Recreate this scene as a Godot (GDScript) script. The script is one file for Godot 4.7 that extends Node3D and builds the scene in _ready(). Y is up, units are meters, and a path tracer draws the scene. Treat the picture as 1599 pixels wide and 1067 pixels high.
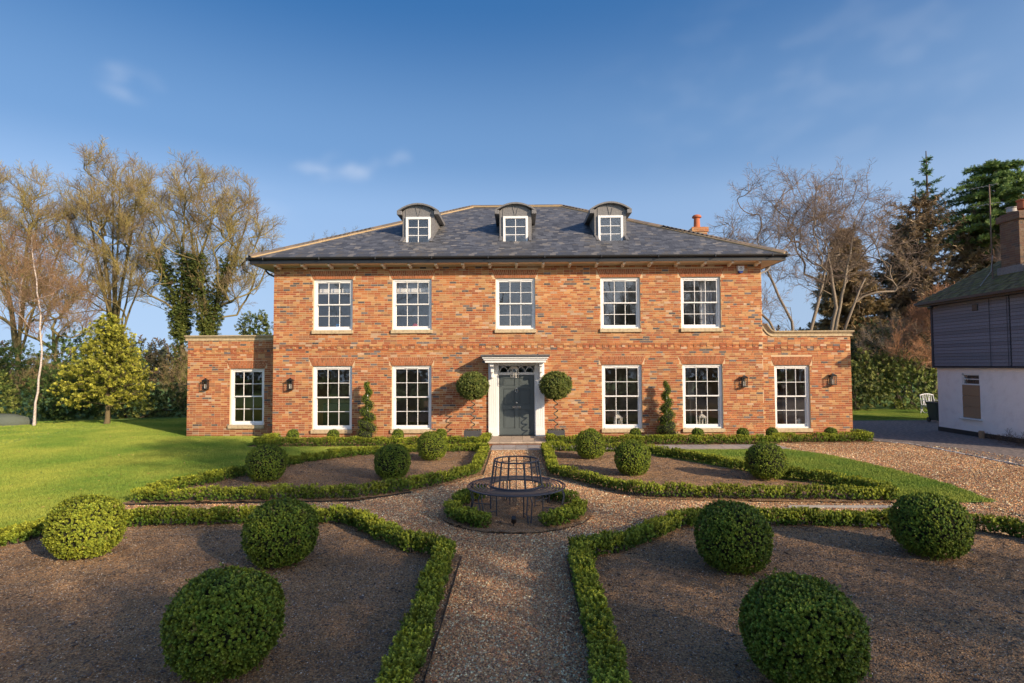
extends Node3D

const CAM := Vector3(0.08, 2.55, 20.0)
var rng := RandomNumberGenerator.new()
var mats := {}
var taken := {}
var tex := {}
var sprig_mesh: ArrayMesh
var bayleaf_mesh: ArrayMesh
var leaf_mesh: ArrayMesh
var needle_mesh: ArrayMesh
var droop_mesh: ArrayMesh
var twig_mesh: ArrayMesh
var birch_twig_mesh: ArrayMesh
var tuft_mesh: ArrayMesh
var pebble_mesh: ArrayMesh
var chip_mesh: ArrayMesh
var unit_brick: ArrayMesh
var house: Node3D


# ---------------------------------------------------------------- mesh builder
class MB:
	var v := PackedVector3Array()
	var n := PackedVector3Array()
	var uv := PackedVector2Array()
	var c := PackedColorArray()
	var ix := PackedInt32Array()
	var col := Color.WHITE

	func vert(p: Vector3, nn: Vector3) -> int:
		v.append(p); n.append(nn); uv.append(Vector2(p.x + p.z, p.y)); c.append(col)
		return v.size() - 1

	# corners counter-clockwise as seen from outside
	func quad(a: Vector3, b: Vector3, d: Vector3, e: Vector3) -> void:
		var nn := (b - a).cross(d - a)
		if nn.length_squared() < 1e-14:
			nn = (d - a).cross(e - a)
		nn = nn.normalized()
		var i := vert(a, nn)
		vert(b, nn); vert(d, nn); vert(e, nn)
		ix.append_array([i, i + 2, i + 1, i, i + 3, i + 2])

	func tri(a: Vector3, b: Vector3, d: Vector3) -> void:
		var nn := (b - a).cross(d - a).normalized()
		var i := vert(a, nn)
		vert(b, nn); vert(d, nn)
		ix.append_array([i, i + 2, i + 1])

	func box(ctr: Vector3, size: Vector3, bs := Basis.IDENTITY, back := true) -> void:
		var h := size * 0.5
		var p: Array[Vector3] = []
		for k in 8:
			p.append(ctr + bs * Vector3(h.x if k & 1 else -h.x, h.y if k & 2 else -h.y, h.z if k & 4 else -h.z))
		quad(p[4], p[5], p[7], p[6])
		if back:
			quad(p[1], p[0], p[2], p[3])
		quad(p[5], p[1], p[3], p[7])
		quad(p[0], p[4], p[6], p[2])
		quad(p[6], p[7], p[3], p[2])
		quad(p[0], p[1], p[5], p[4])

	# box from corner to corner
	func span(a: Vector3, b: Vector3) -> void:
		box((a + b) * 0.5, (b - a).abs())

	# chamfered box
	func cbox(ctr: Vector3, size: Vector3, bev: float, bs := Basis.IDENTITY) -> void:
		var h := size * 0.5
		var b := minf(bev, minf(h.x, minf(h.y, h.z)) * 0.9)
		var ax := [Vector3(1, 0, 0), Vector3(0, 1, 0), Vector3(0, 0, 1)]
		var hh := [h.x, h.y, h.z]
		for a in 3:
			var u: int = (a + 1) % 3
			var w: int = (a + 2) % 3
			for s in [-1.0, 1.0]:
				var o: Vector3 = ax[a] * hh[a] * s
				var du: Vector3 = ax[u] * (hh[u] - b)
				var dw: Vector3 = ax[w] * (hh[w] - b)
				if s > 0:
					quad(ctr + bs * (o - du - dw), ctr + bs * (o + du - dw), ctr + bs * (o + du + dw), ctr + bs * (o - du + dw))
				else:
					quad(ctr + bs * (o - du + dw), ctr + bs * (o + du + dw), ctr + bs * (o + du - dw), ctr + bs * (o - du - dw))
			# edges along axis a
			for su in [-1.0, 1.0]:
				for sw in [-1.0, 1.0]:
					var e1: Vector3 = ax[u] * hh[u] * su + ax[w] * (hh[w] - b) * sw
					var e2: Vector3 = ax[u] * (hh[u] - b) * su + ax[w] * hh[w] * sw
					var l: Vector3 = ax[a] * (hh[a] - b)
					if su * sw > 0:
						quad(ctr + bs * (e1 - l), ctr + bs * (e2 - l), ctr + bs * (e2 + l), ctr + bs * (e1 + l))
					else:
						quad(ctr + bs * (e1 + l), ctr + bs * (e2 + l), ctr + bs * (e2 - l), ctr + bs * (e1 - l))
		for sx in [-1.0, 1.0]:
			for sy in [-1.0, 1.0]:
				for sz in [-1.0, 1.0]:
					var q1 := Vector3(h.x * sx, (h.y - b) * sy, (h.z - b) * sz)
					var q2 := Vector3((h.x - b) * sx, h.y * sy, (h.z - b) * sz)
					var q3 := Vector3((h.x - b) * sx, (h.y - b) * sy, h.z * sz)
					if sx * sy * sz > 0:
						tri(ctr + bs * q1, ctr + bs * q2, ctr + bs * q3)
					else:
						tri(ctr + bs * q1, ctr + bs * q3, ctr + bs * q2)

	func tube(pts: PackedVector3Array, rad: PackedFloat32Array, sides: int, caps := false) -> void:
		var m := pts.size()
		if m < 2:
			return
		var t0 := (pts[1] - pts[0]).normalized()
		var side := t0.cross(Vector3.UP)
		if side.length_squared() < 0.01:
			side = t0.cross(Vector3.RIGHT)
		side = side.normalized()
		var base := v.size()
		for i in m:
			var t := (pts[mini(i + 1, m - 1)] - pts[maxi(i - 1, 0)]).normalized()
			side = (side - t * side.dot(t)).normalized()
			var up := t.cross(side)
			for k in sides:
				var a := TAU * k / sides
				var d := side * cos(a) + up * sin(a)
				vert(pts[i] + d * rad[i], d)
		for i in m - 1:
			for k in sides:
				var a := base + i * sides + k
				var b := base + i * sides + (k + 1) % sides
				ix.append_array([a, a + sides, b, b, a + sides, b + sides])
		if caps:
			for e in [0, m - 1]:
				var t := (pts[1] - pts[0]).normalized() * -1.0 if e == 0 else (pts[m - 1] - pts[m - 2]).normalized()
				var ci := vert(pts[e], t)
				var r0 := v.size()
				for k in sides:
					vert(v[base + e * sides + k], t)
				for k in sides:
					if e == 0:
						ix.append_array([ci, r0 + k, r0 + (k + 1) % sides])
					else:
						ix.append_array([ci, r0 + (k + 1) % sides, r0 + k])

	func bar(a: Vector3, b: Vector3, r: float, sides := 6, caps := true) -> void:
		tube(PackedVector3Array([a, b]), PackedFloat32Array([r, r]), sides, caps)

	# profile of (radius, height) turned about a vertical axis
	func lathe(o: Vector3, prof: Array, sides: int, smooth := true, turn := 0.0) -> void:
		for j in prof.size() - 1:
			var p: Vector2 = prof[j]
			var q: Vector2 = prof[j + 1]
			var sl := Vector2(q.y - p.y, p.x - q.x).normalized()
			for k in sides:
				var a := TAU * k / sides + turn
				var b := TAU * (k + 1) / sides + turn
				var A := Vector3(cos(a), 0, sin(a))
				var B := Vector3(cos(b), 0, sin(b))
				if smooth:
					var i := vert(o + A * p.x + Vector3.UP * p.y, (A * sl.x + Vector3.UP * sl.y))
					vert(o + A * q.x + Vector3.UP * q.y, (A * sl.x + Vector3.UP * sl.y))
					vert(o + B * q.x + Vector3.UP * q.y, (B * sl.x + Vector3.UP * sl.y))
					vert(o + B * p.x + Vector3.UP * p.y, (B * sl.x + Vector3.UP * sl.y))
					ix.append_array([i, i + 2, i + 1, i, i + 3, i + 2])
				else:
					quad(o + A * p.x + Vector3.UP * p.y, o + A * q.x + Vector3.UP * q.y, o + B * q.x + Vector3.UP * q.y, o + B * p.x + Vector3.UP * p.y)

	func blob(ctr: Vector3, r: Vector3, seg := 10, rings := 7, pw := 1.0) -> void:
		var base := v.size()
		for i in rings + 1:
			var th := PI * i / rings
			for k in seg:
				var ph := TAU * k / seg
				var d := Vector3(sin(th) * cos(ph), cos(th), sin(th) * sin(ph))
				var e := Vector3(signf(d.x) * pow(absf(d.x), pw), signf(d.y) * pow(absf(d.y), pw), signf(d.z) * pow(absf(d.z), pw))
				vert(ctr + e * r, d)
		for i in rings:
			for k in seg:
				var a := base + i * seg + k
				var b := base + i * seg + (k + 1) % seg
				ix.append_array([a, a + seg, b, b, a + seg, b + seg])

	# flat polygon (x, z) at a height, facing up
	func sheet(poly: PackedVector2Array, y: float) -> void:
		var t := Geometry2D.triangulate_polygon(poly)
		for k in range(0, t.size(), 3):
			var a := poly[t[k]]
			var b := poly[t[k + 1]]
			var d := poly[t[k + 2]]
			var A := Vector3(a.x, y, a.y)
			var B := Vector3(b.x, y, b.y)
			var D := Vector3(d.x, y, d.y)
			if (B - A).cross(D - A).y > 0:
				tri(A, B, D)
			else:
				tri(A, D, B)

	func done() -> ArrayMesh:
		var m := ArrayMesh.new()
		if v.is_empty():
			return m
		var a := []
		a.resize(Mesh.ARRAY_MAX)
		a[Mesh.ARRAY_VERTEX] = v
		a[Mesh.ARRAY_NORMAL] = n
		a[Mesh.ARRAY_TEX_UV] = uv
		a[Mesh.ARRAY_COLOR] = c
		a[Mesh.ARRAY_INDEX] = ix
		m.add_surface_from_arrays(Mesh.PRIMITIVE_TRIANGLES, a)
		return m


# ---------------------------------------------------------------- scene helpers
func numbered(nm: String) -> String:
	if not taken.has(nm):
		taken[nm] = 0
		return nm
	taken[nm] += 1
	return "%s_%03d" % [nm, taken[nm]]


func tag(o: Node, label: String, category: String, group := "") -> void:
	o.set_meta("label", label)
	o.set_meta("category", category)
	if group:
		o.set_meta("group", group)


func thing(nm: String, label: String, category: String, at := Vector3.ZERO, turn := 0.0, group := "") -> Node3D:
	var o := Node3D.new()
	o.name = numbered(nm)
	add_child(o, true)
	o.position = at
	o.rotation.y = turn
	tag(o, label, category, group)
	return o


func copy_of(src: Node3D, label: String, at: Vector3, turn := 0.0) -> Node3D:
	var base_name := String(src.name)
	var o: Node3D = src.duplicate()
	o.name = numbered(base_name)
	add_child(o, true)
	o.position = at
	o.rotation.y = turn
	o.set_meta("label", label)
	return o


func part(nm: String, mb: MB, mat: Material, parent: Node, at := Vector3.ZERO) -> MeshInstance3D:
	return put(nm, mb.done(), mat, parent, Transform3D(Basis.IDENTITY, at))


func put(nm: String, mesh: Mesh, mat: Material, parent: Node, t := Transform3D.IDENTITY) -> MeshInstance3D:
	var o := MeshInstance3D.new()
	o.name = numbered(nm) if parent == self else nm
	o.mesh = mesh
	o.material_override = mat
	o.transform = t
	parent.add_child(o, true)
	return o


func ground(nm: String, mb: MB, mat: Material) -> MeshInstance3D:
	var o := part(nm, mb, mat, self)
	o.set_meta("kind", "structure")
	return o


func scatter(nm: String, mesh: Mesh, mat: Material, xf: Array[Transform3D], cols: PackedColorArray, parent: Node, kind := "stuff") -> void:
	if xf.is_empty():
		return
	var m := MultiMesh.new()
	m.transform_format = MultiMesh.TRANSFORM_3D
	m.use_colors = true
	m.mesh = mesh
	m.instance_count = xf.size()
	for i in xf.size():
		m.set_instance_transform(i, xf[i])
		m.set_instance_color(i, cols[i])
	var o := MultiMeshInstance3D.new()
	o.name = nm
	o.multimesh = m
	o.material_override = mat
	if kind:
		o.set_meta("kind", kind)
	parent.add_child(o, true)


func lin(r: float, g: float, b: float) -> Color:
	return Color(r, g, b)


func mat(key: String, c := Color.WHITE, rough := 0.8, metal := 0.0) -> StandardMaterial3D:
	if mats.has(key):
		return mats[key]
	var m := StandardMaterial3D.new()
	m.resource_name = key
	m.albedo_color = c.linear_to_srgb()
	m.roughness = rough
	m.metallic = metal
	mats[key] = m
	return m


func tri_tex(m: StandardMaterial3D, t: Texture2D, scale: float, bump: Texture2D = null, depth := 0.0) -> void:
	m.albedo_texture = t
	m.uv1_triplanar = true
	m.uv1_world_triplanar = true
	m.uv1_scale = Vector3.ONE * scale
	if bump:
		m.heightmap_enabled = true
		m.heightmap_texture = bump
		m.heightmap_scale = depth


func noise(key: String, type: int, freq: float, octaves: int, ramp: Array, size := 512, cell := -1, seed_ := 3) -> NoiseTexture2D:
	if tex.has(key):
		return tex[key]
	var f := FastNoiseLite.new()
	f.seed = seed_
	f.noise_type = type
	f.frequency = freq
	f.fractal_type = FastNoiseLite.FRACTAL_FBM if octaves > 1 else FastNoiseLite.FRACTAL_NONE
	f.fractal_octaves = octaves
	if cell >= 0:
		f.cellular_return_type = cell
		f.cellular_jitter = 0.9
	var t := NoiseTexture2D.new()
	t.width = size
	t.height = size
	t.seamless = true
	t.noise = f
	if ramp.size():
		var g := Gradient.new()
		var offs := PackedFloat32Array()
		var cols := PackedColorArray()
		for r in ramp:
			offs.append(r[0])
			cols.append((r[1] as Color).linear_to_srgb())
		g.offsets = offs
		g.colors = cols
		t.color_ramp = g
	tex[key] = t
	return t


func r(a: float, b: float) -> float:
	return rng.randf_range(a, b)


func vcol(m: StandardMaterial3D) -> StandardMaterial3D:
	m.vertex_color_use_as_albedo = true
	return m


func basis_up(up: Vector3, spin: float, s: Vector3) -> Basis:
	var u := up.normalized()
	var x := u.cross(Vector3(0.3, 0.1, 0.95))
	if x.length_squared() < 0.01:
		x = u.cross(Vector3(1, 0, 0))
	x = x.normalized().rotated(u, spin)
	return Basis(x * s.x, u * s.y, x.cross(u) * s.z)


func rand_dir() -> Vector3:
	var z := r(-1, 1)
	var a := r(0, TAU)
	var q := sqrt(1 - z * z)
	return Vector3(q * cos(a), z, q * sin(a))


func shade(c: Color, k: float) -> Color:
	return Color(c.r * k, c.g * k, c.b * k)


# ---------------------------------------------------------------- small shared meshes
func leaf(mb: MB, p: Vector3, d: Vector3, side: Vector3, L: float, w: float) -> void:
	# a leaf folded along its midrib
	var up := side.cross(d).normalized()
	var tip := p + d * L - up * L * 0.12
	var m := p + d * L * 0.5
	var nn := up
	var a := mb.vert(p, nn)
	var b := mb.vert(m + side * w * 0.5 + up * w * 0.18, (nn - side * 0.4).normalized())
	var t := mb.vert(tip, nn)
	var e := mb.vert(m - side * w * 0.5 + up * w * 0.18, (nn + side * 0.4).normalized())
	mb.ix.append_array([a, t, b, a, e, t])


func make_sprig(count: int, length: float, ll: float, lw: float, spread: float) -> ArrayMesh:
	var mb := MB.new()
	for k in count:
		var t := float(k) / count
		var a := k * 2.4
		var out := Vector3(cos(a), 0, sin(a))
		var d := (out * (spread + 0.3 * (1 - t)) + Vector3.UP * (0.35 + 0.9 * t)).normalized()
		var side := d.cross(Vector3.UP.lerp(out, 0.2)).normalized()
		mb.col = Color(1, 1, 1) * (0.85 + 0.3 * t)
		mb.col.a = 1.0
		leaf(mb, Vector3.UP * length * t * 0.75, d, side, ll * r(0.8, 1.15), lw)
	return mb.done()


func make_twig(length: float, kids: int, rad: float, droop: float) -> ArrayMesh:
	var mb := MB.new()
	var pts := PackedVector3Array()
	var rr := PackedFloat32Array()
	var p := Vector3.ZERO
	var d := Vector3.UP
	for k in 5:
		pts.append(p)
		rr.append(rad * (1.0 - 0.17 * k))
		p += d * length / 4
		d = (d + Vector3(r(-0.12, 0.12), -droop * 0.25, r(-0.12, 0.12))).normalized()
	mb.tube(pts, rr, 3)
	for k in kids:
		var t := 0.15 + 0.85 * k / kids
		var i := int(t * 3.99)
		var q := pts[i].lerp(pts[i + 1], t * 4 - i) if i < 4 else pts[4]
		var a := k * 2.4 + r(-0.4, 0.4)
		var e := (Vector3(cos(a), 0, sin(a)) * 0.8 + Vector3.UP * r(0.7, 1.5)).normalized()
		var L := length * r(0.3, 0.6) * (1.1 - 0.5 * t)
		var m := q + e * L * 0.5
		var e2 := (e + Vector3(r(-0.3, 0.3), 0.3 - droop, r(-0.3, 0.3))).normalized()
		mb.tube(PackedVector3Array([q, m, m + e2 * L * 0.5]), PackedFloat32Array([rad * 0.7, rad * 0.55, rad * 0.35]), 3)
		for j in 2:
			var f := (e + rand_dir() * 0.8 + Vector3.UP * (0.35 - droop)).normalized()
			var s := q + e * L * (0.25 + 0.3 * j)
			mb.tube(PackedVector3Array([s, s + f * L * 0.55]), PackedFloat32Array([rad * 0.5, rad * 0.3]), 3)
	return mb.done()


func make_needles(length: float, width: float, droop: float) -> ArrayMesh:
	# a flat conifer spray that lies along +y and hangs a little towards -z
	var mb := MB.new()
	var pts := PackedVector3Array()
	for k in 5:
		var t := k / 4.0
		pts.append(Vector3(0, length * t, -droop * t * t))
	mb.tube(pts, PackedFloat32Array([0.012, 0.010, 0.008, 0.006, 0.004]), 3)
	for k in 17:
		var t := 0.06 + 0.94 * k / 17.0
		var s := -1.0 if k % 2 else 1.0
		var p := Vector3(0, length * t, -droop * t * t)
		var L := width * (1.15 - 0.75 * t) * r(0.75, 1.2)
		var d := Vector3(s * 0.85, 0.55, r(-0.35, 0.1)).normalized()
		leaf(mb, p, d, Vector3(-s * 0.4, 0.8, r(-0.3, 0.3)).normalized(), L, width * 0.28)
		leaf(mb, p + Vector3(0, 0.02, 0), (d + Vector3(0, 0.2, -0.9)).normalized(), Vector3(0.2, 0.9, 0.2).normalized(), L * 0.7, width * 0.2)
	return mb.done()


func make_tuft() -> ArrayMesh:
	var mb := MB.new()
	for k in 11:
		var a := k * 2.4
		var q := Vector3(cos(a), 0, sin(a)) * sqrt(k / 11.0) * 0.04
		var lean := Vector3(r(-0.4, 0.4), 1, r(-0.4, 0.4)).normalized()
		var h := r(0.018, 0.042)
		var w := Vector3(cos(a + 1.2), 0, sin(a + 1.2)) * 0.0035
		mb.tri(q - w, q + w, q + lean * h)
	return mb.done()


func make_pebble(flat_: float, jit: float) -> ArrayMesh:
	var mb := MB.new()
	var p: Array[Vector3] = []
	for d in [Vector3(1, 0, 0), Vector3(-1, 0, 0), Vector3(0, 1, 0), Vector3(0, -1, 0), Vector3(0, 0, 1), Vector3(0, 0, -1)]:
		p.append((d + rand_dir() * jit) * Vector3(1, flat_, 0.8))
	for f in [[0, 2, 4], [4, 2, 1], [1, 2, 5], [5, 2, 0], [0, 4, 3], [4, 1, 3], [1, 5, 3], [5, 0, 3]]:
		var a: Vector3 = p[f[0]]
		var b: Vector3 = p[f[1]]
		var d: Vector3 = p[f[2]]
		if (b - a).cross(d - a).dot(a + b + d) < 0:
			mb.tri(a, d, b)
		else:
			mb.tri(a, b, d)
	return mb.done()


func make_shared() -> void:
	sprig_mesh = make_sprig(12, 0.042, 0.021, 0.017, 1.0)
	bayleaf_mesh = make_sprig(7, 0.07, 0.062, 0.026, 0.8)
	leaf_mesh = make_sprig(11, 0.20, 0.105, 0.06, 0.9)
	needle_mesh = make_needles(0.9, 0.3, 0.10)
	droop_mesh = make_needles(0.9, 0.34, 0.42)
	twig_mesh = make_twig(1.0, 8, 0.0110, 0.0)
	birch_twig_mesh = make_twig(1.2, 6, 0.0105, 0.36)
	tuft_mesh = make_tuft()
	pebble_mesh = make_pebble(0.6, 0.35)
	chip_mesh = make_pebble(0.35, 0.5)
	var b := MB.new()
	b.box(Vector3(0, 0, -0.5), Vector3.ONE, Basis.IDENTITY, false)
	unit_brick = b.done()


# ---------------------------------------------------------------- materials
func make_materials() -> void:
	var mottle := noise("mottle", FastNoiseLite.TYPE_SIMPLEX, 0.012, 5, [[0.0, lin(0.62, 0.62, 0.62)], [0.45, lin(0.86, 0.86, 0.86)], [1.0, lin(1.0, 1.0, 1.0)]])
	var grain := noise("grain", FastNoiseLite.TYPE_SIMPLEX, 0.09, 3, [[0.0, lin(0.6, 0.6, 0.6)], [0.5, lin(0.88, 0.88, 0.88)], [1.0, lin(1.0, 1.0, 1.0)]])
	var relief := noise("relief", FastNoiseLite.TYPE_SIMPLEX, 0.05, 4, [])
	tri_tex(mat("mortar", lin(0.73, 0.53, 0.32), 0.95), grain, 2.0, relief, 0.3)
	tri_tex(vcol(mat("brick", Color.WHITE, 0.88)), grain, 2.7, relief, 0.25)
	tri_tex(vcol(mat("slate", Color.WHITE, 0.5)), grain, 1.6, relief, 0.3)
	tri_tex(mat("stone", lin(0.60, 0.47, 0.29), 0.85), mottle, 0.9, relief, 0.12)
	tri_tex(vcol(mat("flag", Color.WHITE, 0.85)), mottle, 1.1, relief, 0.2)
	tri_tex(mat("lead", lin(0.205, 0.20, 0.20), 0.55), mottle, 1.6, relief, 0.15)
	tri_tex(mat("lead_dark", lin(0.11, 0.11, 0.115), 0.55), mottle, 1.1)
	mat("white_paint", lin(0.80, 0.80, 0.79), 0.35)
	mat("cream_paint", lin(0.80, 0.64, 0.47), 0.6)
	mat("black_plastic", lin(0.018, 0.018, 0.02), 0.4)
	mat("grey_plastic", lin(0.30, 0.30, 0.31), 0.5)
	mat("door_paint", lin(0.085, 0.105, 0.110), 0.3)
	mat("chrome", lin(0.6, 0.6, 0.6), 0.2, 1.0)
	mat("iron", lin(0.055, 0.062, 0.080), 0.42)
	mat("iron_worn", lin(0.20, 0.15, 0.12), 0.55)
	mat("black_metal", lin(0.018, 0.019, 0.021), 0.4)
	mat("candle", lin(0.75, 0.70, 0.6), 0.6)
	tri_tex(mat("plaster", lin(0.60, 0.58, 0.56), 0.9), mottle, 0.5)
	mat("room_floor", lin(0.22, 0.17, 0.12), 0.5)
	mat("terracotta", lin(0.48, 0.14, 0.06), 0.8)
	var g := mat("glass", lin(0.9, 0.95, 0.95), 0.0)
	g.transparency = BaseMaterial3D.TRANSPARENCY_ALPHA
	g.albedo_color = Color(0.12, 0.13, 0.13, 0.01)
	g.metallic_specular = 0.5
	tri_tex(vcol(mat("leaf", Color.WHITE, 0.5)), mottle, 0.7)
	mats.leaf.backlight = Color(0.55, 0.6, 0.2)
	mats.leaf.metallic_specular = 0.35
	vcol(mat("twig", Color.WHITE, 0.85))
	vcol(mat("bark", Color.WHITE, 0.9))
	tri_tex(mats.bark, mottle, 2.2, relief, 1.2)
	tri_tex(vcol(mat("birch_bark", Color.WHITE, 0.8)), noise("birch", FastNoiseLite.TYPE_SIMPLEX, 0.03, 4, [[0.0, lin(0.12, 0.10, 0.09)], [0.35, lin(0.5, 0.45, 0.42)], [0.5, lin(0.95, 0.92, 0.9)], [1.0, lin(1.0, 1.0, 1.0)]]), 1.3)
	mat("added_core", lin(0.018, 0.022, 0.008), 1.0)  # near-black, for the cores added inside the topiary to block light
	tri_tex(vcol(mat("pebble", Color.WHITE, 0.75)), grain, 12.0)
	# grass, soil, gravel, tarmac
	var lawn := noise("lawn", FastNoiseLite.TYPE_SIMPLEX, 0.02, 6, [[0.0, lin(0.057, 0.127, 0.023)], [0.4, lin(0.120, 0.231, 0.042)], [0.7, lin(0.176, 0.290, 0.056)], [1.0, lin(0.256, 0.341, 0.086)]], 1024)
	tri_tex(mat("lawn", Color.WHITE, 0.95), lawn, 0.35, relief, 1.5)
	var soil := noise("soil", FastNoiseLite.TYPE_SIMPLEX, 0.045, 6, [[0.0, lin(0.169, 0.093, 0.044)], [0.4, lin(0.329, 0.186, 0.089)], [0.6, lin(0.428, 0.248, 0.119)], [0.78, lin(0.578, 0.341, 0.162)], [1.0, lin(0.917, 0.574, 0.284)]], 1024)
	tri_tex(vcol(mat("soil", Color.WHITE, 1.0)), soil, 0.55, noise("soil_relief", FastNoiseLite.TYPE_SIMPLEX, 0.06, 5, [], 1024), 2.2)
	var stones := [[0.0, lin(0.161, 0.092, 0.045)], [0.2, lin(0.366, 0.203, 0.089)], [0.4, lin(0.618, 0.365, 0.164)], [0.55, lin(0.778, 0.446, 0.194)], [0.7, lin(0.458, 0.284, 0.149)], [0.82, lin(0.961, 0.607, 0.267)], [0.93, lin(1.000, 0.931, 0.535)], [1.0, lin(0.686, 0.446, 0.223)]]
	var grav := noise("gravel", FastNoiseLite.TYPE_CELLULAR, 0.09, 1, stones, 1024, FastNoiseLite.RETURN_CELL_VALUE, 11)
	var grel := noise("gravel_relief", FastNoiseLite.TYPE_CELLULAR, 0.09, 1, [], 1024, FastNoiseLite.RETURN_DISTANCE, 11)
	tri_tex(mat("gravel", Color.WHITE, 0.9), grav, 0.7, grel, -1.0)
	tri_tex(mat("forecourt", lin(1.0, 0.90, 0.70), 0.9), grav, 0.42, grel, -1.6)
	var tar := noise("tarmac", FastNoiseLite.TYPE_SIMPLEX, 0.03, 6, [[0.0, lin(0.090, 0.076, 0.072)], [0.5, lin(0.207, 0.170, 0.152)], [1.0, lin(0.342, 0.272, 0.224)]], 512)
	tri_tex(mat("tarmac", Color.WHITE, 0.85), tar, 0.4, relief, 0.6)
	tri_tex(mat("render", lin(0.93, 0.895, 0.87), 0.9), noise("render_stain", FastNoiseLite.TYPE_SIMPLEX, 0.012, 5, [[0.0, lin(0.89, 0.88, 0.88)], [0.4, lin(0.97, 0.97, 0.97)], [1.0, lin(1.0, 1.0, 1.0)]]), 0.3, relief, 0.4)
	tri_tex(vcol(mat("weatherboard", Color.WHITE, 0.7)), noise("wood", FastNoiseLite.TYPE_SIMPLEX, 0.03, 4, [[0.0, lin(0.7, 0.7, 0.7)], [1.0, lin(1, 1, 1)]]), 0.8)
	tri_tex(mat("plywood", lin(0.40, 0.26, 0.15), 0.85), grain, 0.8, relief, 0.3)
	tri_tex(vcol(mat("mossy_tile", Color.WHITE, 0.95)), noise("moss", FastNoiseLite.TYPE_SIMPLEX, 0.02, 5, [[0.0, lin(0.5, 0.45, 0.4)], [0.45, lin(0.75, 0.75, 0.6)], [0.6, lin(1.0, 1.02, 0.55)], [1.0, lin(0.95, 1.0, 0.5)]]), 0.5)


# ---------------------------------------------------------------- brick walls
const ORANGE := Color(0.525, 0.195, 0.068)
const RED := Color(0.405, 0.115, 0.048)
const BUFF := Color(0.600, 0.325, 0.135)
const PALE := Color(0.600, 0.410, 0.270)
const BROWN := Color(0.345, 0.150, 0.075)
const DARK := Color(0.140, 0.115, 0.110)

var brick_list := []


func brick_tone(y: float) -> Color:
	var t := rng.randf()
	var warm := clampf(y / 6.0, 0, 1)
	var c := ORANGE
	if t < 0.055:
		return shade(DARK, r(0.7, 1.5))
	elif t < 0.10:
		c = PALE
	elif t < 0.25 + 0.12 * warm:
		c = BUFF
	elif t < 0.63 - 0.12 * warm:
		c = RED
	elif t < 0.74 - 0.14 * warm:
		c = BROWN
	c = c.lerp(ORANGE, r(0.0, 0.3))
	return shade(c, r(0.83, 1.13))


# bricks of a wall that starts at o and runs along u, facing out of n; holes are Rect2 in (u, y)
func lay_bricks(o: Vector3, u: Vector3, n: Vector3, length: float, y0: float, y1: float, holes: Array, front := true) -> void:
	var bs := Basis(u, Vector3.UP, n)
	var rows := int(round((y1 - y0) / 0.075))
	var weather := FastNoiseLite.new()
	weather.seed = 14
	weather.frequency = 0.45
	weather.fractal_octaves = 4
	for k in rows:
		var y := y0 + k * 0.075
		var x := -r(0.0, 0.01) - (0.1125 if k % 2 else 0.0)
		var flem := rng.randf() < 0.3
		var j := 0
		while x < length:
			var w := 0.215
			if (flem and j % 2 == 1) or rng.randf() < 0.06:
				w = 0.1025
			j += 1
			var spans := [[maxf(x, 0.0), minf(x + w, length)]]
			x += w + 0.013
			for h in holes:
				var q: Rect2 = h
				if y + 0.06 > q.position.y and y + 0.01 < q.end.y:
					var cut := []
					for s in spans:
						if s[1] <= q.position.x or s[0] >= q.end.x:
							cut.append(s)
						else:
							if s[0] < q.position.x - 0.02:
								cut.append([s[0], q.position.x - 0.003])
							if s[1] > q.end.x + 0.02:
								cut.append([q.end.x + 0.003, s[1]])
					spans = cut
			for s in spans:
				if s[1] - s[0] < 0.03:
					continue
				var c: float = (s[0] + s[1]) * 0.5
				var at: Vector3 = o + u * c + Vector3.UP * (y + 0.0325)
				var tone := brick_tone(y)
				var wx := 1.0 + 0.13 * weather.get_noise_3dv(at)
				if y < 0.42:
					tone = tone.lerp(Color(0.30, 0.19, 0.11), 0.35 * (1.0 - y / 0.42) * r(0.3, 1.0))
				for h in holes:
					var q: Rect2 = h
					if q.size.y > 0.5 and y < q.position.y - 0.1 and y > q.position.y - 0.9 and (absf(c - q.position.x) < 0.16 or absf(c - q.end.x) < 0.16):
						wx *= lerpf(0.80, 1.0, (q.position.y - y) / 0.9)
				var b := Basis(bs.x * (s[1] - s[0]), bs.y * 0.0615, bs.z * 0.05)
				brick_list.append([Transform3D(b, at + n * r(-0.0015, 0.0025)), shade(tone, wx), front])


func wall_slab(mb: MB, x0: float, x1: float, y0: float, y1: float, z0: float, z1: float, holes: Array) -> void:
	# solid wall between z0 (back) and z1 (front) with rectangular openings
	var xs := [x0, x1]
	for h in holes:
		xs.append(h.position.x)
		xs.append(h.end.x)
	xs.sort()
	for k in xs.size() - 1:
		var a: float = xs[k]
		var b: float = xs[k + 1]
		if b - a < 0.001:
			continue
		var ys := []
		for h in holes:
			if h.position.x < b - 0.001 and h.end.x > a + 0.001:
				ys.append([h.position.y, h.end.y])
		ys.sort_custom(func(p, q): return p[0] < q[0])
		var y := y0
		for s in ys:
			if s[0] > y:
				mb.span(Vector3(a, y, z0), Vector3(b, s[0], z1))
			y = s[1]
		if y < y1:
			mb.span(Vector3(a, y, z0), Vector3(b, y1, z1))


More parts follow.
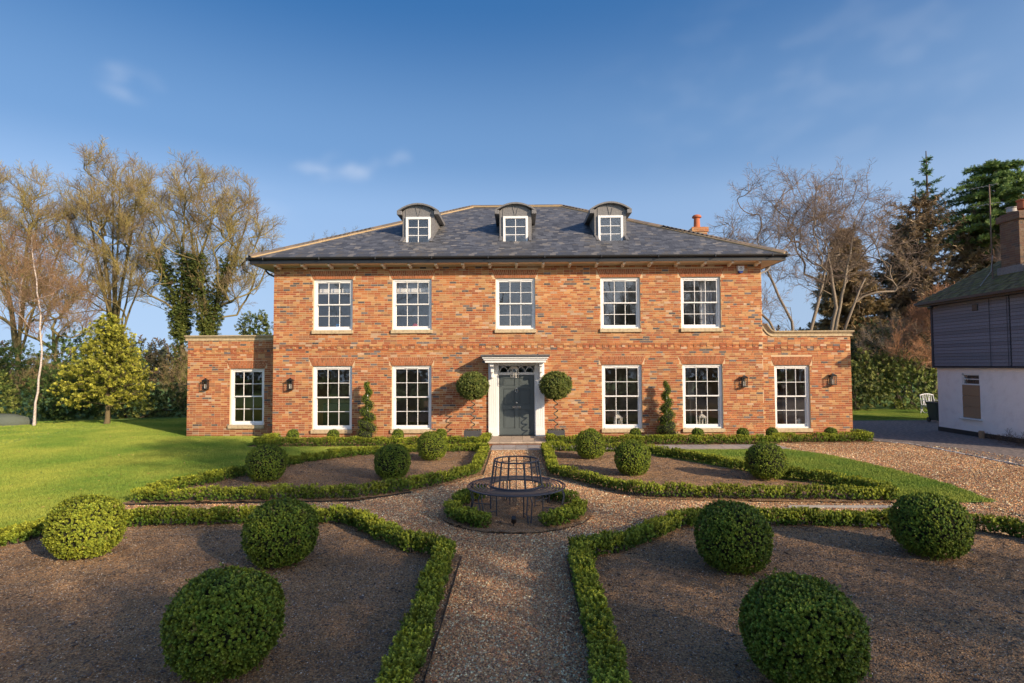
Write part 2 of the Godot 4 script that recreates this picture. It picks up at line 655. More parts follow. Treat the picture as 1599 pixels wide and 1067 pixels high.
func flush_bricks(wall: Node3D, origin: Vector3) -> void:
	var first := []
	for b in brick_list:
		if b[2]:
			first.append([(b[0] as Transform3D).origin.distance_squared_to(CAM), b])
	first.sort_custom(func(p, q): return p[0] < q[0])
	for k in mini(300, first.size()):
		var b: Array = first[k][1]
		var c: Color = b[1]
		var key := "brick_%d_%d_%d" % [int(c.r * 12), int(c.g * 14), int(c.b * 16)]
		if not mats.has(key):
			mat(key, c, 0.88)
			tri_tex(mats[key], tex.grain, 2.7, tex.relief, 0.25)
		put("brick", unit_brick, mats[key], wall, b[0])
		b.append(1)
	var xf: Array[Transform3D] = []
	var cols := PackedColorArray()
	for b in brick_list:
		if b.size() == 3:
			xf.append(b[0])
			cols.append(b[1])
	scatter("brickwork", unit_brick, mats.brick, xf, cols, wall)


# ---------------------------------------------------------------- sash windows
func sash_window(x: float, y0: float, y1: float, w: float, z: float, cols := 3, rows := 2) -> MeshInstance3D:
	var zf := z - 0.07
	var fr := MB.new()
	var bw := 0.075
	var x0 := x - w / 2
	var x1 := x + w / 2
	fr.cbox(Vector3(x0 + bw / 2, (y0 + y1) / 2, zf - 0.08), Vector3(bw, y1 - y0, 0.16), 0.006)
	fr.cbox(Vector3(x1 - bw / 2, (y0 + y1) / 2, zf - 0.08), Vector3(bw, y1 - y0, 0.16), 0.006)
	fr.cbox(Vector3(x, y1 - bw / 2, zf - 0.082), Vector3(w - 2 * bw, bw, 0.16), 0.006)
	fr.cbox(Vector3(x, y0 + 0.025, zf - 0.07), Vector3(w - 2 * bw, 0.05, 0.18), 0.006)
	fr.cbox(Vector3(x, y1 - bw - 0.008, zf - 0.02), Vector3(w * 0.34, 0.016, 0.05), 0.004)
	var f := part("window", fr, mats.white_paint, house)
	var ym := (y0 + y1) / 2 + 0.01
	for up in [true, false]:
		var a: float = ym - 0.022 if up else y0 + 0.05
		var b: float = y1 - bw if up else ym + 0.022
		var zs := zf - 0.045 if up else zf - 0.095
		var l := x0 + bw
		var rr := x1 - bw
		var sb := MB.new()
		var st := 0.048
		var bot := 0.045 if up else 0.085
		var top := 0.05 if up else 0.045
		sb.cbox(Vector3(l + st / 2, (a + b) / 2, zs), Vector3(st, b - a, 0.04), 0.004)
		sb.cbox(Vector3(rr - st / 2, (a + b) / 2, zs), Vector3(st, b - a, 0.04), 0.004)
		sb.cbox(Vector3((l + rr) / 2, a + bot / 2, zs + 0.002), Vector3(rr - l - 2 * st, bot, 0.044), 0.004)
		sb.cbox(Vector3((l + rr) / 2, b - top / 2, zs + 0.001), Vector3(rr - l - 2 * st, top, 0.042), 0.004)
		if up:
			for s in [l + st * 0.5, rr - st * 0.5]:
				sb.cbox(Vector3(s, a - 0.03, zs), Vector3(0.03, 0.06, 0.034), 0.008)
		var gx0 := l + st
		var gx1 := rr - st
		var gy0 := a + bot
		var gy1 := b - top
		for k in range(1, cols):
			sb.cbox(Vector3(lerpf(gx0, gx1, float(k) / cols), (gy0 + gy1) / 2, zs), Vector3(0.022, gy1 - gy0, 0.032), 0.006)
		for k in range(1, rows):
			sb.cbox(Vector3((gx0 + gx1) / 2, lerpf(gy0, gy1, float(k) / rows), zs + 0.002), Vector3(gx1 - gx0, 0.022, 0.034), 0.006)
		part("upper_sash" if up else "lower_sash", sb, mats.white_paint, f)
		for i in cols:
			for j in rows:
				var pw := (gx1 - gx0) / cols - 0.012
				var ph := (gy1 - gy0) / rows - 0.012
				var pm := MB.new()
				pm.box(Vector3.ZERO, Vector3(pw, ph, 0.004))
				var t := Transform3D(Basis.from_euler(Vector3(r(-0.007, 0.007), r(-0.007, 0.007), 0)), Vector3(lerpf(gx0, gx1, (i + 0.5) / cols), lerpf(gy0, gy1, (j + 0.5) / rows), zs + 0.004))
				pm.box(Vector3(0, 0, -0.012), Vector3(pw, ph, 0.004))
				put("pane", pm.done(), mats.glass, f, t)
	return f


func window_arch(x: float, y: float, w: float, z: float) -> void:
	# flat gauged arch of thin red bricks, splayed
	var mb := MB.new()
	var nn := 24
	var h := 0.29
	for k in nn:
		for row in 2:
			var t0 := (k + 0.11) / nn
			var t1 := (k + 0.89) / nn
			var split := 0.62 if k % 2 else 0.38
			var a := 0.01 if row == 0 else split + 0.02
			var b := split - 0.02 if row == 0 else 1.0
			var hw0 := w / 2 + 0.012 + 0.13 * a
			var hw1 := w / 2 + 0.012 + 0.13 * b
			var c := shade(Color(0.47, 0.165, 0.068), r(0.75, 1.2))
			mb.col = c
			var p := [Vector3(lerpf(-hw0, hw0, t0), a * h, 0), Vector3(lerpf(-hw0, hw0, t1), a * h, 0), Vector3(lerpf(-hw1, hw1, t1), b * h, 0), Vector3(lerpf(-hw1, hw1, t0), b * h, 0)]
			var d := Vector3(0, 0, -0.02)
			mb.quad(p[0], p[1], p[2], p[3])
			mb.quad(p[0] + d, p[0], p[3], p[3] + d)
			mb.quad(p[1], p[1] + d, p[2] + d, p[2])
			mb.quad(p[3], p[2], p[2] + d, p[3] + d)
			mb.quad(p[0] + d, p[1] + d, p[1], p[0])
	var o := part("window_arch", mb, mats.brick, house, Vector3(x, y + 0.004, z + 0.003))
	o.set_meta("kind", "stuff")


func stone_sill(x: float, y: float, w: float, z: float) -> void:
	var mb := MB.new()
	mb.cbox(Vector3(x, y - 0.062, z - 0.03), Vector3(w + 0.07, 0.124, 0.20), 0.008)
	part("stone_sill", mb, mats.stone, house)


func coping(path: Array, z: float, depth: float) -> void:
	# moulded stone coping swept along (x, y) points
	var prof := [Vector2(0.0, 0.03), Vector2(0.07, 0.03), Vector2(0.10, 0.05), Vector2(0.15, 0.10), Vector2(0.15, 0.115), Vector2(0.19, 0.125), Vector2(0.20, 0.02)]
	var mb := MB.new()
	for k in path.size() - 1:
		var p: Vector2 = path[k]
		var q: Vector2 = path[k + 1]
		var np := _nrm(path, k)
		var nq := _nrm(path, k + 1)
		for j in prof.size() - 1:
			var a: Vector2 = prof[j]
			var b: Vector2 = prof[j + 1]
			mb.quad(Vector3(p.x + np.x * a.x, p.y + np.y * a.x, z + a.y), Vector3(q.x + nq.x * a.x, q.y + nq.y * a.x, z + a.y), Vector3(q.x + nq.x * b.x, q.y + nq.y * b.x, z + b.y), Vector3(p.x + np.x * b.x, p.y + np.y * b.x, z + b.y))
		mb.quad(Vector3(p.x + np.x * 0.2, p.y + np.y * 0.2, z + 0.02), Vector3(q.x + nq.x * 0.2, q.y + nq.y * 0.2, z + 0.02), Vector3(q.x + nq.x * 0.2, q.y + nq.y * 0.2, z - depth), Vector3(p.x + np.x * 0.2, p.y + np.y * 0.2, z - depth))
		mb.quad(Vector3(q.x, q.y, z - depth), Vector3(p.x, p.y, z - depth), Vector3(p.x + np.x * 0.2, p.y + np.y * 0.2, z - depth), Vector3(q.x + nq.x * 0.2, q.y + nq.y * 0.2, z - depth))
	for e in [0, path.size() - 1]:
		var p: Vector2 = path[e]
		var np := _nrm(path, e)
		var ps := PackedVector3Array()
		for a in prof:
			ps.append(Vector3(p.x + np.x * a.x, p.y + np.y * a.x, z + a.y))
		ps.append(Vector3(p.x + np.x * 0.2, p.y + np.y * 0.2, z - depth))
		ps.append(Vector3(p.x, p.y, z - depth))
		for k in range(1, ps.size() - 1):
			if e == 0:
				mb.tri(ps[0], ps[k], ps[k + 1])
			else:
				mb.tri(ps[0], ps[k + 1], ps[k])
	part("parapet_coping", mb, mats.stone, house)


func _nrm(path: Array, k: int) -> Vector2:
	var a: Vector2 = path[maxi(k - 1, 0)]
	var b: Vector2 = path[mini(k + 1, path.size() - 1)]
	var d := (b - a).normalized()
	return Vector2(-d.y, d.x)


# ---------------------------------------------------------------- the brick house
const EAVE_Z := 0.62
const EAVE_X := 9.12
const EAVE_Y := 6.26
const SLOPE := 0.514
const RIDGE_X := 2.08
var dormers := [-3.71, -0.03, 3.55]


func roof_y(z: float) -> float:
	return EAVE_Y + SLOPE * (EAVE_Z - z)


func build_house() -> void:
	house = thing("brick_house", "large red brick house with slate hipped roof, three dormers and white sash windows", "house")
	var front := []
	for c in [-6.42, -3.655, -0.04, 3.61, 6.40]:
		front.append(Rect2(c - 0.69, 3.785, 1.38, 1.79))
	for c in [-6.425, -3.66, 3.63, 6.41]:
		front.append(Rect2(c - 0.69, 0.33, 1.38, 2.21))
	var door_hole := Rect2(-0.66, 0.0, 1.30, 2.60)
	var holes := front.duplicate()
	holes.append(door_hole)
	var wr := Rect2(8.93, 0.31, 1.22, 2.18)
	var wl := Rect2(-10.51, 0.40, 1.26, 2.06)
	var mb := MB.new()
	wall_slab(mb, -8.5, 8.5, -0.1, 6.12, -0.30, -0.007, holes)
	mb.span(Vector3(-8.493, -0.1, -12.2), Vector3(-8.2, 6.12, -0.302))
	mb.span(Vector3(8.2, -0.1, -12.2), Vector3(8.493, 6.12, -0.302))
	mb.span(Vector3(-8.19, -0.1, -12.2), Vector3(8.19, 6.12, -11.9))
	wall_slab(mb, 8.501, 11.573, -0.1, 3.49, -0.42, -0.127, [wr])
	mb.span(Vector3(11.28, -0.1, -7.0), Vector3(11.573, 3.49, -0.422))
	mb.span(Vector3(8.501, -0.1, -7.3), Vector3(11.573, 3.49, -7.002))
	wall_slab(mb, -12.073, -8.502, -0.1, 3.49, -1.30, -1.007, [wl])
	mb.span(Vector3(-12.073, -0.1, -7.0), Vector3(-11.78, 3.49, -1.302))
	mb.span(Vector3(-12.073, -0.1, -7.3), Vector3(-8.502, 3.49, -7.002))
	var wall := part("wall", mb, mats.mortar, house)
	# bricks, with the arches and the dentil course left out
	var bh := []
	for h in holes:
		var q: Rect2 = h
		bh.append(Rect2(q.position.x + 8.5, q.position.y, q.size.x, q.size.y))
		if q != door_hole:
			bh.append(Rect2(q.position.x + 8.5 - 0.10, q.end.y, q.size.x + 0.20, 0.295))
	bh.append(Rect2(0, 3.075, 17.0, 0.225))
	lay_bricks(Vector3(-8.5, 0, 0), Vector3.RIGHT, Vector3.BACK, 17.0, 0.0, 6.15, bh)
	lay_bricks(Vector3(8.505, 0, -0.12), Vector3.RIGHT, Vector3.BACK, 3.075, 0.0, 3.49, [Rect2(wr.position.x - 8.505, wr.position.y, wr.size.x, wr.size.y), Rect2(wr.position.x - 8.505 - 0.1, wr.end.y, wr.size.x + 0.2, 0.295), Rect2(0, 3.0, 3.1, 0.225)])
	lay_bricks(Vector3(-12.08, 0, -1.0), Vector3.RIGHT, Vector3.BACK, 3.575, 0.0, 3.49, [Rect2(wl.position.x + 12.08, wl.position.y, wl.size.x, wl.size.y), Rect2(wl.position.x + 12.08 - 0.1, wl.end.y, wl.size.x + 0.2, 0.295), Rect2(0, 3.0, 3.6, 0.225)])
	lay_bricks(Vector3(-8.5, 0, -12.2), Vector3.BACK, Vector3.LEFT, 12.2, 0.0, 6.15, [], false)
	lay_bricks(Vector3(8.5, 0, -0.01), Vector3.FORWARD, Vector3.RIGHT, 12.2, 0.0, 6.15, [], false)
	lay_bricks(Vector3(-12.08, 0, -7.3), Vector3.BACK, Vector3.LEFT, 6.3, 0.0, 3.49, [], false)
	lay_bricks(Vector3(11.58, 0, -0.13), Vector3.FORWARD, Vector3.RIGHT, 7.1, 0.0, 3.49, [], false)
	# dentil course: proud, with every other header set back
	for d in [[-8.5, 17.0, 3.075, 0.0], [8.505, 3.075, 3.0, -0.12], [-12.08, 3.575, 3.0, -1.0]]:
		var x: float = d[0]
		while x < d[0] + d[1] - 0.05:
			for row in 3:
				var w := 0.1025 if row == 1 else 0.215
				var step := 0.225
				for half in (2 if row == 1 else 1):
					var pr := 0.010 if row != 1 else (0.012 if half == 0 else -0.006)
					var xc: float = x + w / 2 + half * 0.1125
					if xc + w / 2 > d[0] + d[1]:
						continue
					brick_list.append([Transform3D(Basis.from_scale(Vector3(w, 0.065, 0.05)), Vector3(xc, d[2] + 0.0325 + row * 0.075, d[3] + pr)), brick_tone(d[2]), true])
			x += 0.225
	flush_bricks(wall, Vector3.ZERO)
	for q in front:
		sash_window(q.get_center().x, q.position.y, q.end.y, q.size.x, 0.0)
		window_arch(q.get_center().x, q.end.y, q.size.x, 0.0)
		stone_sill(q.get_center().x, q.position.y, q.size.x, 0.0)
	sash_window(wr.get_center().x, wr.position.y, wr.end.y, wr.size.x, -0.12)
	window_arch(wr.get_center().x, wr.end.y, wr.size.x, -0.12)
	stone_sill(wr.get_center().x, wr.position.y, wr.size.x, -0.12)
	sash_window(wl.get_center().x, wl.position.y, wl.end.y, wl.size.x, -1.0)
	window_arch(wl.get_center().x, wl.end.y, wl.size.x, -1.0)
	stone_sill(wl.get_center().x, wl.position.y, wl.size.x, -1.0)
	# wing copings with an ogee sweep up to the main wall
	var pr := []
	for k in 9:
		var t := k / 8.0
		pr.append(Vector2(8.52 + 0.42 * t, 3.49 + 0.36 * pow(1 - t, 2.2)))
	pr.append(Vector2(11.66, 3.49))
	coping(pr, -0.12, 0.35)
	var pl := [Vector2(-12.16, 3.49)]
	for k in 9:
		var t := k / 8.0
		pl.append(Vector2(-8.94 + 0.42 * t, 3.49 + 0.36 * pow(t, 2.2)))
	coping(pl, -1.0, 0.35)
	for s in [[8.52, 1.0, -0.13], [-8.52, -1.0, -1.01]]:
		var fill := MB.new()
		for k in 6:
			var x0: float = s[0] + s[1] * 0.07 * k
			var hh := 0.36 * pow(1 - (k + 0.5) / 6.0, 2.2)
			fill.box(Vector3(x0 + s[1] * 0.035, 3.491 + hh / 2, s[2] - 0.14), Vector3(0.07, hh, 0.28))
		part("parapet_sweep", fill, mats.mortar, house)
	# flat roofs of the wings
	var fl := MB.new()
	fl.span(Vector3(8.51, 3.2, -7.0), Vector3(11.27, 3.3, -0.43))
	fl.span(Vector3(-11.77, 3.2, -7.0), Vector3(-8.51, 3.3, -1.31))
	part("flat_roof", fl, mats.lead_dark, house)
	build_rooms()
	build_roof()
	build_eaves()
	build_porch()


func build_rooms() -> void:
	var mb := MB.new()
	# ceilings, partitions and back walls of the front rooms
	mb.span(Vector3(-8.19, 2.78, -5.3), Vector3(8.19, 3.05, -0.31))
	mb.span(Vector3(-8.19, 5.95, -5.3), Vector3(8.19, 6.05, -0.31))
	for x in [-5.0, -2.1, 2.1, 5.0]:
		if absf(x) < 3:
			mb.span(Vector3(x - 0.06, 0.05, -5.29), Vector3(x + 0.06, 2.779, -0.311))
		mb.span(Vector3(x - 0.06, 3.051, -5.29), Vector3(x + 0.06, 5.949, -0.311))
	mb.span(Vector3(-8.19, 0.05, -5.4), Vector3(8.19, 5.94, -5.301))
	mb.span(Vector3(8.503, 0.05, -6.9), Vector3(11.27, 3.18, -6.8))
	mb.span(Vector3(-11.77, 0.05, -6.9), Vector3(-8.503, 3.18, -6.8))
	mb.span(Vector3(10.3, 0.05, -2.6), Vector3(11.27, 3.18, -2.5))
	part("interior_wall", mb, mats.plaster, house)
	var fl := MB.new()
	fl.span(Vector3(-8.19, -0.1, -11.8), Vector3(8.19, 0.049, -0.31))
	fl.span(Vector3(8.502, -0.1, -6.99), Vector3(11.27, 0.049, -0.43))
	fl.span(Vector3(-11.77, -0.1, -6.99), Vector3(-8.502, 0.049, -1.31))
	part("interior_floor", fl, mats.room_floor, house)


func build_roof() -> void:
	var mb := MB.new()
	var ridge_z := EAVE_Z - (EAVE_X - RIDGE_X)
	var ridge_y := roof_y(ridge_z)
	var back_z := 2 * ridge_z - EAVE_Z
	var th := Vector3(0, -0.02, 0)
	# front slope in strips, notched in front of each dormer window
	var xs := [-EAVE_X, -RIDGE_X, RIDGE_X, EAVE_X]
	for c in dormers:
		xs.append(c - 0.49)
		xs.append(c + 0.49)
	xs.sort()
	for k in xs.size() - 1:
		var a: float = xs[k]
		var b: float = xs[k + 1]
		var za := maxf(ridge_z, EAVE_Z - (EAVE_X - absf(a)))
		var zb := maxf(ridge_z, EAVE_Z - (EAVE_X - absf(b)))
		var notch := false
		for c in dormers:
			if absf((a + b) / 2 - c) < 0.3:
				notch = true
		var runs := [[EAVE_Z, EAVE_Z, za, zb]]
		if notch:
			runs = [[EAVE_Z, EAVE_Z, -0.975, -0.975], [-1.6, -1.6, za, zb]]
		for q in runs:
			mb.quad(Vector3(a, roof_y(q[0]), q[0]) + th, Vector3(b, roof_y(q[1]), q[1]) + th, Vector3(b, roof_y(q[3]), q[3]) + th, Vector3(a, roof_y(q[2]), q[2]) + th)
	var A := Vector3(-EAVE_X, EAVE_Y, EAVE_Z) + th
	var B := Vector3(EAVE_X, EAVE_Y, EAVE_Z) + th
	var D := Vector3(EAVE_X, EAVE_Y, back_z) + th
	var E := Vector3(-EAVE_X, EAVE_Y, back_z) + th
	var P := Vector3(-RIDGE_X, ridge_y, ridge_z) + th
	var Q := Vector3(RIDGE_X, ridge_y, ridge_z) + th
	mb.tri(B, D, Q)
	mb.tri(E, A, P)
	mb.quad(D, E, P, Q)
	var roof := part("roof", mb, mats.lead_dark, house)
	# slates
	var slate := MB.new()
	slate.cbox(Vector3(0, 0, 0), Vector3(1, 1, 1), 0.02)
	var sm := MB.new()
	sm.box(Vector3(0, 0, 0), Vector3.ONE)
	var slate_mesh := sm.done()
	var up := Vector3(0, SLOPE, -1).normalized()
	var nn := up.cross(Vector3.LEFT).normalized()
	if nn.y < 0:
		nn = -nn
	var xf: Array[Transform3D] = []
	var cols := PackedColorArray()
	var cnt := 0
	var gauge := 0.145
	var rows := int(7.04 * sqrt(1 + SLOPE * SLOPE) / gauge)
	for k in rows:
		var s := (k + 0.5) * gauge
		var z := EAVE_Z - s / sqrt(1 + SLOPE * SLOPE)
		var half := EAVE_X - (EAVE_Z - z)
		half = maxf(half, RIDGE_X) - 0.02
		var x := -half + (0.0 if k % 2 else 0.1)
		while x < half:
			var w := r(0.185, 0.205)
			var c := x + w / 2
			x += w + 0.004
			var skip := c > half
			for d in dormers:
				if absf(c - d) < 0.62 and z < -1.62 and z > -3.5:
					skip = true
				if absf(c - d) < 0.60 and z <= -0.95 and z >= -1.75:
					skip = true
			if skip:
				continue
			var tilt := Basis(Vector3.RIGHT, 0.035 + r(-0.006, 0.006))
			var bs := Basis(Vector3.RIGHT, up, Vector3.RIGHT.cross(up)) * tilt * Basis(Vector3.BACK, r(-0.01, 0.01)) * Basis.from_scale(Vector3(w, 0.17, 0.007))
			var at := Vector3(c, roof_y(z), z) + nn * 0.002
			var g := r(0.6, 1.35)
			var cc := Color(0.115, 0.119, 0.130) * g
			if rng.randf() < 0.12:
				cc = Color(0.21, 0.195, 0.175) * g
			cc.a = 1
			cnt += 1
			if cnt <= 300:
				var key := "slate_%d" % (cnt % 7)
				if not mats.has(key):
					mat(key, cc, r(0.42, 0.58))
					tri_tex(mats[key], tex.grain, 1.6, tex.relief, 0.3)
				put("slate", slate_mesh, mats[key], roof, Transform3D(bs, at))
			else:
				xf.append(Transform3D(bs, at))
				cols.append(cc)
	# the two end slopes
	for sgn in [-1.0, 1.0]:
		var u2 := Vector3(-sgn, SLOPE, 0).normalized()
		var al := Vector3(0, 0, -sgn)
		for k in rows:
			var s := (k + 0.5) * gauge
			var hx := s / sqrt(1 + SLOPE * SLOPE)
			var half := EAVE_X - RIDGE_X - hx
			var q := -half
			while q < half:
				var at := Vector3(sgn * (EAVE_X - hx), EAVE_Y + SLOPE * hx, ridge_z + q + 0.12)
				q += 0.25
				var bs := Basis(al, u2, al.cross(u2)) * Basis(Vector3.RIGHT, 0.035) * Basis.from_scale(Vector3(0.245, 0.17, 0.007))
				xf.append(Transform3D(bs, at))
				cols.append(Color(0.115, 0.119, 0.130) * r(0.7, 1.2))
	scatter("slates", slate_mesh, mats.slate, xf, cols, roof)
	# hip and ridge tiles
	var tm := MB.new()
	for s in [-1.0, 1.0]:
		var tilt := Basis(Vector3.BACK, -s * 0.45)
		tm.cbox(Vector3(s * 0.085, -0.03, 0), Vector3(0.2, 0.022, 0.46), 0.006, tilt)
	var tile := tm.done()
	var bed := MB.new()
	for s in [-1.0, 1.0]:
		bed.box(Vector3(s * 0.14, -0.085, 0), Vector3(0.10, 0.05, 0.46), Basis(Vector3.BACK, -s * 0.45))
	var bedm := bed.done()
	mat("ridge_tile", lin(0.20, 0.165, 0.135), 0.85)
	mat("ridge_tile_pale", lin(0.27, 0.20, 0.14), 0.85)
	mat("bedding", lin(0.62, 0.45, 0.25), 0.9)
	tri_tex(mats.ridge_tile, tex.mottle, 1.5)
	tri_tex(mats.ridge_tile_pale, tex.mottle, 1.5)
	tri_tex(mats.bedding, tex.grain, 1.5)
	for ln in [[P, Q, 10], [A, P, 25], [B, Q, 25], [E, P, 25], [D, Q, 25]]:
		var a: Vector3 = ln[0] - th
		var b: Vector3 = ln[1] - th
		var f := (b - a).normalized()
		var m: int = ln[2]
		for k in m:
			var at := a.lerp(b, (k + 0.5) / m) + Vector3(0, 0.065 + r(-0.004, 0.004), 0)
			var len_ := a.distance_to(b) / m / 0.46
			var bs := Basis.looking_at(f, Vector3.UP) * Basis.from_scale(Vector3(1, 1, len_ * 0.985))
			var tl := put("ridge_tile", tile, mats.ridge_tile if k % 3 else mats.ridge_tile_pale, roof, Transform3D(bs, at))
		var bb := Basis.looking_at(f, Vector3.UP) * Basis.from_scale(Vector3(1, 1, a.distance_to(b) / 0.46))
		put("mortar_bed", bedm, mats.bedding, roof, Transform3D(bb, a.lerp(b, 0.5) + Vector3(0, 0.065, 0)))
	for c in dormers:
		dormer(c)
	# external chimney stack on the right flank
	var ch := MB.new()
	ch.cbox(Vector3(8.36, 4.36, -6.4), Vector3(0.66, 8.72, 0.5), 0.01)
	ch.cbox(Vector3(8.36, 8.67, -6.4), Vector3(0.76, 0.2, 0.6), 0.01)
	var chim := part("chimney", ch, mats.mortar, house)
	brick_list = []
	lay_bricks(Vector3(8.03, 0, -6.145), Vector3.RIGHT, Vector3.BACK, 0.66, 6.5, 8.55, [], false)
	lay_bricks(Vector3(7.98, 0, -6.095), Vector3.RIGHT, Vector3.BACK, 0.76, 8.57, 8.77, [], false)
	var cx: Array[Transform3D] = []
	var cc2 := PackedColorArray()
	for b in brick_list:
		cx.append(b[0])
		cc2.append(b[1])
	scatter("chimney_brickwork", unit_brick, mats.brick, cx, cc2, chim)
	var pot := MB.new()
	pot.lathe(Vector3(8.30, 8.77, -6.4), [Vector2(0.18, 0), Vector2(0.17, 0.05), Vector2(0.145, 0.09), Vector2(0.13, 0.46), Vector2(0.15, 0.48), Vector2(0.21, 0.51), Vector2(0.21, 0.56), Vector2(0.16, 0.62), Vector2(0.10, 0.64), Vector2(0, 0.64)], 16)
	part("chimney_pot", pot, mats.terracotta, chim)


func dormer(c: float) -> void:
	var z := -1.6
	var hw := 0.60
	var y0 := 7.09
	var ys := 8.36
	var mb := MB.new()
	# face with an opening for the window, cheeks behind
	for s in [-1.0, 1.0]:
		mb.span(Vector3(c + s * 0.475, roof_y(z) - 0.1, z - 0.12), Vector3(c + s * hw, ys, z))
		mb.span(Vector3(c + s * 0.56, 6.9, -3.6), Vector3(c + s * (hw - 0.002), ys, z - 0.121))
		# rolls of lead on the cheeks
		for k in 3:
			mb.span(Vector3(c + s * hw, roof_y(z - 0.4 - 0.45 * k) - 0.05, z - 0.44 - 0.45 * k), Vector3(c + s * (hw + 0.02), ys - 0.03, z - 0.40 - 0.45 * k))
		# side wall of the notch
		mb.span(Vector3(c + s * 0.475, 6.95, z + 0.001), Vector3(c + s * 0.49, 7.10, -0.98))
		mb.quad(Vector3(c + s * 0.49, 7.08, -0.985), Vector3(c + s * 0.49, 7.08, z), Vector3(c + s * 0.49, roof_y(z), z), Vector3(c + s * 0.49, roof_y(z), z))
		mb.quad(Vector3(c + s * 0.60, roof_y(-1.0) + 0.02, -1.0), Vector3(c + s * 0.49, roof_y(-1.0) + 0.02, -1.0), Vector3(c + s * 0.49, roof_y(z) + 0.02, z), Vector3(c + s * 0.60, roof_y(z) + 0.02, z))
	mb.span(Vector3(c - 0.475, 8.16, z - 0.12), Vector3(c + 0.475, ys, z - 0.001))
	# segmental head
	var n := 14
	for k in n:
		var t0 := -1.0 + 2.0 * k / n
		var t1 := -1.0 + 2.0 * (k + 1) / n
		var h0 := 0.25 * (1 - t0 * t0)
		var h1 := 0.25 * (1 - t1 * t1)
		mb.quad(Vector3(c + t0 * hw, ys, z), Vector3(c + t1 * hw, ys, z), Vector3(c + t1 * hw, ys + h1 + 0.02, z), Vector3(c + t0 * hw, ys + h0 + 0.02, z))
	# keystone-like fan and vertical seams
	for q in [[-0.12, 0.0], [0.12, 0.0]]:
		mb.bar(Vector3(c + q[0], ys + 0.24, z + 0.012), Vector3(c + q[0] * 0.15, 8.17, z + 0.012), 0.012, 6)
	for q in [-0.47, 0.47]:
		mb.bar(Vector3(c + q, 7.25, z + 0.008), Vector3(c + q, 8.45, z + 0.008), 0.012, 6)
	var d := part("dormer", mb, mats.lead, house)
	# curved lead roof that overhangs
	var rf := MB.new()
	var ro := 0.79
	var zf := z + 0.16
	for k in n:
		var t0 := -1.0 + 2.0 * k / n
		var t1 := -1.0 + 2.0 * (k + 1) / n
		var a := Vector3(c + t0 * ro, ys + 0.02 + 0.29 * (1 - t0 * t0), zf)
		var b := Vector3(c + t1 * ro, ys + 0.02 + 0.29 * (1 - t1 * t1), zf)
		var zz := Vector3(0, 0, -2.5)
		var tk := Vector3(0, -0.06, 0)
		rf.quad(a, b, b + zz, a + zz)
		rf.quad(b + tk, a + tk, a + tk + zz, b + tk + zz)
		rf.quad(a + tk, b + tk, b, a)
	for s in [-1.0, 1.0]:
		rf.cbox(Vector3(c + s * (ro - 0.09), ys - 0.06, zf - 1.1), Vector3(0.18, 0.15, 2.2), 0.01)
	part("dormer_roof", rf, mats.lead, d)
	# casement with six panes
	var fr := MB.new()
	var x0 := c - 0.47
	var x1 := c + 0.47
	var zw := z + 0.02
	for s in [-1.0, 1.0]:
		fr.cbox(Vector3(c + s * 0.425, (y0 + 8.16) / 2, zw), Vector3(0.09, 8.16 - y0, 0.1), 0.006)
	fr.cbox(Vector3(c, 8.115, zw), Vector3(0.76, 0.09, 0.1), 0.006)
	fr.cbox(Vector3(c, y0 + 0.03, zw + 0.03), Vector3(0.96, 0.06, 0.16), 0.006)
	fr.cbox(Vector3(c, (y0 + 8.16) / 2, zw), Vector3(0.028, 0.95, 0.04), 0.006)
	for k in [1, 2]:
		fr.cbox(Vector3(c, lerpf(y0 + 0.06, 8.07, k / 3.0), zw + 0.002), Vector3(0.76, 0.028, 0.04), 0.006)
	part("dormer_window", fr, mats.white_paint, d)
	for i in 2:
		for j in 3:
			var pm := MB.new()
			pm.box(Vector3.ZERO, Vector3(0.365, 0.32, 0.004))
			pm.box(Vector3(0, 0, -0.012), Vector3(0.365, 0.32, 0.004))
			put("pane", pm.done(), mats.glass, d, Transform3D(Basis.from_euler(Vector3(r(-0.006, 0.006), r(-0.006, 0.006), 0)), Vector3(c - 0.19 + 0.38 * i, lerpf(y0 + 0.06, 8.07, (j + 0.5) / 3.0), zw)))
	var inn := MB.new()
	inn.span(Vector3(c - 0.55, 7.0, -3.4), Vector3(c + 0.55, 8.34, -3.3))
	part("dormer_inner_wall", inn, mats.plaster, d)


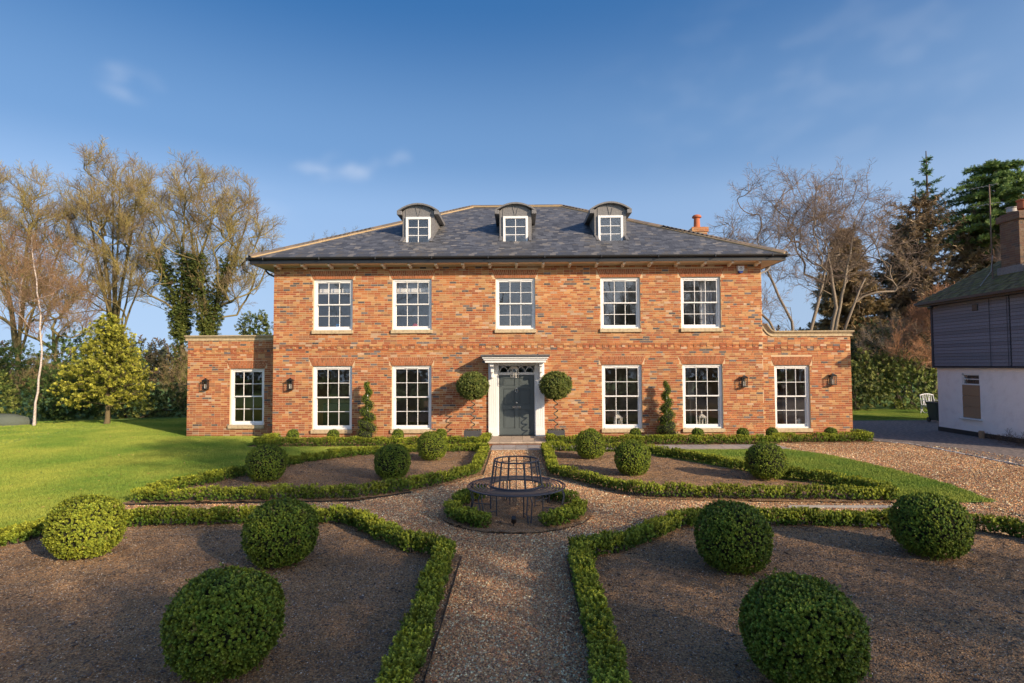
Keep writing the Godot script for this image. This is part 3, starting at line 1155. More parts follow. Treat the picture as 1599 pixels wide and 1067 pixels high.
func build_eaves() -> void:
	var so := MB.new()
	so.span(Vector3(-EAVE_X + 0.06, 6.04, -0.006), Vector3(EAVE_X - 0.06, 6.08, EAVE_Z - 0.06))
	so.span(Vector3(-EAVE_X + 0.06, 6.04, -12.6), Vector3(-8.494, 6.08, -0.007))
	so.span(Vector3(8.494, 6.04, -12.6), Vector3(EAVE_X - 0.06, 6.08, -0.007))
	so.span(Vector3(-8.45, 6.0, -0.005), Vector3(8.45, 6.039, 0.03))
	part("soffit", so, mats.cream_paint, house)
	var fa := MB.new()
	fa.span(Vector3(-EAVE_X + 0.03, 6.03, EAVE_Z - 0.058), Vector3(EAVE_X - 0.03, 6.22, EAVE_Z - 0.03))
	for s in [-1.0, 1.0]:
		fa.span(Vector3(s * (EAVE_X - 0.058), 6.03, -12.6), Vector3(s * (EAVE_X - 0.03), 6.22, EAVE_Z - 0.06))
	part("fascia", fa, mats.black_plastic, house)
	var gu := MB.new()
	var prof := []
	for k in 9:
		var a := PI + PI * k / 8.0
		prof.append(Vector2(cos(a), sin(a)) * 0.062)
	for k in 8:
		var a: Vector2 = prof[k]
		var b: Vector2 = prof[k + 1]
		var zc := EAVE_Z + 0.035
		gu.quad(Vector3(-EAVE_X - 0.06, 6.22 + a.y, zc - a.x), Vector3(-EAVE_X - 0.06, 6.22 + b.y, zc - b.x), Vector3(EAVE_X + 0.06, 6.22 + b.y, zc - b.x), Vector3(EAVE_X + 0.06, 6.22 + a.y, zc - a.x))
	gu.span(Vector3(-EAVE_X - 0.06, 6.212, EAVE_Z + 0.09), Vector3(EAVE_X + 0.06, 6.232, EAVE_Z + 0.102))
	for s in [-1.0, 1.0]:
		gu.span(Vector3(s * (EAVE_X - 0.028), 6.15, -12.6), Vector3(s * (EAVE_X + 0.06), 6.225, EAVE_Z + 0.09))
	for k in 10:
		var x := -8.6 + k * 17.2 / 9.0
		gu.cbox(Vector3(x, 6.19, EAVE_Z + 0.04), Vector3(0.045, 0.10, 0.155), 0.012)
	part("gutter", gu, mats.black_plastic, house)
	for k in 19:
		var x := -8.27 + k * 0.919
		var mb := MB.new()
		mb.cbox(Vector3(x, 6.0, 0.26), Vector3(0.10, 0.075, 0.46), 0.012)
		mb.cbox(Vector3(x, 5.965, 0.12), Vector3(0.098, 0.11, 0.20), 0.025)
		mb.cbox(Vector3(x, 5.985, 0.40), Vector3(0.096, 0.07, 0.1), 0.03)
		part("eaves_bracket", mb, mats.cream_paint, house)
	for s in [-1.0, 1.0]:
		var dp := MB.new()
		var pts := PackedVector3Array([Vector3(s * 9.1, 6.16, -0.7), Vector3(s * 9.1, 6.0, -0.7), Vector3(s * 8.98, 5.88, -0.7), Vector3(s * 8.66, 5.74, -0.7), Vector3(s * 8.57, 5.62, -0.7), Vector3(s * 8.57, 3.7, -0.7)])
		dp.tube(pts, PackedFloat32Array([0.036, 0.036, 0.036, 0.036, 0.036, 0.036]), 8)
		part("downpipe", dp, mats.black_plastic if s < 0 else mats.grey_plastic, house)


func build_porch() -> void:
	var w: Material = mats.white_paint
	var mb := MB.new()
	# fluted pilasters, reveals and the head above the fanlight
	for s in [-1.0, 1.0]:
		var x0: float = -0.985 if s < 0 else 0.64
		var x1: float = -0.66 if s < 0 else 0.945
		mb.span(Vector3(x0, 0.10, -0.005), Vector3(x1, 2.62, 0.07))
		mb.cbox(Vector3((x0 + x1) / 2, 0.22, 0.05), Vector3(x1 - x0 + 0.015, 0.24, 0.085), 0.01)
		for k in 4:
			mb.cbox(Vector3(lerpf(x0 + 0.06, x1 - 0.06, k / 3.0), 1.28, 0.07), Vector3(0.03, 1.7, 0.008), 0.003)
	mb.span(Vector3(-0.659, 0.10, -0.29), Vector3(-0.625, 2.60, 0.02))
	mb.span(Vector3(0.605, 0.10, -0.29), Vector3(0.639, 2.60, 0.02))
	mb.span(Vector3(-0.659, 2.53, -0.20), Vector3(0.639, 2.62, 0.015))
	mb.span(Vector3(-0.624, 2.20, -0.21), Vector3(0.604, 2.27, -0.09))
	var sur := part("door_surround", mb, w, house)
	for s in [-1.0, 1.0]:
		var cb := MB.new()
		var x: float = -0.85 if s < 0 else 0.82
		cb.cbox(Vector3(x, 2.56, 0.33), Vector3(0.13, 0.13, 0.52), 0.012)
		cb.cbox(Vector3(x, 2.40, 0.22), Vector3(0.125, 0.24, 0.30), 0.03)
		cb.cbox(Vector3(x, 2.22, 0.15), Vector3(0.12, 0.26, 0.16), 0.035)
		part("corbel", cb, w, sur)
	var can := MB.new()
	can.cbox(Vector3(-0.05, 2.665, 0.39), Vector3(2.04, 0.09, 0.68), 0.01)
	can.cbox(Vector3(-0.05, 2.735, 0.40), Vector3(2.14, 0.06, 0.74), 0.015)
	can.cbox(Vector3(-0.05, 2.79, 0.41), Vector3(2.22, 0.055, 0.80), 0.015)
	var c := part("porch_canopy", can, w, house)
	var ld := MB.new()
	ld.cbox(Vector3(-0.05, 2.855, 0.42), Vector3(2.31, 0.075, 0.86), 0.012)
	for k in 3:
		ld.cbox(Vector3(-0.05 + (k - 1) * 0.75, 2.90, 0.42), Vector3(0.04, 0.03, 0.86), 0.012)
	part("lead_roof", ld, mats.lead_dark, c)
	# six-panelled door
	var dm := MB.new()
	var zf := -0.14
	dm.span(Vector3(-0.61, 0.11, zf - 0.05), Vector3(0.59, 2.19, zf - 0.012))
	for x in [-0.545, -0.01, 0.525]:
		dm.span(Vector3(x - 0.065, 0.12, zf - 0.011), Vector3(x + 0.065, 2.185, zf + 0.02))
	for q in [[0.12, 0.34], [1.0, 1.16], [1.72, 1.82], [2.08, 2.185]]:
		dm.span(Vector3(-0.479, q[0], zf - 0.010), Vector3(-0.076, q[1], zf + 0.019))
		dm.span(Vector3(0.056, q[0], zf - 0.010), Vector3(0.459, q[1], zf + 0.019))
	var door := part("front_door", dm, mats.door_paint, house)
	for q in [[0.34, 1.0], [1.16, 1.72], [1.82, 2.08]]:
		for x in [-0.2775, 0.2575]:
			var pn := MB.new()
			pn.cbox(Vector3(x, (q[0] + q[1]) / 2, zf - 0.006), Vector3(0.36, q[1] - q[0] - 0.04, 0.02), 0.004)
			pn.cbox(Vector3(x, (q[0] + q[1]) / 2, zf + 0.003), Vector3(0.27, q[1] - q[0] - 0.13, 0.012), 0.005)
			part("door_panel", pn, mats.door_paint, door)
	var lb := MB.new()
	lb.cbox(Vector3(-0.01, 1.08, zf + 0.026), Vector3(0.29, 0.085, 0.016), 0.004)
	lb.cbox(Vector3(-0.01, 1.085, zf + 0.036), Vector3(0.21, 0.04, 0.012), 0.004)
	part("letterbox", lb, mats.chrome, door)
	var kn := MB.new()
	kn.blob(Vector3(-0.01, 1.24, zf + 0.05), Vector3(0.035, 0.035, 0.03))
	kn.bar(Vector3(-0.01, 1.24, zf + 0.01), Vector3(-0.01, 1.24, zf + 0.04), 0.015)
	part("door_knob", kn, mats.chrome, door)
	var kk := MB.new()
	var ring := PackedVector3Array()
	var rad := PackedFloat32Array()
	for k in 13:
		ring.append(Vector3(-0.01 + 0.05 * sin(TAU * k / 12.0), 1.66 + 0.06 * cos(TAU * k / 12.0), zf + 0.03))
		rad.append(0.009)
	kk.tube(ring, rad, 6)
	kk.cbox(Vector3(-0.01, 1.73, zf + 0.02), Vector3(0.06, 0.06, 0.03), 0.01)
	part("door_knocker", kk, mats.chrome, door)
	var th := MB.new()
	th.cbox(Vector3(-0.01, 0.115, -0.08), Vector3(1.27, 0.03, 0.24), 0.006)
	part("threshold", th, mats.black_metal, door)
	# fanlight of interlaced arcs
	var fn := MB.new()
	var zfl := -0.12
	for k in 4:
		for s in [-1.0, 1.0]:
			var pts := PackedVector3Array()
			var rr := PackedFloat32Array()
			var xc := -0.61 + (k + (0.0 if s > 0 else 1.0)) * 0.30
			for j in 9:
				var a := PI * 0.5 * j / 8.0
				pts.append(Vector3(clampf(xc + s * 0.30 * sin(a), -0.61, 0.59), 2.275 + 0.25 * cos(a), zfl))
				rr.append(0.016)
			fn.tube(pts, rr, 5)
	fn.span(Vector3(-0.62, 2.268, zfl - 0.03), Vector3(0.60, 2.285, zfl + 0.02))
	var fl := part("fanlight", fn, w, house)
	var gp := MB.new()
	gp.box(Vector3(-0.01, 2.40, zfl - 0.02), Vector3(1.23, 0.26, 0.005))
	part("pane", gp, mats.glass, fl)
	# step: stone tread on a brick riser
	var st := MB.new()
	st.span(Vector3(-0.90, -0.05, 0.0), Vector3(0.88, 0.052, 1.56))
	var stp := part("door_step", st, mats.mortar, house)
	for row in 1:
		for k in 8:
			var bk := put("brick", unit_brick, mats.get("brick_4_1_1", mats.terracotta), stp, Transform3D(Basis.from_scale(Vector3(0.213, 0.065, 0.05)), Vector3(-0.90 + 0.1125 + k * 0.2235, 0.012, 1.566)))
	for k in 5:
		for j in 3:
			var tr := MB.new()
			tr.col = shade(Color(0.56, 0.44, 0.33), r(0.85, 1.1))
			tr.cbox(Vector3(-0.96 + 0.19 + k * 0.38, 0.076, 0.27 + j * 0.54), Vector3(0.374, 0.046, 0.534), 0.006)
			part("step_slab", tr, mats.flag, stp)


# ---------------------------------------------------------------- clipped box
const GREEN := Color(0.135, 0.235, 0.032)
const TIP := Color(0.56, 0.58, 0.06)

func box_hedge(label: String, path: Array, width: float, height: float, dense: float, closed := false) -> Node3D:
	var pts: Array = path.duplicate()
	if closed:
		pts.append(path[0])
	var o := thing("box_hedge", label, "hedge", Vector3(pts[0].x, 0, pts[0].y), 0.0, "low clipped box hedges")
	var xf: Array[Transform3D] = []
	var cols := PackedColorArray()
	var stems := MB.new()
	var org := Vector3(pts[0].x, 0, pts[0].y)
	var pos := 0.0
	var seg := 0
	var total := 0.0
	for k in pts.size() - 1:
		total += (pts[k + 1] as Vector2).distance_to(pts[k])
	var along := 0.0
	while along < total:
		var a: Vector2 = pts[seg]
		var b: Vector2 = pts[seg + 1]
		var l := a.distance_to(b)
		while along - pos > l and seg < pts.size() - 2:
			pos += l
			seg += 1
			a = pts[seg]
			b = pts[seg + 1]
			l = a.distance_to(b)
		var q := a.lerp(b, clampf((along - pos) / l, 0, 1))
		var dir := (b - a).normalized()
		var nr := Vector2(-dir.y, dir.x)
		q += nr * r(-0.02, 0.02)
		# one young plant
		var ph := height * r(0.80, 1.08)
		var pr := width * 0.5 * r(0.78, 1.14)
		var tone := r(0.72, 1.22)
		var yel := r(0.0, 0.42)
		for k in 4:
			var top := Vector3(q.x + r(-0.06, 0.06), ph * 0.6, q.y + r(-0.06, 0.06)) - org
			stems.tube(PackedVector3Array([Vector3(q.x + r(-0.02, 0.02), 0, q.y + r(-0.02, 0.02)) - org, top]), PackedFloat32Array([0.006, 0.004]), 3)
		var cnt := int(150 * dense * (r(0.25, 0.6) if rng.randf() < 0.07 else r(0.85, 1.15)))
		for k in cnt:
			var h := pow(rng.randf(), 0.6)
			var rad := pr * lerpf(0.62, 1.0, smoothstep(0.0, 0.45, h))
			var ang := r(0, TAU)
			var rr := sqrt(r(0.25, 1.0)) * rad
			if h > 0.8:
				rr = sqrt(r(0.0, 1.0)) * rad
			var off := Vector3(cos(ang) * rr, 0.02 + minf(h * 1.06, 1.0) * (ph - 0.05), sin(ang) * rr)
			# fill along the run a little more than across
			off.x += dir.x * r(-0.03, 0.03)
			off.z += dir.y * r(-0.03, 0.03)
			var up := (Vector3(cos(ang), 0, sin(ang)) * (1.0 - 0.6 * h) + Vector3.UP * (0.25 + 0.8 * h) + rand_dir() * 0.45).normalized()
			var s := r(0.75, 1.2)
			xf.append(Transform3D(basis_up(up, r(0, TAU), Vector3(s, s, s)), Vector3(q.x, 0, q.y) - org + off))
			var c := GREEN.lerp(TIP, clampf(yel * 0.8 + 0.9 * (h - 0.5) + r(-0.15, 0.25), 0, 1))  # yellower towards the top: the sunlit look is put into the leaf colour
			cols.append(shade(c, tone * r(0.75, 1.2)))
		along += r(0.125, 0.175)
	stems.col = Color(0.12, 0.085, 0.05)
	part("stems", stems, mat("hedge_stem", lin(0.13, 0.09, 0.055), 0.9), o).set_meta("kind", "stuff")
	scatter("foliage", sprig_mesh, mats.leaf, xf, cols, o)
	return o


func opaque_core(parent: Node3D, rad: Vector3, c: Vector3) -> void:
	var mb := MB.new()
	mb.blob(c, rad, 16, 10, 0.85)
	part("added_core", mb, mats.added_core, parent)  # solid dark core, added to stop light passing through the foliage


func box_ball(label: String, x: float, z: float, d: float, h: float, count: int, tilt := 0.0, grp := "clipped box balls in the beds", yellow := 0.0) -> Node3D:  # yellow paints the look of sunlight into the leaf colour
	var o := thing("box_ball", label, "topiary", Vector3(x, 0, z), 0.0, grp)
	var xf: Array[Transform3D] = []
	var cols := PackedColorArray()
	var rad := Vector3(d * 0.5 - 0.03, h * 0.52 - 0.03, d * 0.5 - 0.03)
	var c := Vector3(0, h * 0.485, 0)
	opaque_core(o, rad * 0.86, c)
	var nf := FastNoiseLite.new()
	nf.seed = int(x * 91 + z * 37)
	nf.frequency = 2.2
	for k in count:
		var dv := rand_dir()
		if dv.y < -0.85:
			continue
		# a little squarer than a sphere
		var e := Vector3(signf(dv.x) * pow(absf(dv.x), 0.9), signf(dv.y) * pow(absf(dv.y), 0.85), signf(dv.z) * pow(absf(dv.z), 0.9))
		var bump := 1.0 + 0.075 * nf.get_noise_3dv(dv * 0.42) + 0.03 * nf.get_noise_3dv(dv * 2.0)
		var stray := rng.randf() < 0.012
		var p := c + e * rad * ((r(1.03, 1.09) if stray else r(0.90, 1.0)) * bump)
		if p.y < 0.03:
			continue
		var up := (dv + rand_dir() * 0.55 + Vector3.UP * 0.25).normalized()
		var s := r(0.75, 1.15) * (0.9 if count < 1500 else 0.8)
		xf.append(Transform3D(basis_up(up, r(0, TAU), Vector3(s, s * 0.8, s)), p))
		var cc := GREEN.lerp(TIP, clampf(0.12 + yellow + 0.2 * nf.get_noise_3dv(dv * 1.5) + r(-0.15, 0.3), 0, 1))
		if nf.get_noise_3dv(dv * 0.9 + Vector3(9, 4, 2)) > 0.42 and rng.randf() < 0.5:
			cc = cc.lerp(Color(0.34, 0.25, 0.10), 0.6)
		cols.append(shade(cc, r(0.6, 1.25)))
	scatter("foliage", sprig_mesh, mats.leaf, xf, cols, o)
	return o


func spiral_topiary(label: String, x: float, z: float, H: float, hand: float) -> void:
	var o := thing("spiral_topiary", label, "topiary", Vector3(x, 0, z), 0.0, "clipped spiral topiaries by the wall")
	var xf: Array[Transform3D] = []
	var cols := PackedColorArray()
	var core := MB.new()
	core.bar(Vector3(0, 0, 0), Vector3(0, H * 0.9, 0), 0.02, 6)
	part("stem", core, mats.bark, o)
	var cp := PackedVector3Array()
	var cr := PackedFloat32Array()
	var turns := 4.6
	var n := 90
	for k in n:
		var t := float(k) / (n - 1)
		var a := hand * TAU * turns * pow(t, 0.85) + 0.6
		var R := 0.155 * (1 - 0.85 * t) + 0.01
		var rr := 0.225 * (1 - t * 0.7)
		var p := Vector3(cos(a) * R, 0.16 + t * (H - 0.2), sin(a) * R)
		cp.append(p)
		cr.append(rr * 0.7)
		for j in int(34 * (1 - 0.6 * t)) + 8:
			var dv := rand_dir()
			var q := p + dv * Vector3(rr, rr * 0.8, rr) * r(0.9, 1.05)
			var s := r(0.6, 0.9)
			xf.append(Transform3D(basis_up((dv + rand_dir() * 0.5).normalized(), r(0, TAU), Vector3(s, s, s)), q))
			cols.append(shade(GREEN.lerp(TIP, r(0.0, 0.35)), r(0.7, 1.15)))
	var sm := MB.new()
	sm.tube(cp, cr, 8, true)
	part("added_core", sm, mats.added_core, o)  # solid dark coil, added to stop light passing through the spiral
	scatter("foliage", sprig_mesh, mats.leaf, xf, cols, o)


func lollipop(label: String, plabel: String, x: float, z: float) -> void:
	var pl := thing("planter", plabel, "planter", Vector3(x, 0.0, z), 0.0, "slate planters by the door")
	var pm := MB.new()
	for s in [-1.0, 1.0]:
		pm.cbox(Vector3(s * 0.25, 0.20, 0), Vector3(0.05, 0.40, 0.52), 0.008)
		pm.cbox(Vector3(0, 0.20, s * 0.235), Vector3(0.45, 0.40, 0.05), 0.008)
	pm.box(Vector3(0, 0.03, 0), Vector3(0.45, 0.05, 0.42))
	tri_tex(mat("slate_planter", lin(0.075, 0.075, 0.08), 0.7), tex.mottle, 2.0)
	part("box", pm, mats.slate_planter, pl)
	var so := MB.new()
	so.box(Vector3(0, 0.34, 0), Vector3(0.45, 0.06, 0.42))
	part("compost", so, mats.soil, pl)
	var bl: Array[Transform3D] = []
	var bc := PackedColorArray()
	for k in 60:
		bl.append(Transform3D(basis_up((Vector3.UP + rand_dir()).normalized(), r(0, TAU), Vector3.ONE * r(0.6, 0.9)), Vector3(r(-0.2, 0.2), 0.39, r(-0.18, 0.18))))
		bc.append([Color(0.45, 0.42, 0.36), Color(0.4, 0.12, 0.06), Color(0.06, 0.11, 0.03), Color(0.06, 0.11, 0.03)][k % 4])
	scatter("bedding_flowers", sprig_mesh, mats.leaf, bl, bc, pl)
	var o := thing("bay_topiary", label, "topiary", Vector3(x, 0.0, z), 0.0, "lollipop bay trees by the door")
	var st := MB.new()
	var pts := PackedVector3Array()
	var rad := PackedFloat32Array()
	for k in 80:
		var t := k / 79.0
		var a := t * TAU * 5.2
		var R := 0.062 * minf(1.0, minf(t * 6, (1 - t) * 8))
		pts.append(Vector3(cos(a) * R, 0.36 + t * 1.16, sin(a) * R))
		rad.append(0.019)
	st.col = Color(0.16, 0.13, 0.10)
	st.tube(pts, rad, 6)
	part("twisted_stem", st, mats.bark, o)
	var c := Vector3(0, 1.86, 0)
	opaque_core(o, Vector3(0.40, 0.34, 0.40), c)
	var xf: Array[Transform3D] = []
	var cols := PackedColorArray()
	for k in 1500:
		var dv := rand_dir()
		var p := c + dv * Vector3(0.50, 0.43, 0.50) * r(0.82, 1.02)
		var s := r(0.7, 1.1)
		xf.append(Transform3D(basis_up((dv + rand_dir() * 0.7).normalized(), r(0, TAU), Vector3(s, s, s)), p))
		cols.append(shade(Color(0.10, 0.15, 0.035).lerp(Color(0.32, 0.33, 0.075), r(0, 0.7)), r(0.7, 1.3)))
	scatter("foliage", bayleaf_mesh, mats.leaf, xf, cols, o)


# ---------------------------------------------------------------- ground
func v2(a: Array) -> PackedVector2Array:
	var p := PackedVector2Array()
	for k in range(0, a.size(), 2):
		p.append(Vector2(a[k], a[k + 1]))
	return p


func area_of(p: PackedVector2Array) -> float:
	var s := 0.0
	for k in p.size():
		var a := p[k]
		var b := p[(k + 1) % p.size()]
		s += a.cross(b)
	return absf(s) * 0.5


func soil_bed(poly: PackedVector2Array, step: float, per_m2: float, near_boost: float) -> void:
	var nf := FastNoiseLite.new()
	nf.seed = 5
	nf.frequency = 0.9
	nf.fractal_octaves = 5
	var bb := Rect2(poly[0], Vector2.ZERO)
	for p in poly:
		bb = bb.expand(p)
	var mb := MB.new()
	var nx := int(bb.size.x / step) + 1
	var nz := int(bb.size.y / step) + 1
	var id := {}
	for i in nx:
		for j in nz:
			var c := bb.position + Vector2((i + 0.5) * step, (j + 0.5) * step)
			if not Geometry2D.is_point_in_polygon(c, poly):
				continue
			var q := []
			for k in [[0, 0], [1, 0], [1, 1], [0, 1]]:
				var key: int = (i + k[0]) * 4096 + j + k[1]
				if not id.has(key):
					var w: Vector2 = bb.position + Vector2(i + k[0], j + k[1]) * step
					var h := _soil_h(nf, w)
					var e := 0.04
					var nn := Vector3(h - _soil_h(nf, w + Vector2(e, 0)), e, h - _soil_h(nf, w + Vector2(0, e))).normalized()
					var dm := 0.92 + 0.34 * nf.get_noise_2d(w.x * 0.8 + 40.0, w.y * 0.8) + 0.22 * nf.get_noise_2d(w.x * 4.0, w.y * 4.0 + 90.0)
					mb.col = Color(dm, dm, dm)
					id[key] = mb.vert(Vector3(w.x, h, w.y), nn)
				q.append(id[key])
			mb.ix.append_array([q[0], q[1], q[2], q[0], q[2], q[3]])
	var o := ground("soil_bed", mb, mats.soil)
	var xf: Array[Transform3D] = []
	var cols := PackedColorArray()
	var n := int(area_of(poly) * per_m2)
	for k in n:
		var w := bb.position + Vector2(rng.randf() * bb.size.x, rng.randf() * bb.size.y)
		if not Geometry2D.is_point_in_polygon(w, poly):
			continue
		var near := w.y > 12.0
		var t := rng.randf()
		var s := r(0.005, 0.012)
		var c := Color(0.36, 0.27, 0.18)
		if t < 0.30:
			c = Color(0.13, 0.095, 0.072)
			s = r(0.006, 0.018)
		elif t < 0.46:
			c = Color(0.74, 0.68, 0.60)
			s *= 0.8
		elif t < 0.62:
			c = Color(0.30, 0.25, 0.21)
		elif t < 0.78:
			c = Color(0.52, 0.38, 0.22)
		if rng.randf() < 0.02:
			s *= 1.8
		if t < 0.003:
			s = r(0.02, 0.042)
			c = Color(0.13, 0.10, 0.085)
		xf.append(Transform3D(Basis.from_euler(Vector3(r(-0.5, 0.5), r(0, TAU), r(-0.5, 0.5))) * Basis.from_scale(Vector3(s, s, s)), Vector3(w.x, _soil_h(nf, w) + s * 0.25, w.y)))
		cols.append(shade(c, r(0.7, 1.25)))
	scatter("chippings", chip_mesh, mats.pebble, xf, cols, o)


func _soil_h(nf: FastNoiseLite, w: Vector2) -> float:
	return 0.012 + 0.026 * nf.get_noise_2d(w.x, w.y) + 0.020 * nf.get_noise_2d(w.x * 5.0, w.y * 5.0)


func strew(parent: Node, nm: String, poly: PackedVector2Array, per_m2: float, y: float, size: float, big: float) -> void:
	var bb := Rect2(poly[0], Vector2.ZERO)
	for p in poly:
		bb = bb.expand(p)
	var xf: Array[Transform3D] = []
	var cols := PackedColorArray()
	var n := int(bb.get_area() * per_m2)
	var worn := FastNoiseLite.new()
	worn.seed = 31
	worn.frequency = 0.5
	for k in n:
		var w := bb.position + Vector2(rng.randf() * bb.size.x, rng.randf() * bb.size.y)
		if not Geometry2D.is_point_in_polygon(w, poly):
			continue
		var t := rng.randf()
		var s := r(size * 0.6, size) * (big if rng.randf() < 0.05 else 1.0)
		var c := Color(0.596, 0.336, 0.164)
		if t < 0.18:
			c = Color(0.258, 0.147, 0.086)
		elif t < 0.30:
			c = Color(0.900, 0.845, 0.558)
		elif t < 0.50:
			c = Color(0.795, 0.466, 0.214)
		elif t < 0.64:
			c = Color(0.437, 0.293, 0.200)
		elif t < 0.70:
			c = Color(0.676, 0.241, 0.100)
		xf.append(Transform3D(Basis.from_euler(Vector3(r(-0.5, 0.5), r(0, TAU), r(-0.5, 0.5))) * Basis.from_scale(Vector3(s, s, s)), Vector3(w.x, y + s * r(0.0, 0.6), w.y)))
		cols.append(shade(c, r(0.5, 1.45) * (1.0 + 0.30 * worn.get_noise_2d(w.x, w.y * 0.6))))
	scatter(nm, pebble_mesh, mats.pebble, xf, cols, parent)


func grass(parent: Node, poly: PackedVector2Array, count: int, y: float) -> void:
	var bb := Rect2(poly[0], Vector2.ZERO)
	for p in poly:
		bb = bb.expand(p)
	var nf := FastNoiseLite.new()
	nf.seed = 8
	nf.frequency = 0.35
	nf.fractal_octaves = 3
	var xf: Array[Transform3D] = []
	var cols := PackedColorArray()
	var tries := 0
	while xf.size() < count and tries < count * 6:
		tries += 1
		var w := bb.position + Vector2(rng.randf() * bb.size.x, rng.randf() * bb.size.y)
		if not Geometry2D.is_point_in_polygon(w, poly):
			continue
		var s := r(0.8, 1.35)
		xf.append(Transform3D(Basis(Vector3.UP, r(0, TAU)) * Basis.from_scale(Vector3(s * 1.5, s, s * 1.5)), Vector3(w.x, y, w.y)))
		var g := 0.5 + 0.9 * nf.get_noise_2d(w.x, w.y)
		cols.append(shade(Color(0.15, 0.25, 0.038).lerp(Color(0.32, 0.365, 0.064), clampf(g + r(-0.25, 0.25), 0, 1)), r(0.8, 1.2)))
	scatter("grass", tuft_mesh, mat_grass(), xf, cols, parent)


func mat_grass() -> StandardMaterial3D:
	if not mats.has("grass"):
		vcol(mat("grass", Color.WHITE, 0.6))
		mats.grass.backlight = Color(0.7, 0.8, 0.25)
		mats.grass.metallic_specular = 0.3
	return mats.grass


const LAWN_L := [-7.35, 17.0, -7.35, 9.25, -7.25, 8.3, -6.25, 6.25, -5.6, 4.6, -4.5, 3.55, -3.0, 2.95, -0.95, 2.75, -0.95, 1.55, -8.6, 1.55, -8.6, -0.9, -12.2, -0.9, -12.2, -40.0, -60.0, -40.0, -60.0, 17.0]
const LAWN_R := [1.2, 2.72, 8.0, 2.72, 8.7, 3.9, 9.0, 6.1, 9.05, 7.7, 8.8, 9.25, 7.1, 9.35, 6.9, 8.2, 5.6, 6.75, 4.7, 5.0, 3.4, 3.3, 1.2, 2.9]

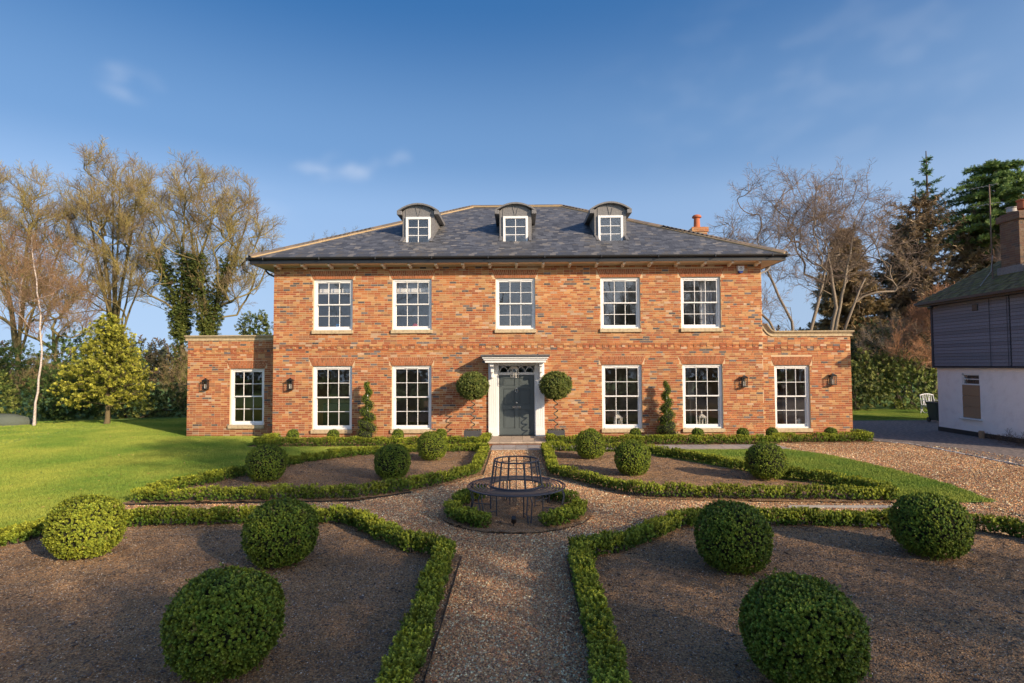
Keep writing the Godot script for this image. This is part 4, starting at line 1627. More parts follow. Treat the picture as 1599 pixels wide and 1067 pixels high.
func build_ground() -> void:
	var g := MB.new()
	g.sheet(v2([-260, -260, 260, -260, 260, 120, -260, 120]), -0.06)
	ground("ground", g, mats.lawn)
	var ll := MB.new()
	ll.sheet(v2(LAWN_L), 0.0)
	var lawn := ground("lawn", ll, mats.lawn)
	grass(lawn, v2([-7.35, 12.5, -7.35, 9.25, -7.25, 8.3, -6.25, 6.25, -5.6, 4.6, -4.5, 3.55, -3.0, 2.95, -0.95, 2.75, -0.95, 1.8, -8.6, 1.8, -8.6, -0.95, -12.2, -0.95, -12.2, -6.0, -17.0, -6.0, -17.0, 12.5]), 90000, 0.0)
	grass(lawn, v2([-17.0, -8.0, -12.2, -12.0, -12.2, -6.0, -17.0, 6.0, -24.0, 4.0, -26.0, -6.0]), 30000, 0.0)
	var fx: Array[Transform3D] = []
	var fcol := PackedColorArray()
	for k in 700:
		var w := Vector2(r(-24, -1.2), r(-6, 12))
		if not Geometry2D.is_point_in_polygon(w, v2(LAWN_L)):
			continue
		var s := r(0.25, 0.5)
		fx.append(Transform3D(Basis.from_euler(Vector3(r(-0.4, 0.4), r(0, TAU), r(-0.4, 0.4))) * Basis.from_scale(Vector3(0.035, 0.03, 0.05) * s * 2.0), Vector3(w.x, 0.03, w.y)))
		fcol.append(shade(Color(0.45, 0.30, 0.12).lerp(Color(0.55, 0.48, 0.10), r(0, 1)), r(0.6, 1.2)))
	scatter("fallen_leaves", chip_mesh, mats.pebble, fx, fcol, lawn)
	var lr := MB.new()
	lr.sheet(v2(LAWN_R), 0.006)
	var lawnr := ground("lawn", lr, mats.lawn)
	grass(lawnr, v2(LAWN_R), 14000, 0.006)
	var gp := MB.new()
	gp.sheet(v2([-7.35, 30.0, -7.35, 9.2, -1.2, 2.4, -1.2, 1.3, 1.2, 1.3, 8.2, 2.4, 8.6, 30.0]), -0.012)
	var gravel := ground("gravel_path", gp, mats.gravel)
	strew(gravel, "pebbles", v2([-0.72, 16.6, -0.74, 12.2, -0.3, 12.2, 0.3, 12.2, 0.70, 12.2, 0.70, 16.6]), 7500, -0.012, 0.0125, 1.35)
	strew(gravel, "pebbles", v2([-0.75, 12.25, -1.35, 12.0, -2.6, 10.6, -4.0, 10.6, -4.0, 9.1, -3.0, 9.0, -2.0, 8.0, -1.1, 6.9, 1.0, 6.9, 1.9, 8.0, 2.5, 8.9, 4.0, 9.1, 4.0, 10.6, 2.9, 10.6, 1.4, 12.0, 0.72, 12.25]), 3400, -0.012, 0.0145, 1.4)
	strew(gravel, "pebbles", v2([-0.75, 7.0, -0.75, 2.6, 0.72, 2.6, 0.72, 7.0]), 2200, -0.012, 0.014, 1.4)
	var fc := MB.new()
	fc.sheet(v2([8.0, 1.0, 11.7, 1.0, 12.35, 1.6, 12.45, 3.2, 12.45, 30.0, 8.5, 30.0, 8.5, 2.0]), -0.005)
	var fore := ground("gravel_forecourt", fc, mats.forecourt)
	strew(fore, "pebbles", v2([8.0, 1.1, 11.7, 1.1, 12.3, 1.6, 12.4, 3.2, 12.4, 11.0, 8.2, 11.0, 9.05, 8.0, 8.7, 3.9, 8.0, 2.7]), 1500, -0.005, 0.015, 1.5)
	strew(gravel, "pebbles", v2([4.0, 9.2, 9.2, 9.3, 9.6, 11.2, 7.2, 10.7, 4.0, 10.6]), 1800, -0.012, 0.014, 1.5)
	strew(gravel, "pebbles", v2([-4.0, 9.15, -7.3, 9.25, -7.3, 10.6, -4.0, 10.6]), 1500, -0.012, 0.014, 1.5)
	var ta := MB.new()
	ta.sheet(v2([11.6, -6.2, 60.0, -6.2, 60.0, 40.0, 12.46, 40.0, 12.46, 3.2, 12.36, 1.6, 11.7, 1.0, 11.6, 1.0]), -0.02)
	var tar := ground("driveway", ta, mats.tarmac)
	strew(tar, "loose_stones", v2([12.5, 1.6, 13.3, 2.4, 14.0, 6.0, 14.5, 10.0, 12.5, 10.0]), 260, -0.02, 0.018, 1.5)
	var bl := MB.new()
	bl.sheet(v2([11.8, -6.0, 50.0, -6.2, 50.0, -30.0, 11.8, -30.0]), -0.008)
	var bk := ground("lawn", bl, mats.lawn)
	grass(bk, v2([14.0, -6.3, 21.0, -6.3, 23.0, -12.0, 16.0, -12.0]), 16000, -0.008)
	# stone setts between gravel and tarmac
	var sm := MB.new()
	sm.cbox(Vector3.ZERO, Vector3(0.10, 0.07, 0.15), 0.012)
	var sett := sm.done()
	for k in 5:
		tri_tex(mat("sett_%d" % k, shade(lin(0.42, 0.39, 0.36), 0.55 + 0.22 * k), 0.85), tex.mottle, 3.0)
	var edge: Array[Vector2] = [Vector2(11.75, 0.95), Vector2(12.35, 1.6), Vector2(12.45, 3.2), Vector2(12.45, 9.5)]
	var along := 0.0
	for k in edge.size() - 1:
		var d := edge[k].distance_to(edge[k + 1])
		var dir := (edge[k + 1] - edge[k]).normalized()
		while along < d:
			var q := edge[k] + dir * along
			put("sett", sett, mats["sett_%d" % rng.randi_range(0, 4)], tar, Transform3D(Basis(Vector3.UP, atan2(dir.x, dir.y) + r(-0.06, 0.06)), Vector3(q.x + r(-0.01, 0.01), -0.012 + r(-0.006, 0.008), q.y)))
			along += 0.165
		along -= d
	# flagstone walk along the right border and the slab before the step
	var fm := MB.new()
	fm.sheet(v2([-0.80, 1.55, 0.75, 1.55, 0.75, 1.7, 8.15, 1.7, 8.15, 2.71, 0.75, 2.71, 0.75, 2.66, -0.80, 2.66]), 0.002)
	var walk := ground("stone_path", fm, mats.mortar)
	for j in 2:
		var x := -0.79
		while x < 8.1:
			var w: float = [0.44, 0.6, 0.38, 0.52][rng.randi_range(0, 3)]
			if x < 0.7:
				w = 0.372
			w = minf(w, 8.15 - x)
			var fl := MB.new()
			fl.col = shade(Color(0.44, 0.36, 0.30).lerp(Color(0.40, 0.37, 0.36), r(0, 1)), r(0.85, 1.15))
			var z0 := 1.60 + j * 0.53 if x < 0.7 else 1.72 + j * 0.49
			fl.cbox(Vector3(x + w / 2, 0.004, z0 + 0.24), Vector3(w - 0.012, 0.03, 0.475), 0.004)
			part("flagstone", fl, mats.flag, walk)
			x += w
	# beds
	soil_bed(v2([-7.4, 17.2, -7.4, 11.2, -6.3, 10.55, -2.75, 10.45, -1.9, 11.55, -1.4, 12.1, -0.70, 12.2, -0.70, 17.2]), 0.05, 2600, 1)
	soil_bed(v2([7.6, 17.2, 7.5, 11.6, 6.9, 10.85, 5.0, 10.75, 3.0, 10.52, 2.4, 10.95, 1.85, 11.7, 1.35, 12.1, 0.68, 12.2, 0.68, 17.2]), 0.05, 2600, 1)
	soil_bed(v2([-7.35, 9.28, -3.0, 9.0, -2.1, 8.3, -1.4, 7.5, -0.77, 6.5, -0.77, 2.75, -3.0, 2.85, -4.6, 3.5, -5.65, 4.6, -6.3, 6.25, -7.25, 8.25]), 0.08, 1800, 1)
	soil_bed(v2([7.3, 9.35, 3.5, 9.1, 2.4, 8.95, 1.6, 7.9, 0.73, 6.6, 0.70, 2.72, 3.65, 3.02, 5.0, 4.85, 5.85, 6.65, 7.2, 8.0]), 0.08, 1800, 1)
	soil_bed(v2([-8.45, 0.0, -0.9, 0.0, -0.9, 1.9, -8.45, 1.9]), 0.12, 60, 1)
	soil_bed(v2([0.9, 0.0, 11.6, -0.1, 11.6, 1.35, 8.4, 1.45, 8.4, 1.72, 0.9, 1.72]), 0.12, 60, 1)
	var circ := PackedVector2Array()
	for k in 32:
		circ.append(Vector2(0, 9.88) + Vector2(cos(TAU * k / 32.0), sin(TAU * k / 32.0)) * 1.31)
	soil_bed(circ, 0.05, 1200, 1)
	strew(gravel, "stray_pebbles", v2([-1.02, 16.6, -1.02, 12.4, -0.72, 12.4, -0.72, 16.6]), 500, 0.012, 0.011, 1.3)
	strew(gravel, "stray_pebbles", v2([1.0, 16.6, 1.0, 12.4, 0.70, 12.4, 0.70, 16.6]), 500, 0.012, 0.011, 1.3)
	# black steel edging
	var ed := MB.new()
	for ln in [[[-0.70, 17.2], [-0.70, 12.25]], [[0.68, 17.2], [0.68, 12.25]], [[-7.35, 9.34], [-3.0, 9.08], [-2.1, 8.36]], [[-0.77, 6.5], [-0.76, 2.75]], [[0.73, 6.6], [0.71, 2.75]]]:
		for k in ln.size() - 1:
			var a := Vector3(ln[k][0], 0.005, ln[k][1])
			var b := Vector3(ln[k + 1][0], 0.005, ln[k + 1][1])
			ed.box((a + b) / 2, Vector3(0.006, 0.034, a.distance_to(b)), Basis.looking_at((b - a).normalized()))
	for k in 32:
		var a := Vector3(1.31 * cos(TAU * k / 32.0), 0.004, 9.88 + 1.31 * sin(TAU * k / 32.0))
		var b := Vector3(1.31 * cos(TAU * (k + 1) / 32.0), 0.004, 9.88 + 1.31 * sin(TAU * (k + 1) / 32.0))
		ed.box((a + b) / 2, Vector3(0.004, 0.012, a.distance_to(b)), Basis.looking_at((b - a).normalized()))
	part("steel_edging", ed, mats.black_metal, gravel)
	var ew := MB.new()
	ew.box(Vector3(6.0, 0.01, 9.62), Vector3(2.3, 0.05, 0.012), Basis(Vector3.UP, -0.02))
	part("steel_edging", ew, mats.grey_plastic, gravel)  # sunlit strip of edging: the light is put into its paler colour


func build_garden() -> void:
	box_hedge("low box hedge round the near left bed, beside the gravel path", [Vector2(-0.86, 16.8), Vector2(-0.89, 12.3), Vector2(-1.45, 12.02), Vector2(-1.9, 11.55), Vector2(-2.35, 11.0), Vector2(-2.75, 10.6), Vector2(-5.3, 10.66), Vector2(-6.3, 10.78), Vector2(-7.1, 11.2), Vector2(-7.4, 12.4), Vector2(-7.4, 14.0)], 0.25, 0.27, 1.25)
	box_hedge("low box hedge round the near right bed, beside the gravel path", [Vector2(0.73, 16.8), Vector2(0.84, 12.3), Vector2(1.4, 12.05), Vector2(1.88, 11.65), Vector2(2.45, 10.98), Vector2(3.0, 10.66), Vector2(5.0, 10.85), Vector2(6.9, 10.98), Vector2(7.4, 11.6), Vector2(7.9, 12.8)], 0.25, 0.27, 1.25)
	box_hedge("low box hedge round the far left bed, meeting the lawn behind", [Vector2(-0.93, 2.95), Vector2(-0.95, 6.5), Vector2(-1.5, 7.42), Vector2(-2.2, 8.2), Vector2(-3.1, 8.85), Vector2(-5.5, 9.02), Vector2(-7.1, 9.12), Vector2(-7.05, 8.35), Vector2(-6.15, 6.3), Vector2(-5.5, 4.72), Vector2(-4.48, 3.66), Vector2(-3.0, 3.08)], 0.25, 0.27, 0.8, true)
	box_hedge("low box hedge round the far right bed, next to the stone path", [Vector2(0.86, 2.88), Vector2(0.86, 6.55), Vector2(1.68, 7.75), Vector2(2.45, 8.76), Vector2(3.57, 8.95), Vector2(5.93, 9.03), Vector2(7.02, 9.15), Vector2(6.95, 8.1), Vector2(5.68, 6.78), Vector2(4.82, 4.95), Vector2(3.55, 3.2)], 0.25, 0.27, 0.8, true)
	box_hedge("low box hedge in front of the left house border", [Vector2(-8.2, 0.45), Vector2(-8.25, 1.75), Vector2(-5.3, 1.78), Vector2(-2.2, 1.8), Vector2(-1.05, 1.8), Vector2(-1.0, 0.6)], 0.28, 0.31, 0.95)
	box_hedge("low box hedge in front of the right house border up to the paved corner", [Vector2(1.1, 0.7), Vector2(1.08, 1.55), Vector2(4.0, 1.58), Vector2(8.2, 1.6)], 0.28, 0.31, 0.95)
	box_hedge("low box hedge ending at the driveway below the right wing", [Vector2(8.4, 1.22), Vector2(11.4, 1.15), Vector2(11.45, 0.2)], 0.28, 0.31, 0.95)
	var cc := Vector2(0, 9.88)
	for q in [[118.0, 166.0, "short curved box hedge at the near left of the round iron bench"], [17.0, 68.0, "short curved box hedge at the near right of the round iron bench"], [203.0, 240.0, "short curved box hedge at the far left of the round iron bench"], [300.0, 337.0, "short curved box hedge at the far right of the round iron bench"]]:
		var p := []
		for k in 6:
			var a := deg_to_rad(lerpf(q[0], q[1], k / 5.0))
			p.append(cc + Vector2(cos(a), sin(a)) * 1.12)
		box_hedge(q[2], p, 0.27, 0.27, 1.2)
	box_ball("largest clipped box ball at the bottom left, nearest the viewer", -2.41, 15.08, 0.94, 0.83, 9000, 0, "clipped box balls in the beds", 0.0)
	box_ball("clipped box ball behind the largest left one, near the round corner hedge", -3.0, 12.52, 0.93, 0.84, 6000)
	box_ball("yellowish sunlit clipped box ball at the outer edge of the near left bed", -5.78, 12.2, 0.93, 0.83, 6000, 0, "clipped box balls in the beds", 0.30)
	box_ball("largest clipped box ball at the bottom right, nearest the viewer", 2.35, 15.25, 0.94, 0.82, 9000)
	box_ball("clipped box ball left of the pair in the middle of the near right bed", 2.72, 12.72, 0.93, 0.84, 6000)
	box_ball("wide clipped box ball at the outer back corner of the near right bed", 5.50, 12.22, 0.92, 0.83, 6000)
	box_ball("clipped box ball at the outer end of the far left bed", -5.53, 7.2, 0.88, 0.83, 3600)
	box_ball("clipped box ball in the middle of the far left bed", -2.78, 7.0, 0.84, 0.80, 3600)
	box_ball("pale sunlit clipped box ball of the far left bed nearest the door", -2.26, 4.5, 0.83, 0.80, 3200, 0, "clipped box balls in the beds", 0.12)
	box_ball("pale sunlit clipped box ball of the far right bed nearest the door", 1.98, 4.35, 0.83, 0.80, 3200, 0, "clipped box balls in the beds", 0.12)
	box_ball("clipped box ball in the middle of the far right bed", 2.67, 6.65, 0.86, 0.82, 3600, 0, "clipped box balls in the beds", 0.08)
	box_ball("clipped box ball at the outer end of the far right bed", 5.51, 7.15, 0.89, 0.83, 3600, 0, "clipped box balls in the beds", 0.06)
	var small := [[-7.45, "below the lantern left of the first window"], [-6.1, "under the first ground window from the left"], [-3.95, "under the window left of the door"], [-2.52, "beside the left planter"], [2.45, "right of the right planter"], [3.9, "under the window right of the door"], [5.95, "under the window with the second white lantern"], [7.42, "below the lantern at the right end of the main wall"], [8.38, "at the left foot of the right wing window"], [10.3, "between right wing window and driveway corner"]]
	for s in small:
		var ball := box_ball("small clipped box ball " + s[1], s[0], 0.85, 0.42, 0.46, 900, 0, "small box balls along the house wall")
	spiral_topiary("dark green spiral topiary between the two left ground windows", -5.08, 0.42, 2.02, 1.0)
	spiral_topiary("dark green spiral topiary between the two right ground windows", 5.05, 0.42, 1.98, -1.0)
	lollipop("bay lollipop tree with twisted stem left of the front door", "square slate planter left of the front door", -1.47, 0.78)
	lollipop("bay lollipop tree with twisted stem right of the front door", "square slate planter right of the front door", 1.29, 0.78)
	build_bench()


func ring(mb: MB, o: Vector3, R: float, y: float, r1: float, sides := 6, n := 48) -> void:
	var pts := PackedVector3Array()
	var rad := PackedFloat32Array()
	for k in n + 1:
		var a := TAU * k / n
		pts.append(o + Vector3(cos(a) * R, y, sin(a) * R))
		rad.append(r1)
	mb.tube(pts, rad, sides)


func flat_ring(mb: MB, R0: float, R1: float, y: float, t: float) -> void:
	mb.lathe(Vector3(0, y, 0), [Vector2(R0, 0), Vector2(R1, 0), Vector2(R1, t), Vector2(R0, t), Vector2(R0, 0)], 56)


func build_bench() -> void:
	var o := thing("tree_seat", "round black wrought iron tree seat in the centre of the gravel circle", "bench", Vector3(0.02, 0.012, 9.88))
	for k in 7:
		var mb := MB.new()
		var a := 0.46 + k * 0.056
		flat_ring(mb, a, a + 0.024, 0.438, 0.008)
		part("seat_slat", mb, mats.iron_worn if k in [2, 3, 4] else mats.iron, o)
	var rim := MB.new()
	ring(rim, Vector3.ZERO, 0.845, 0.44, 0.014)
	part("seat_rim", rim, mats.iron, o)
	var bk := MB.new()
	ring(bk, Vector3.ZERO, 0.385, 0.885, 0.014)
	ring(bk, Vector3.ZERO, 0.445, 0.455, 0.015)
	ring(bk, Vector3.ZERO, 0.40, 0.80, 0.007)
	part("backrest", bk, mats.iron, o)
	for k in 18:
		var a := TAU * (k + 0.5) / 18.0
		var d := Vector3(cos(a), 0, sin(a))
		var b := MB.new()
		if k % 3 == 0:
			b.tube(PackedVector3Array([d * 0.45 + Vector3(0, 0.44, 0), d * 0.385 + Vector3(0, 0.885, 0)]), PackedFloat32Array([0.019, 0.019]), 4, true)
		else:
			b.bar(d * 0.45 + Vector3(0, 0.44, 0), d * 0.385 + Vector3(0, 0.885, 0), 0.008, 6)
		part("back_bar", b, mats.iron, o)
	for k in 6:
		var a := TAU * (k + 0.25) / 6.0
		var d := Vector3(cos(a), 0, sin(a))
		var s := Vector3(-d.z, 0, d.x)
		var b := MB.new()
		for e in [-0.02, 0.02]:
			b.tube(PackedVector3Array([d * 0.80 + s * e + Vector3(0, 0.435, 0), d * 0.84 + s * e * 2 + Vector3(0, 0.32, 0), d * 0.80 + s * e * 2 + Vector3(0, 0.15, 0), d * 0.83 + s * e + Vector3(0, 0, 0)]), PackedFloat32Array([0.011, 0.011, 0.011, 0.011]), 6, true)
		b.bar(d * 0.47 + Vector3(0, 0.435, 0), d * 0.47, 0.013, 6)
		b.bar(d * 0.47 + Vector3(0, 0.09, 0), d * 0.81 + Vector3(0, 0.09, 0), 0.009, 6)
		b.box((d * 0.46 + d * 0.83) / 2 + Vector3(0, 0.426, 0), Vector3(0.37, 0.012, 0.03), Basis(Vector3.UP, -a))
		part("leg", b, mats.iron, o)
	var sp := thing("garden_spotlight", "small black spike spotlight on the soil in front of the tree seat", "spotlight", Vector3(-0.02, 0.0, 10.82))
	var sm := MB.new()
	sm.bar(Vector3(0, 0, 0), Vector3(0, 0.09, 0), 0.008, 6)
	part("spike", sm, mats.black_metal, sp)
	var sh := MB.new()
	var hd := Basis(Vector3.RIGHT, -0.7)
	sh.tube(PackedVector3Array([hd * Vector3(0, 0, 0.06) + Vector3(0, 0.12, 0), hd * Vector3(0, 0, -0.05) + Vector3(0, 0.12, 0), hd * Vector3(0, 0, -0.07) + Vector3(0, 0.12, 0)]), PackedFloat32Array([0.036, 0.042, 0.046]), 10, true)
	part("lamp_head", sh, mats.black_metal, sp)


# ---------------------------------------------------------------- trees
# A skeleton that reaches for points spread through the crown; branch girth follows the number of tips it carries.
func skeleton(trunks: Array, lobes: Array, step: float, curve: float) -> Dictionary:
	var pos := PackedVector3Array()
	var par := PackedInt32Array()
	var dirs := PackedVector3Array()
	var paths := []
	for t in trunks:
		var pl := PackedInt32Array()
		for k in t.size():
			var p: Vector3 = t[k]
			if k == 0:
				pos.append(p)
				par.append(-1)
				dirs.append(Vector3.UP)
				pl.append(pos.size() - 1)
				continue
			var q: Vector3 = t[k - 1]
			var m := maxi(1, int(p.distance_to(q) / step))
			for j in m:
				pos.append(q.lerp(p, (j + 1.0) / m) + rand_dir() * 0.03)
				par.append(pos.size() - 2)
				dirs.append((p - q).normalized())
				pl.append(pos.size() - 1)
		paths.append(pl)
	var trunk_nodes := pos.size()
	var targets := []
	var base: Vector3 = trunks[0][0]
	for l in lobes:
		var c: Vector3 = l[0]
		var rr: Vector3 = l[1]
		for k in l[2]:
			var d := rand_dir() * pow(rng.randf(), 0.42)
			targets.append(c + d * rr)
	targets.sort_custom(func(a, b): return a.distance_squared_to(base) < b.distance_squared_to(base))
	for T in targets:
		var best := -1
		var bc := 1e9
		for k in range(0, pos.size()):
			var p := pos[k]
			var d := p.distance_to(T)
			var cost := d * (1.75 - 0.75 * dirs[k].dot(T - p) / maxf(d, 0.01)) + maxf(0.0, p.y - (T.y - 0.35 * d)) * 1.2
			if k < trunk_nodes and p.y < base.y + 0.8:
				cost += 5.0
			if cost < bc:
				bc = cost
				best = k
		var a := pos[best]
		var d := a.distance_to(T)
		if d < step * 0.4:
			continue
		var pd := Vector3.UP
		if par[best] >= 0:
			pd = (a - pos[par[best]]).normalized()
		var c1: Vector3 = a + (pd * 0.35 + (T - a).normalized() * 0.65 + rand_dir() * curve * 0.5) * d * 0.45
		var m := maxi(2, int(d / step))
		var pl := PackedInt32Array([best])
		var last := best
		for j in m:
			var t := (j + 1.0) / m
			var q: Vector3 = a.lerp(c1, t).lerp(c1.lerp(T, t), t) + rand_dir() * curve * step * 0.22
			dirs.append((q - pos[last]).normalized())
			pos.append(q)
			par.append(last)
			last = pos.size() - 1
			pl.append(last)
		paths.append(pl)
	var cnt := PackedInt32Array()
	cnt.resize(pos.size())
	var kids := PackedInt32Array()
	kids.resize(pos.size())
	for k in range(pos.size() - 1, -1, -1):
		if cnt[k] == 0:
			cnt[k] = 1
		if par[k] >= 0:
			cnt[par[k]] += cnt[k] if kids[k] >= 0 else 0
	return {"pos": pos, "par": par, "paths": paths, "cnt": cnt, "trunk": trunk_nodes}


func limbs(mb: MB, sk: Dictionary, tip_r: float, power: float, col_thick: Color, col_thin: Color, girth := 0.0) -> void:
	var flare := 1.35
	var pos: PackedVector3Array = sk.pos
	var cnt: PackedInt32Array = sk.cnt
	var first := true
	for pl in sk.paths:
		var pts := PackedVector3Array()
		var rad := PackedFloat32Array()
		var top := 0.0
		for j in pl.size():
			var id: int = pl[j]
			var use: int = pl[1] if j == 0 and pl.size() > 1 and (sk.par[pl[0]] >= 0 or pl[0] != 0) else id
			var rr := tip_r * pow(cnt[use], power)
			if pl[pl.size() - 1] < sk.trunk:
				rr = maxf(rr, girth * (1.0 if pos[pl[0]].y < 0.3 else 0.42) * (1.0 - 0.62 * j / pl.size()))
			if first and pos[id].y < pos[0].y + 0.8:
				rr *= lerpf(flare, 1.0, clampf((pos[id].y - pos[0].y) / 0.8, 0, 1))
			pts.append(pos[id])
			rad.append(rr)
			top = maxf(top, rr)
		mb.col = shade(col_thin.lerp(col_thick, clampf(top / 0.10, 0, 1)), r(0.85, 1.15))
		mb.tube(pts, rad, 9 if top > 0.14 else (6 if top > 0.05 else 4))
		first = false


func twigs_on(sk: Dictionary, per: int, size: float, up: float, cols: Array, out: Array[Transform3D], oc: PackedColorArray, most := 3) -> PackedColorArray:
	var pos: PackedVector3Array = sk.pos
	var par: PackedInt32Array = sk.par
	for k in range(sk.trunk, pos.size()):
		if sk.cnt[k] > most:
			continue
		var d := (pos[k] - pos[par[k]]).normalized()
		for j in per:
			var e := (d * 0.6 + rand_dir() * 0.75 + Vector3.UP * up).normalized()
			var s := size * r(0.7, 1.25)
			out.append(Transform3D(basis_up(e, r(0, TAU), Vector3(s, s, s)), pos[k] - d * r(0, 0.3)))
			oc.append(shade(cols[rng.randi_range(0, cols.size() - 1)], r(0.75, 1.25)))
	return oc


func bare_tree(nm: String, label: String, at: Vector3, trunks: Array, lobes: Array, o2: Dictionary) -> Node3D:
	var o := thing(nm, label, "tree", at, 0.0, o2.get("group", ""))
	var sk := skeleton(trunks, lobes, o2.get("step", 0.7), o2.get("curve", 0.3))
	var mb := MB.new()
	limbs(mb, sk, o2.get("tip", 0.011), o2.get("power", 0.5), o2.get("thick", Color(0.14, 0.12, 0.07)), o2.get("thin", Color(0.17, 0.14, 0.07)), o2.get("girth", 0.12))
	part("trunk", mb, o2.get("bark", mats.bark), o)
	var xf: Array[Transform3D] = []
	var cols := PackedColorArray()
	cols = twigs_on(sk, o2.get("per", 3), o2.get("size", 1.0), o2.get("up", 0.45), o2.get("tints", [Color(0.21, 0.16, 0.05), Color(0.17, 0.13, 0.055), Color(0.24, 0.19, 0.05)]), xf, cols, o2.get("most", 3))
	scatter("crown", o2.get("twig", twig_mesh), mats.twig, xf, cols, o)
	if o2.has("ivy"):
		# ivy wrapped round the lower limbs
		var ix: Array[Transform3D] = []
		var ic := PackedColorArray()
		var pos: PackedVector3Array = sk.pos
		for k in pos.size():
			if (sk.cnt[k] < o2.ivy[0] and k >= sk.trunk) or pos[k].y > o2.ivy[1]:
				continue
			for j in int(o2.ivy[2]):
				var d := rand_dir()
				d.y *= 0.6
				var q := pos[k] + Vector3(0, r(-0.4, 0.4), 0) + d * r(0.18, 0.55)
				ix.append(Transform3D(basis_up((d + rand_dir() * 0.5).normalized(), r(0, TAU), Vector3.ONE * r(0.7, 1.2)), q))
				ic.append(shade(Color(0.08, 0.12, 0.03).lerp(Color(0.22, 0.24, 0.05), r(0, 0.8)), r(0.7, 1.2)))
		scatter("ivy", leaf_mesh, mats.leaf, ix, ic, o)
	return o


func shrub(nm: String, label: String, at: Vector3, lumps: Array, dens: float, a: Color, b: Color, size := 1.0, group := "shrubs along the garden edge") -> Node3D:
	var o := thing(nm, label, "shrub", at, 0.0, group)
	var xf: Array[Transform3D] = []
	var cols := PackedColorArray()
	var st := MB.new()
	for l in lumps:
		var c: Vector3 = l[0]
		var rr: Vector3 = l[1]
		var tone := r(0.8, 1.15)
		for k in 5:
			st.col = Color(0.10, 0.08, 0.05)
			st.tube(PackedVector3Array([Vector3(c.x * 0.4 + r(-0.2, 0.2), 0, c.z * 0.4 + r(-0.2, 0.2)), c * Vector3(0.8, 0.5, 0.8), c + rand_dir() * rr * 0.5]), PackedFloat32Array([0.04, 0.03, 0.012]), 4)
		var n := int(dens * (rr.x * rr.y + rr.y * rr.z + rr.x * rr.z) * 4.0)
		for k in n:
			var d := rand_dir()
			var ph := sin(d.x * 7.0 + c.x * 3.0) * sin(d.y * 6.0 + c.y) * sin(d.z * 7.0)
			var p := c + d * rr * (r(0.55, 1.0) + 0.18 * ph)
			if p.y < 0.05:
				continue
			var s := size * r(0.7, 1.25)
			xf.append(Transform3D(basis_up((d + rand_dir() * 0.8).normalized(), r(0, TAU), Vector3(s, s, s)), p))
			cols.append(shade(a.lerp(b, clampf(r(0, 1) + 0.6 * ph, 0, 1)), tone * r(0.7, 1.25)))
	part("stems", st, mats.bark, o).set_meta("kind", "stuff")
	scatter("leaves", leaf_mesh, mats.leaf, xf, cols, o)
	return o


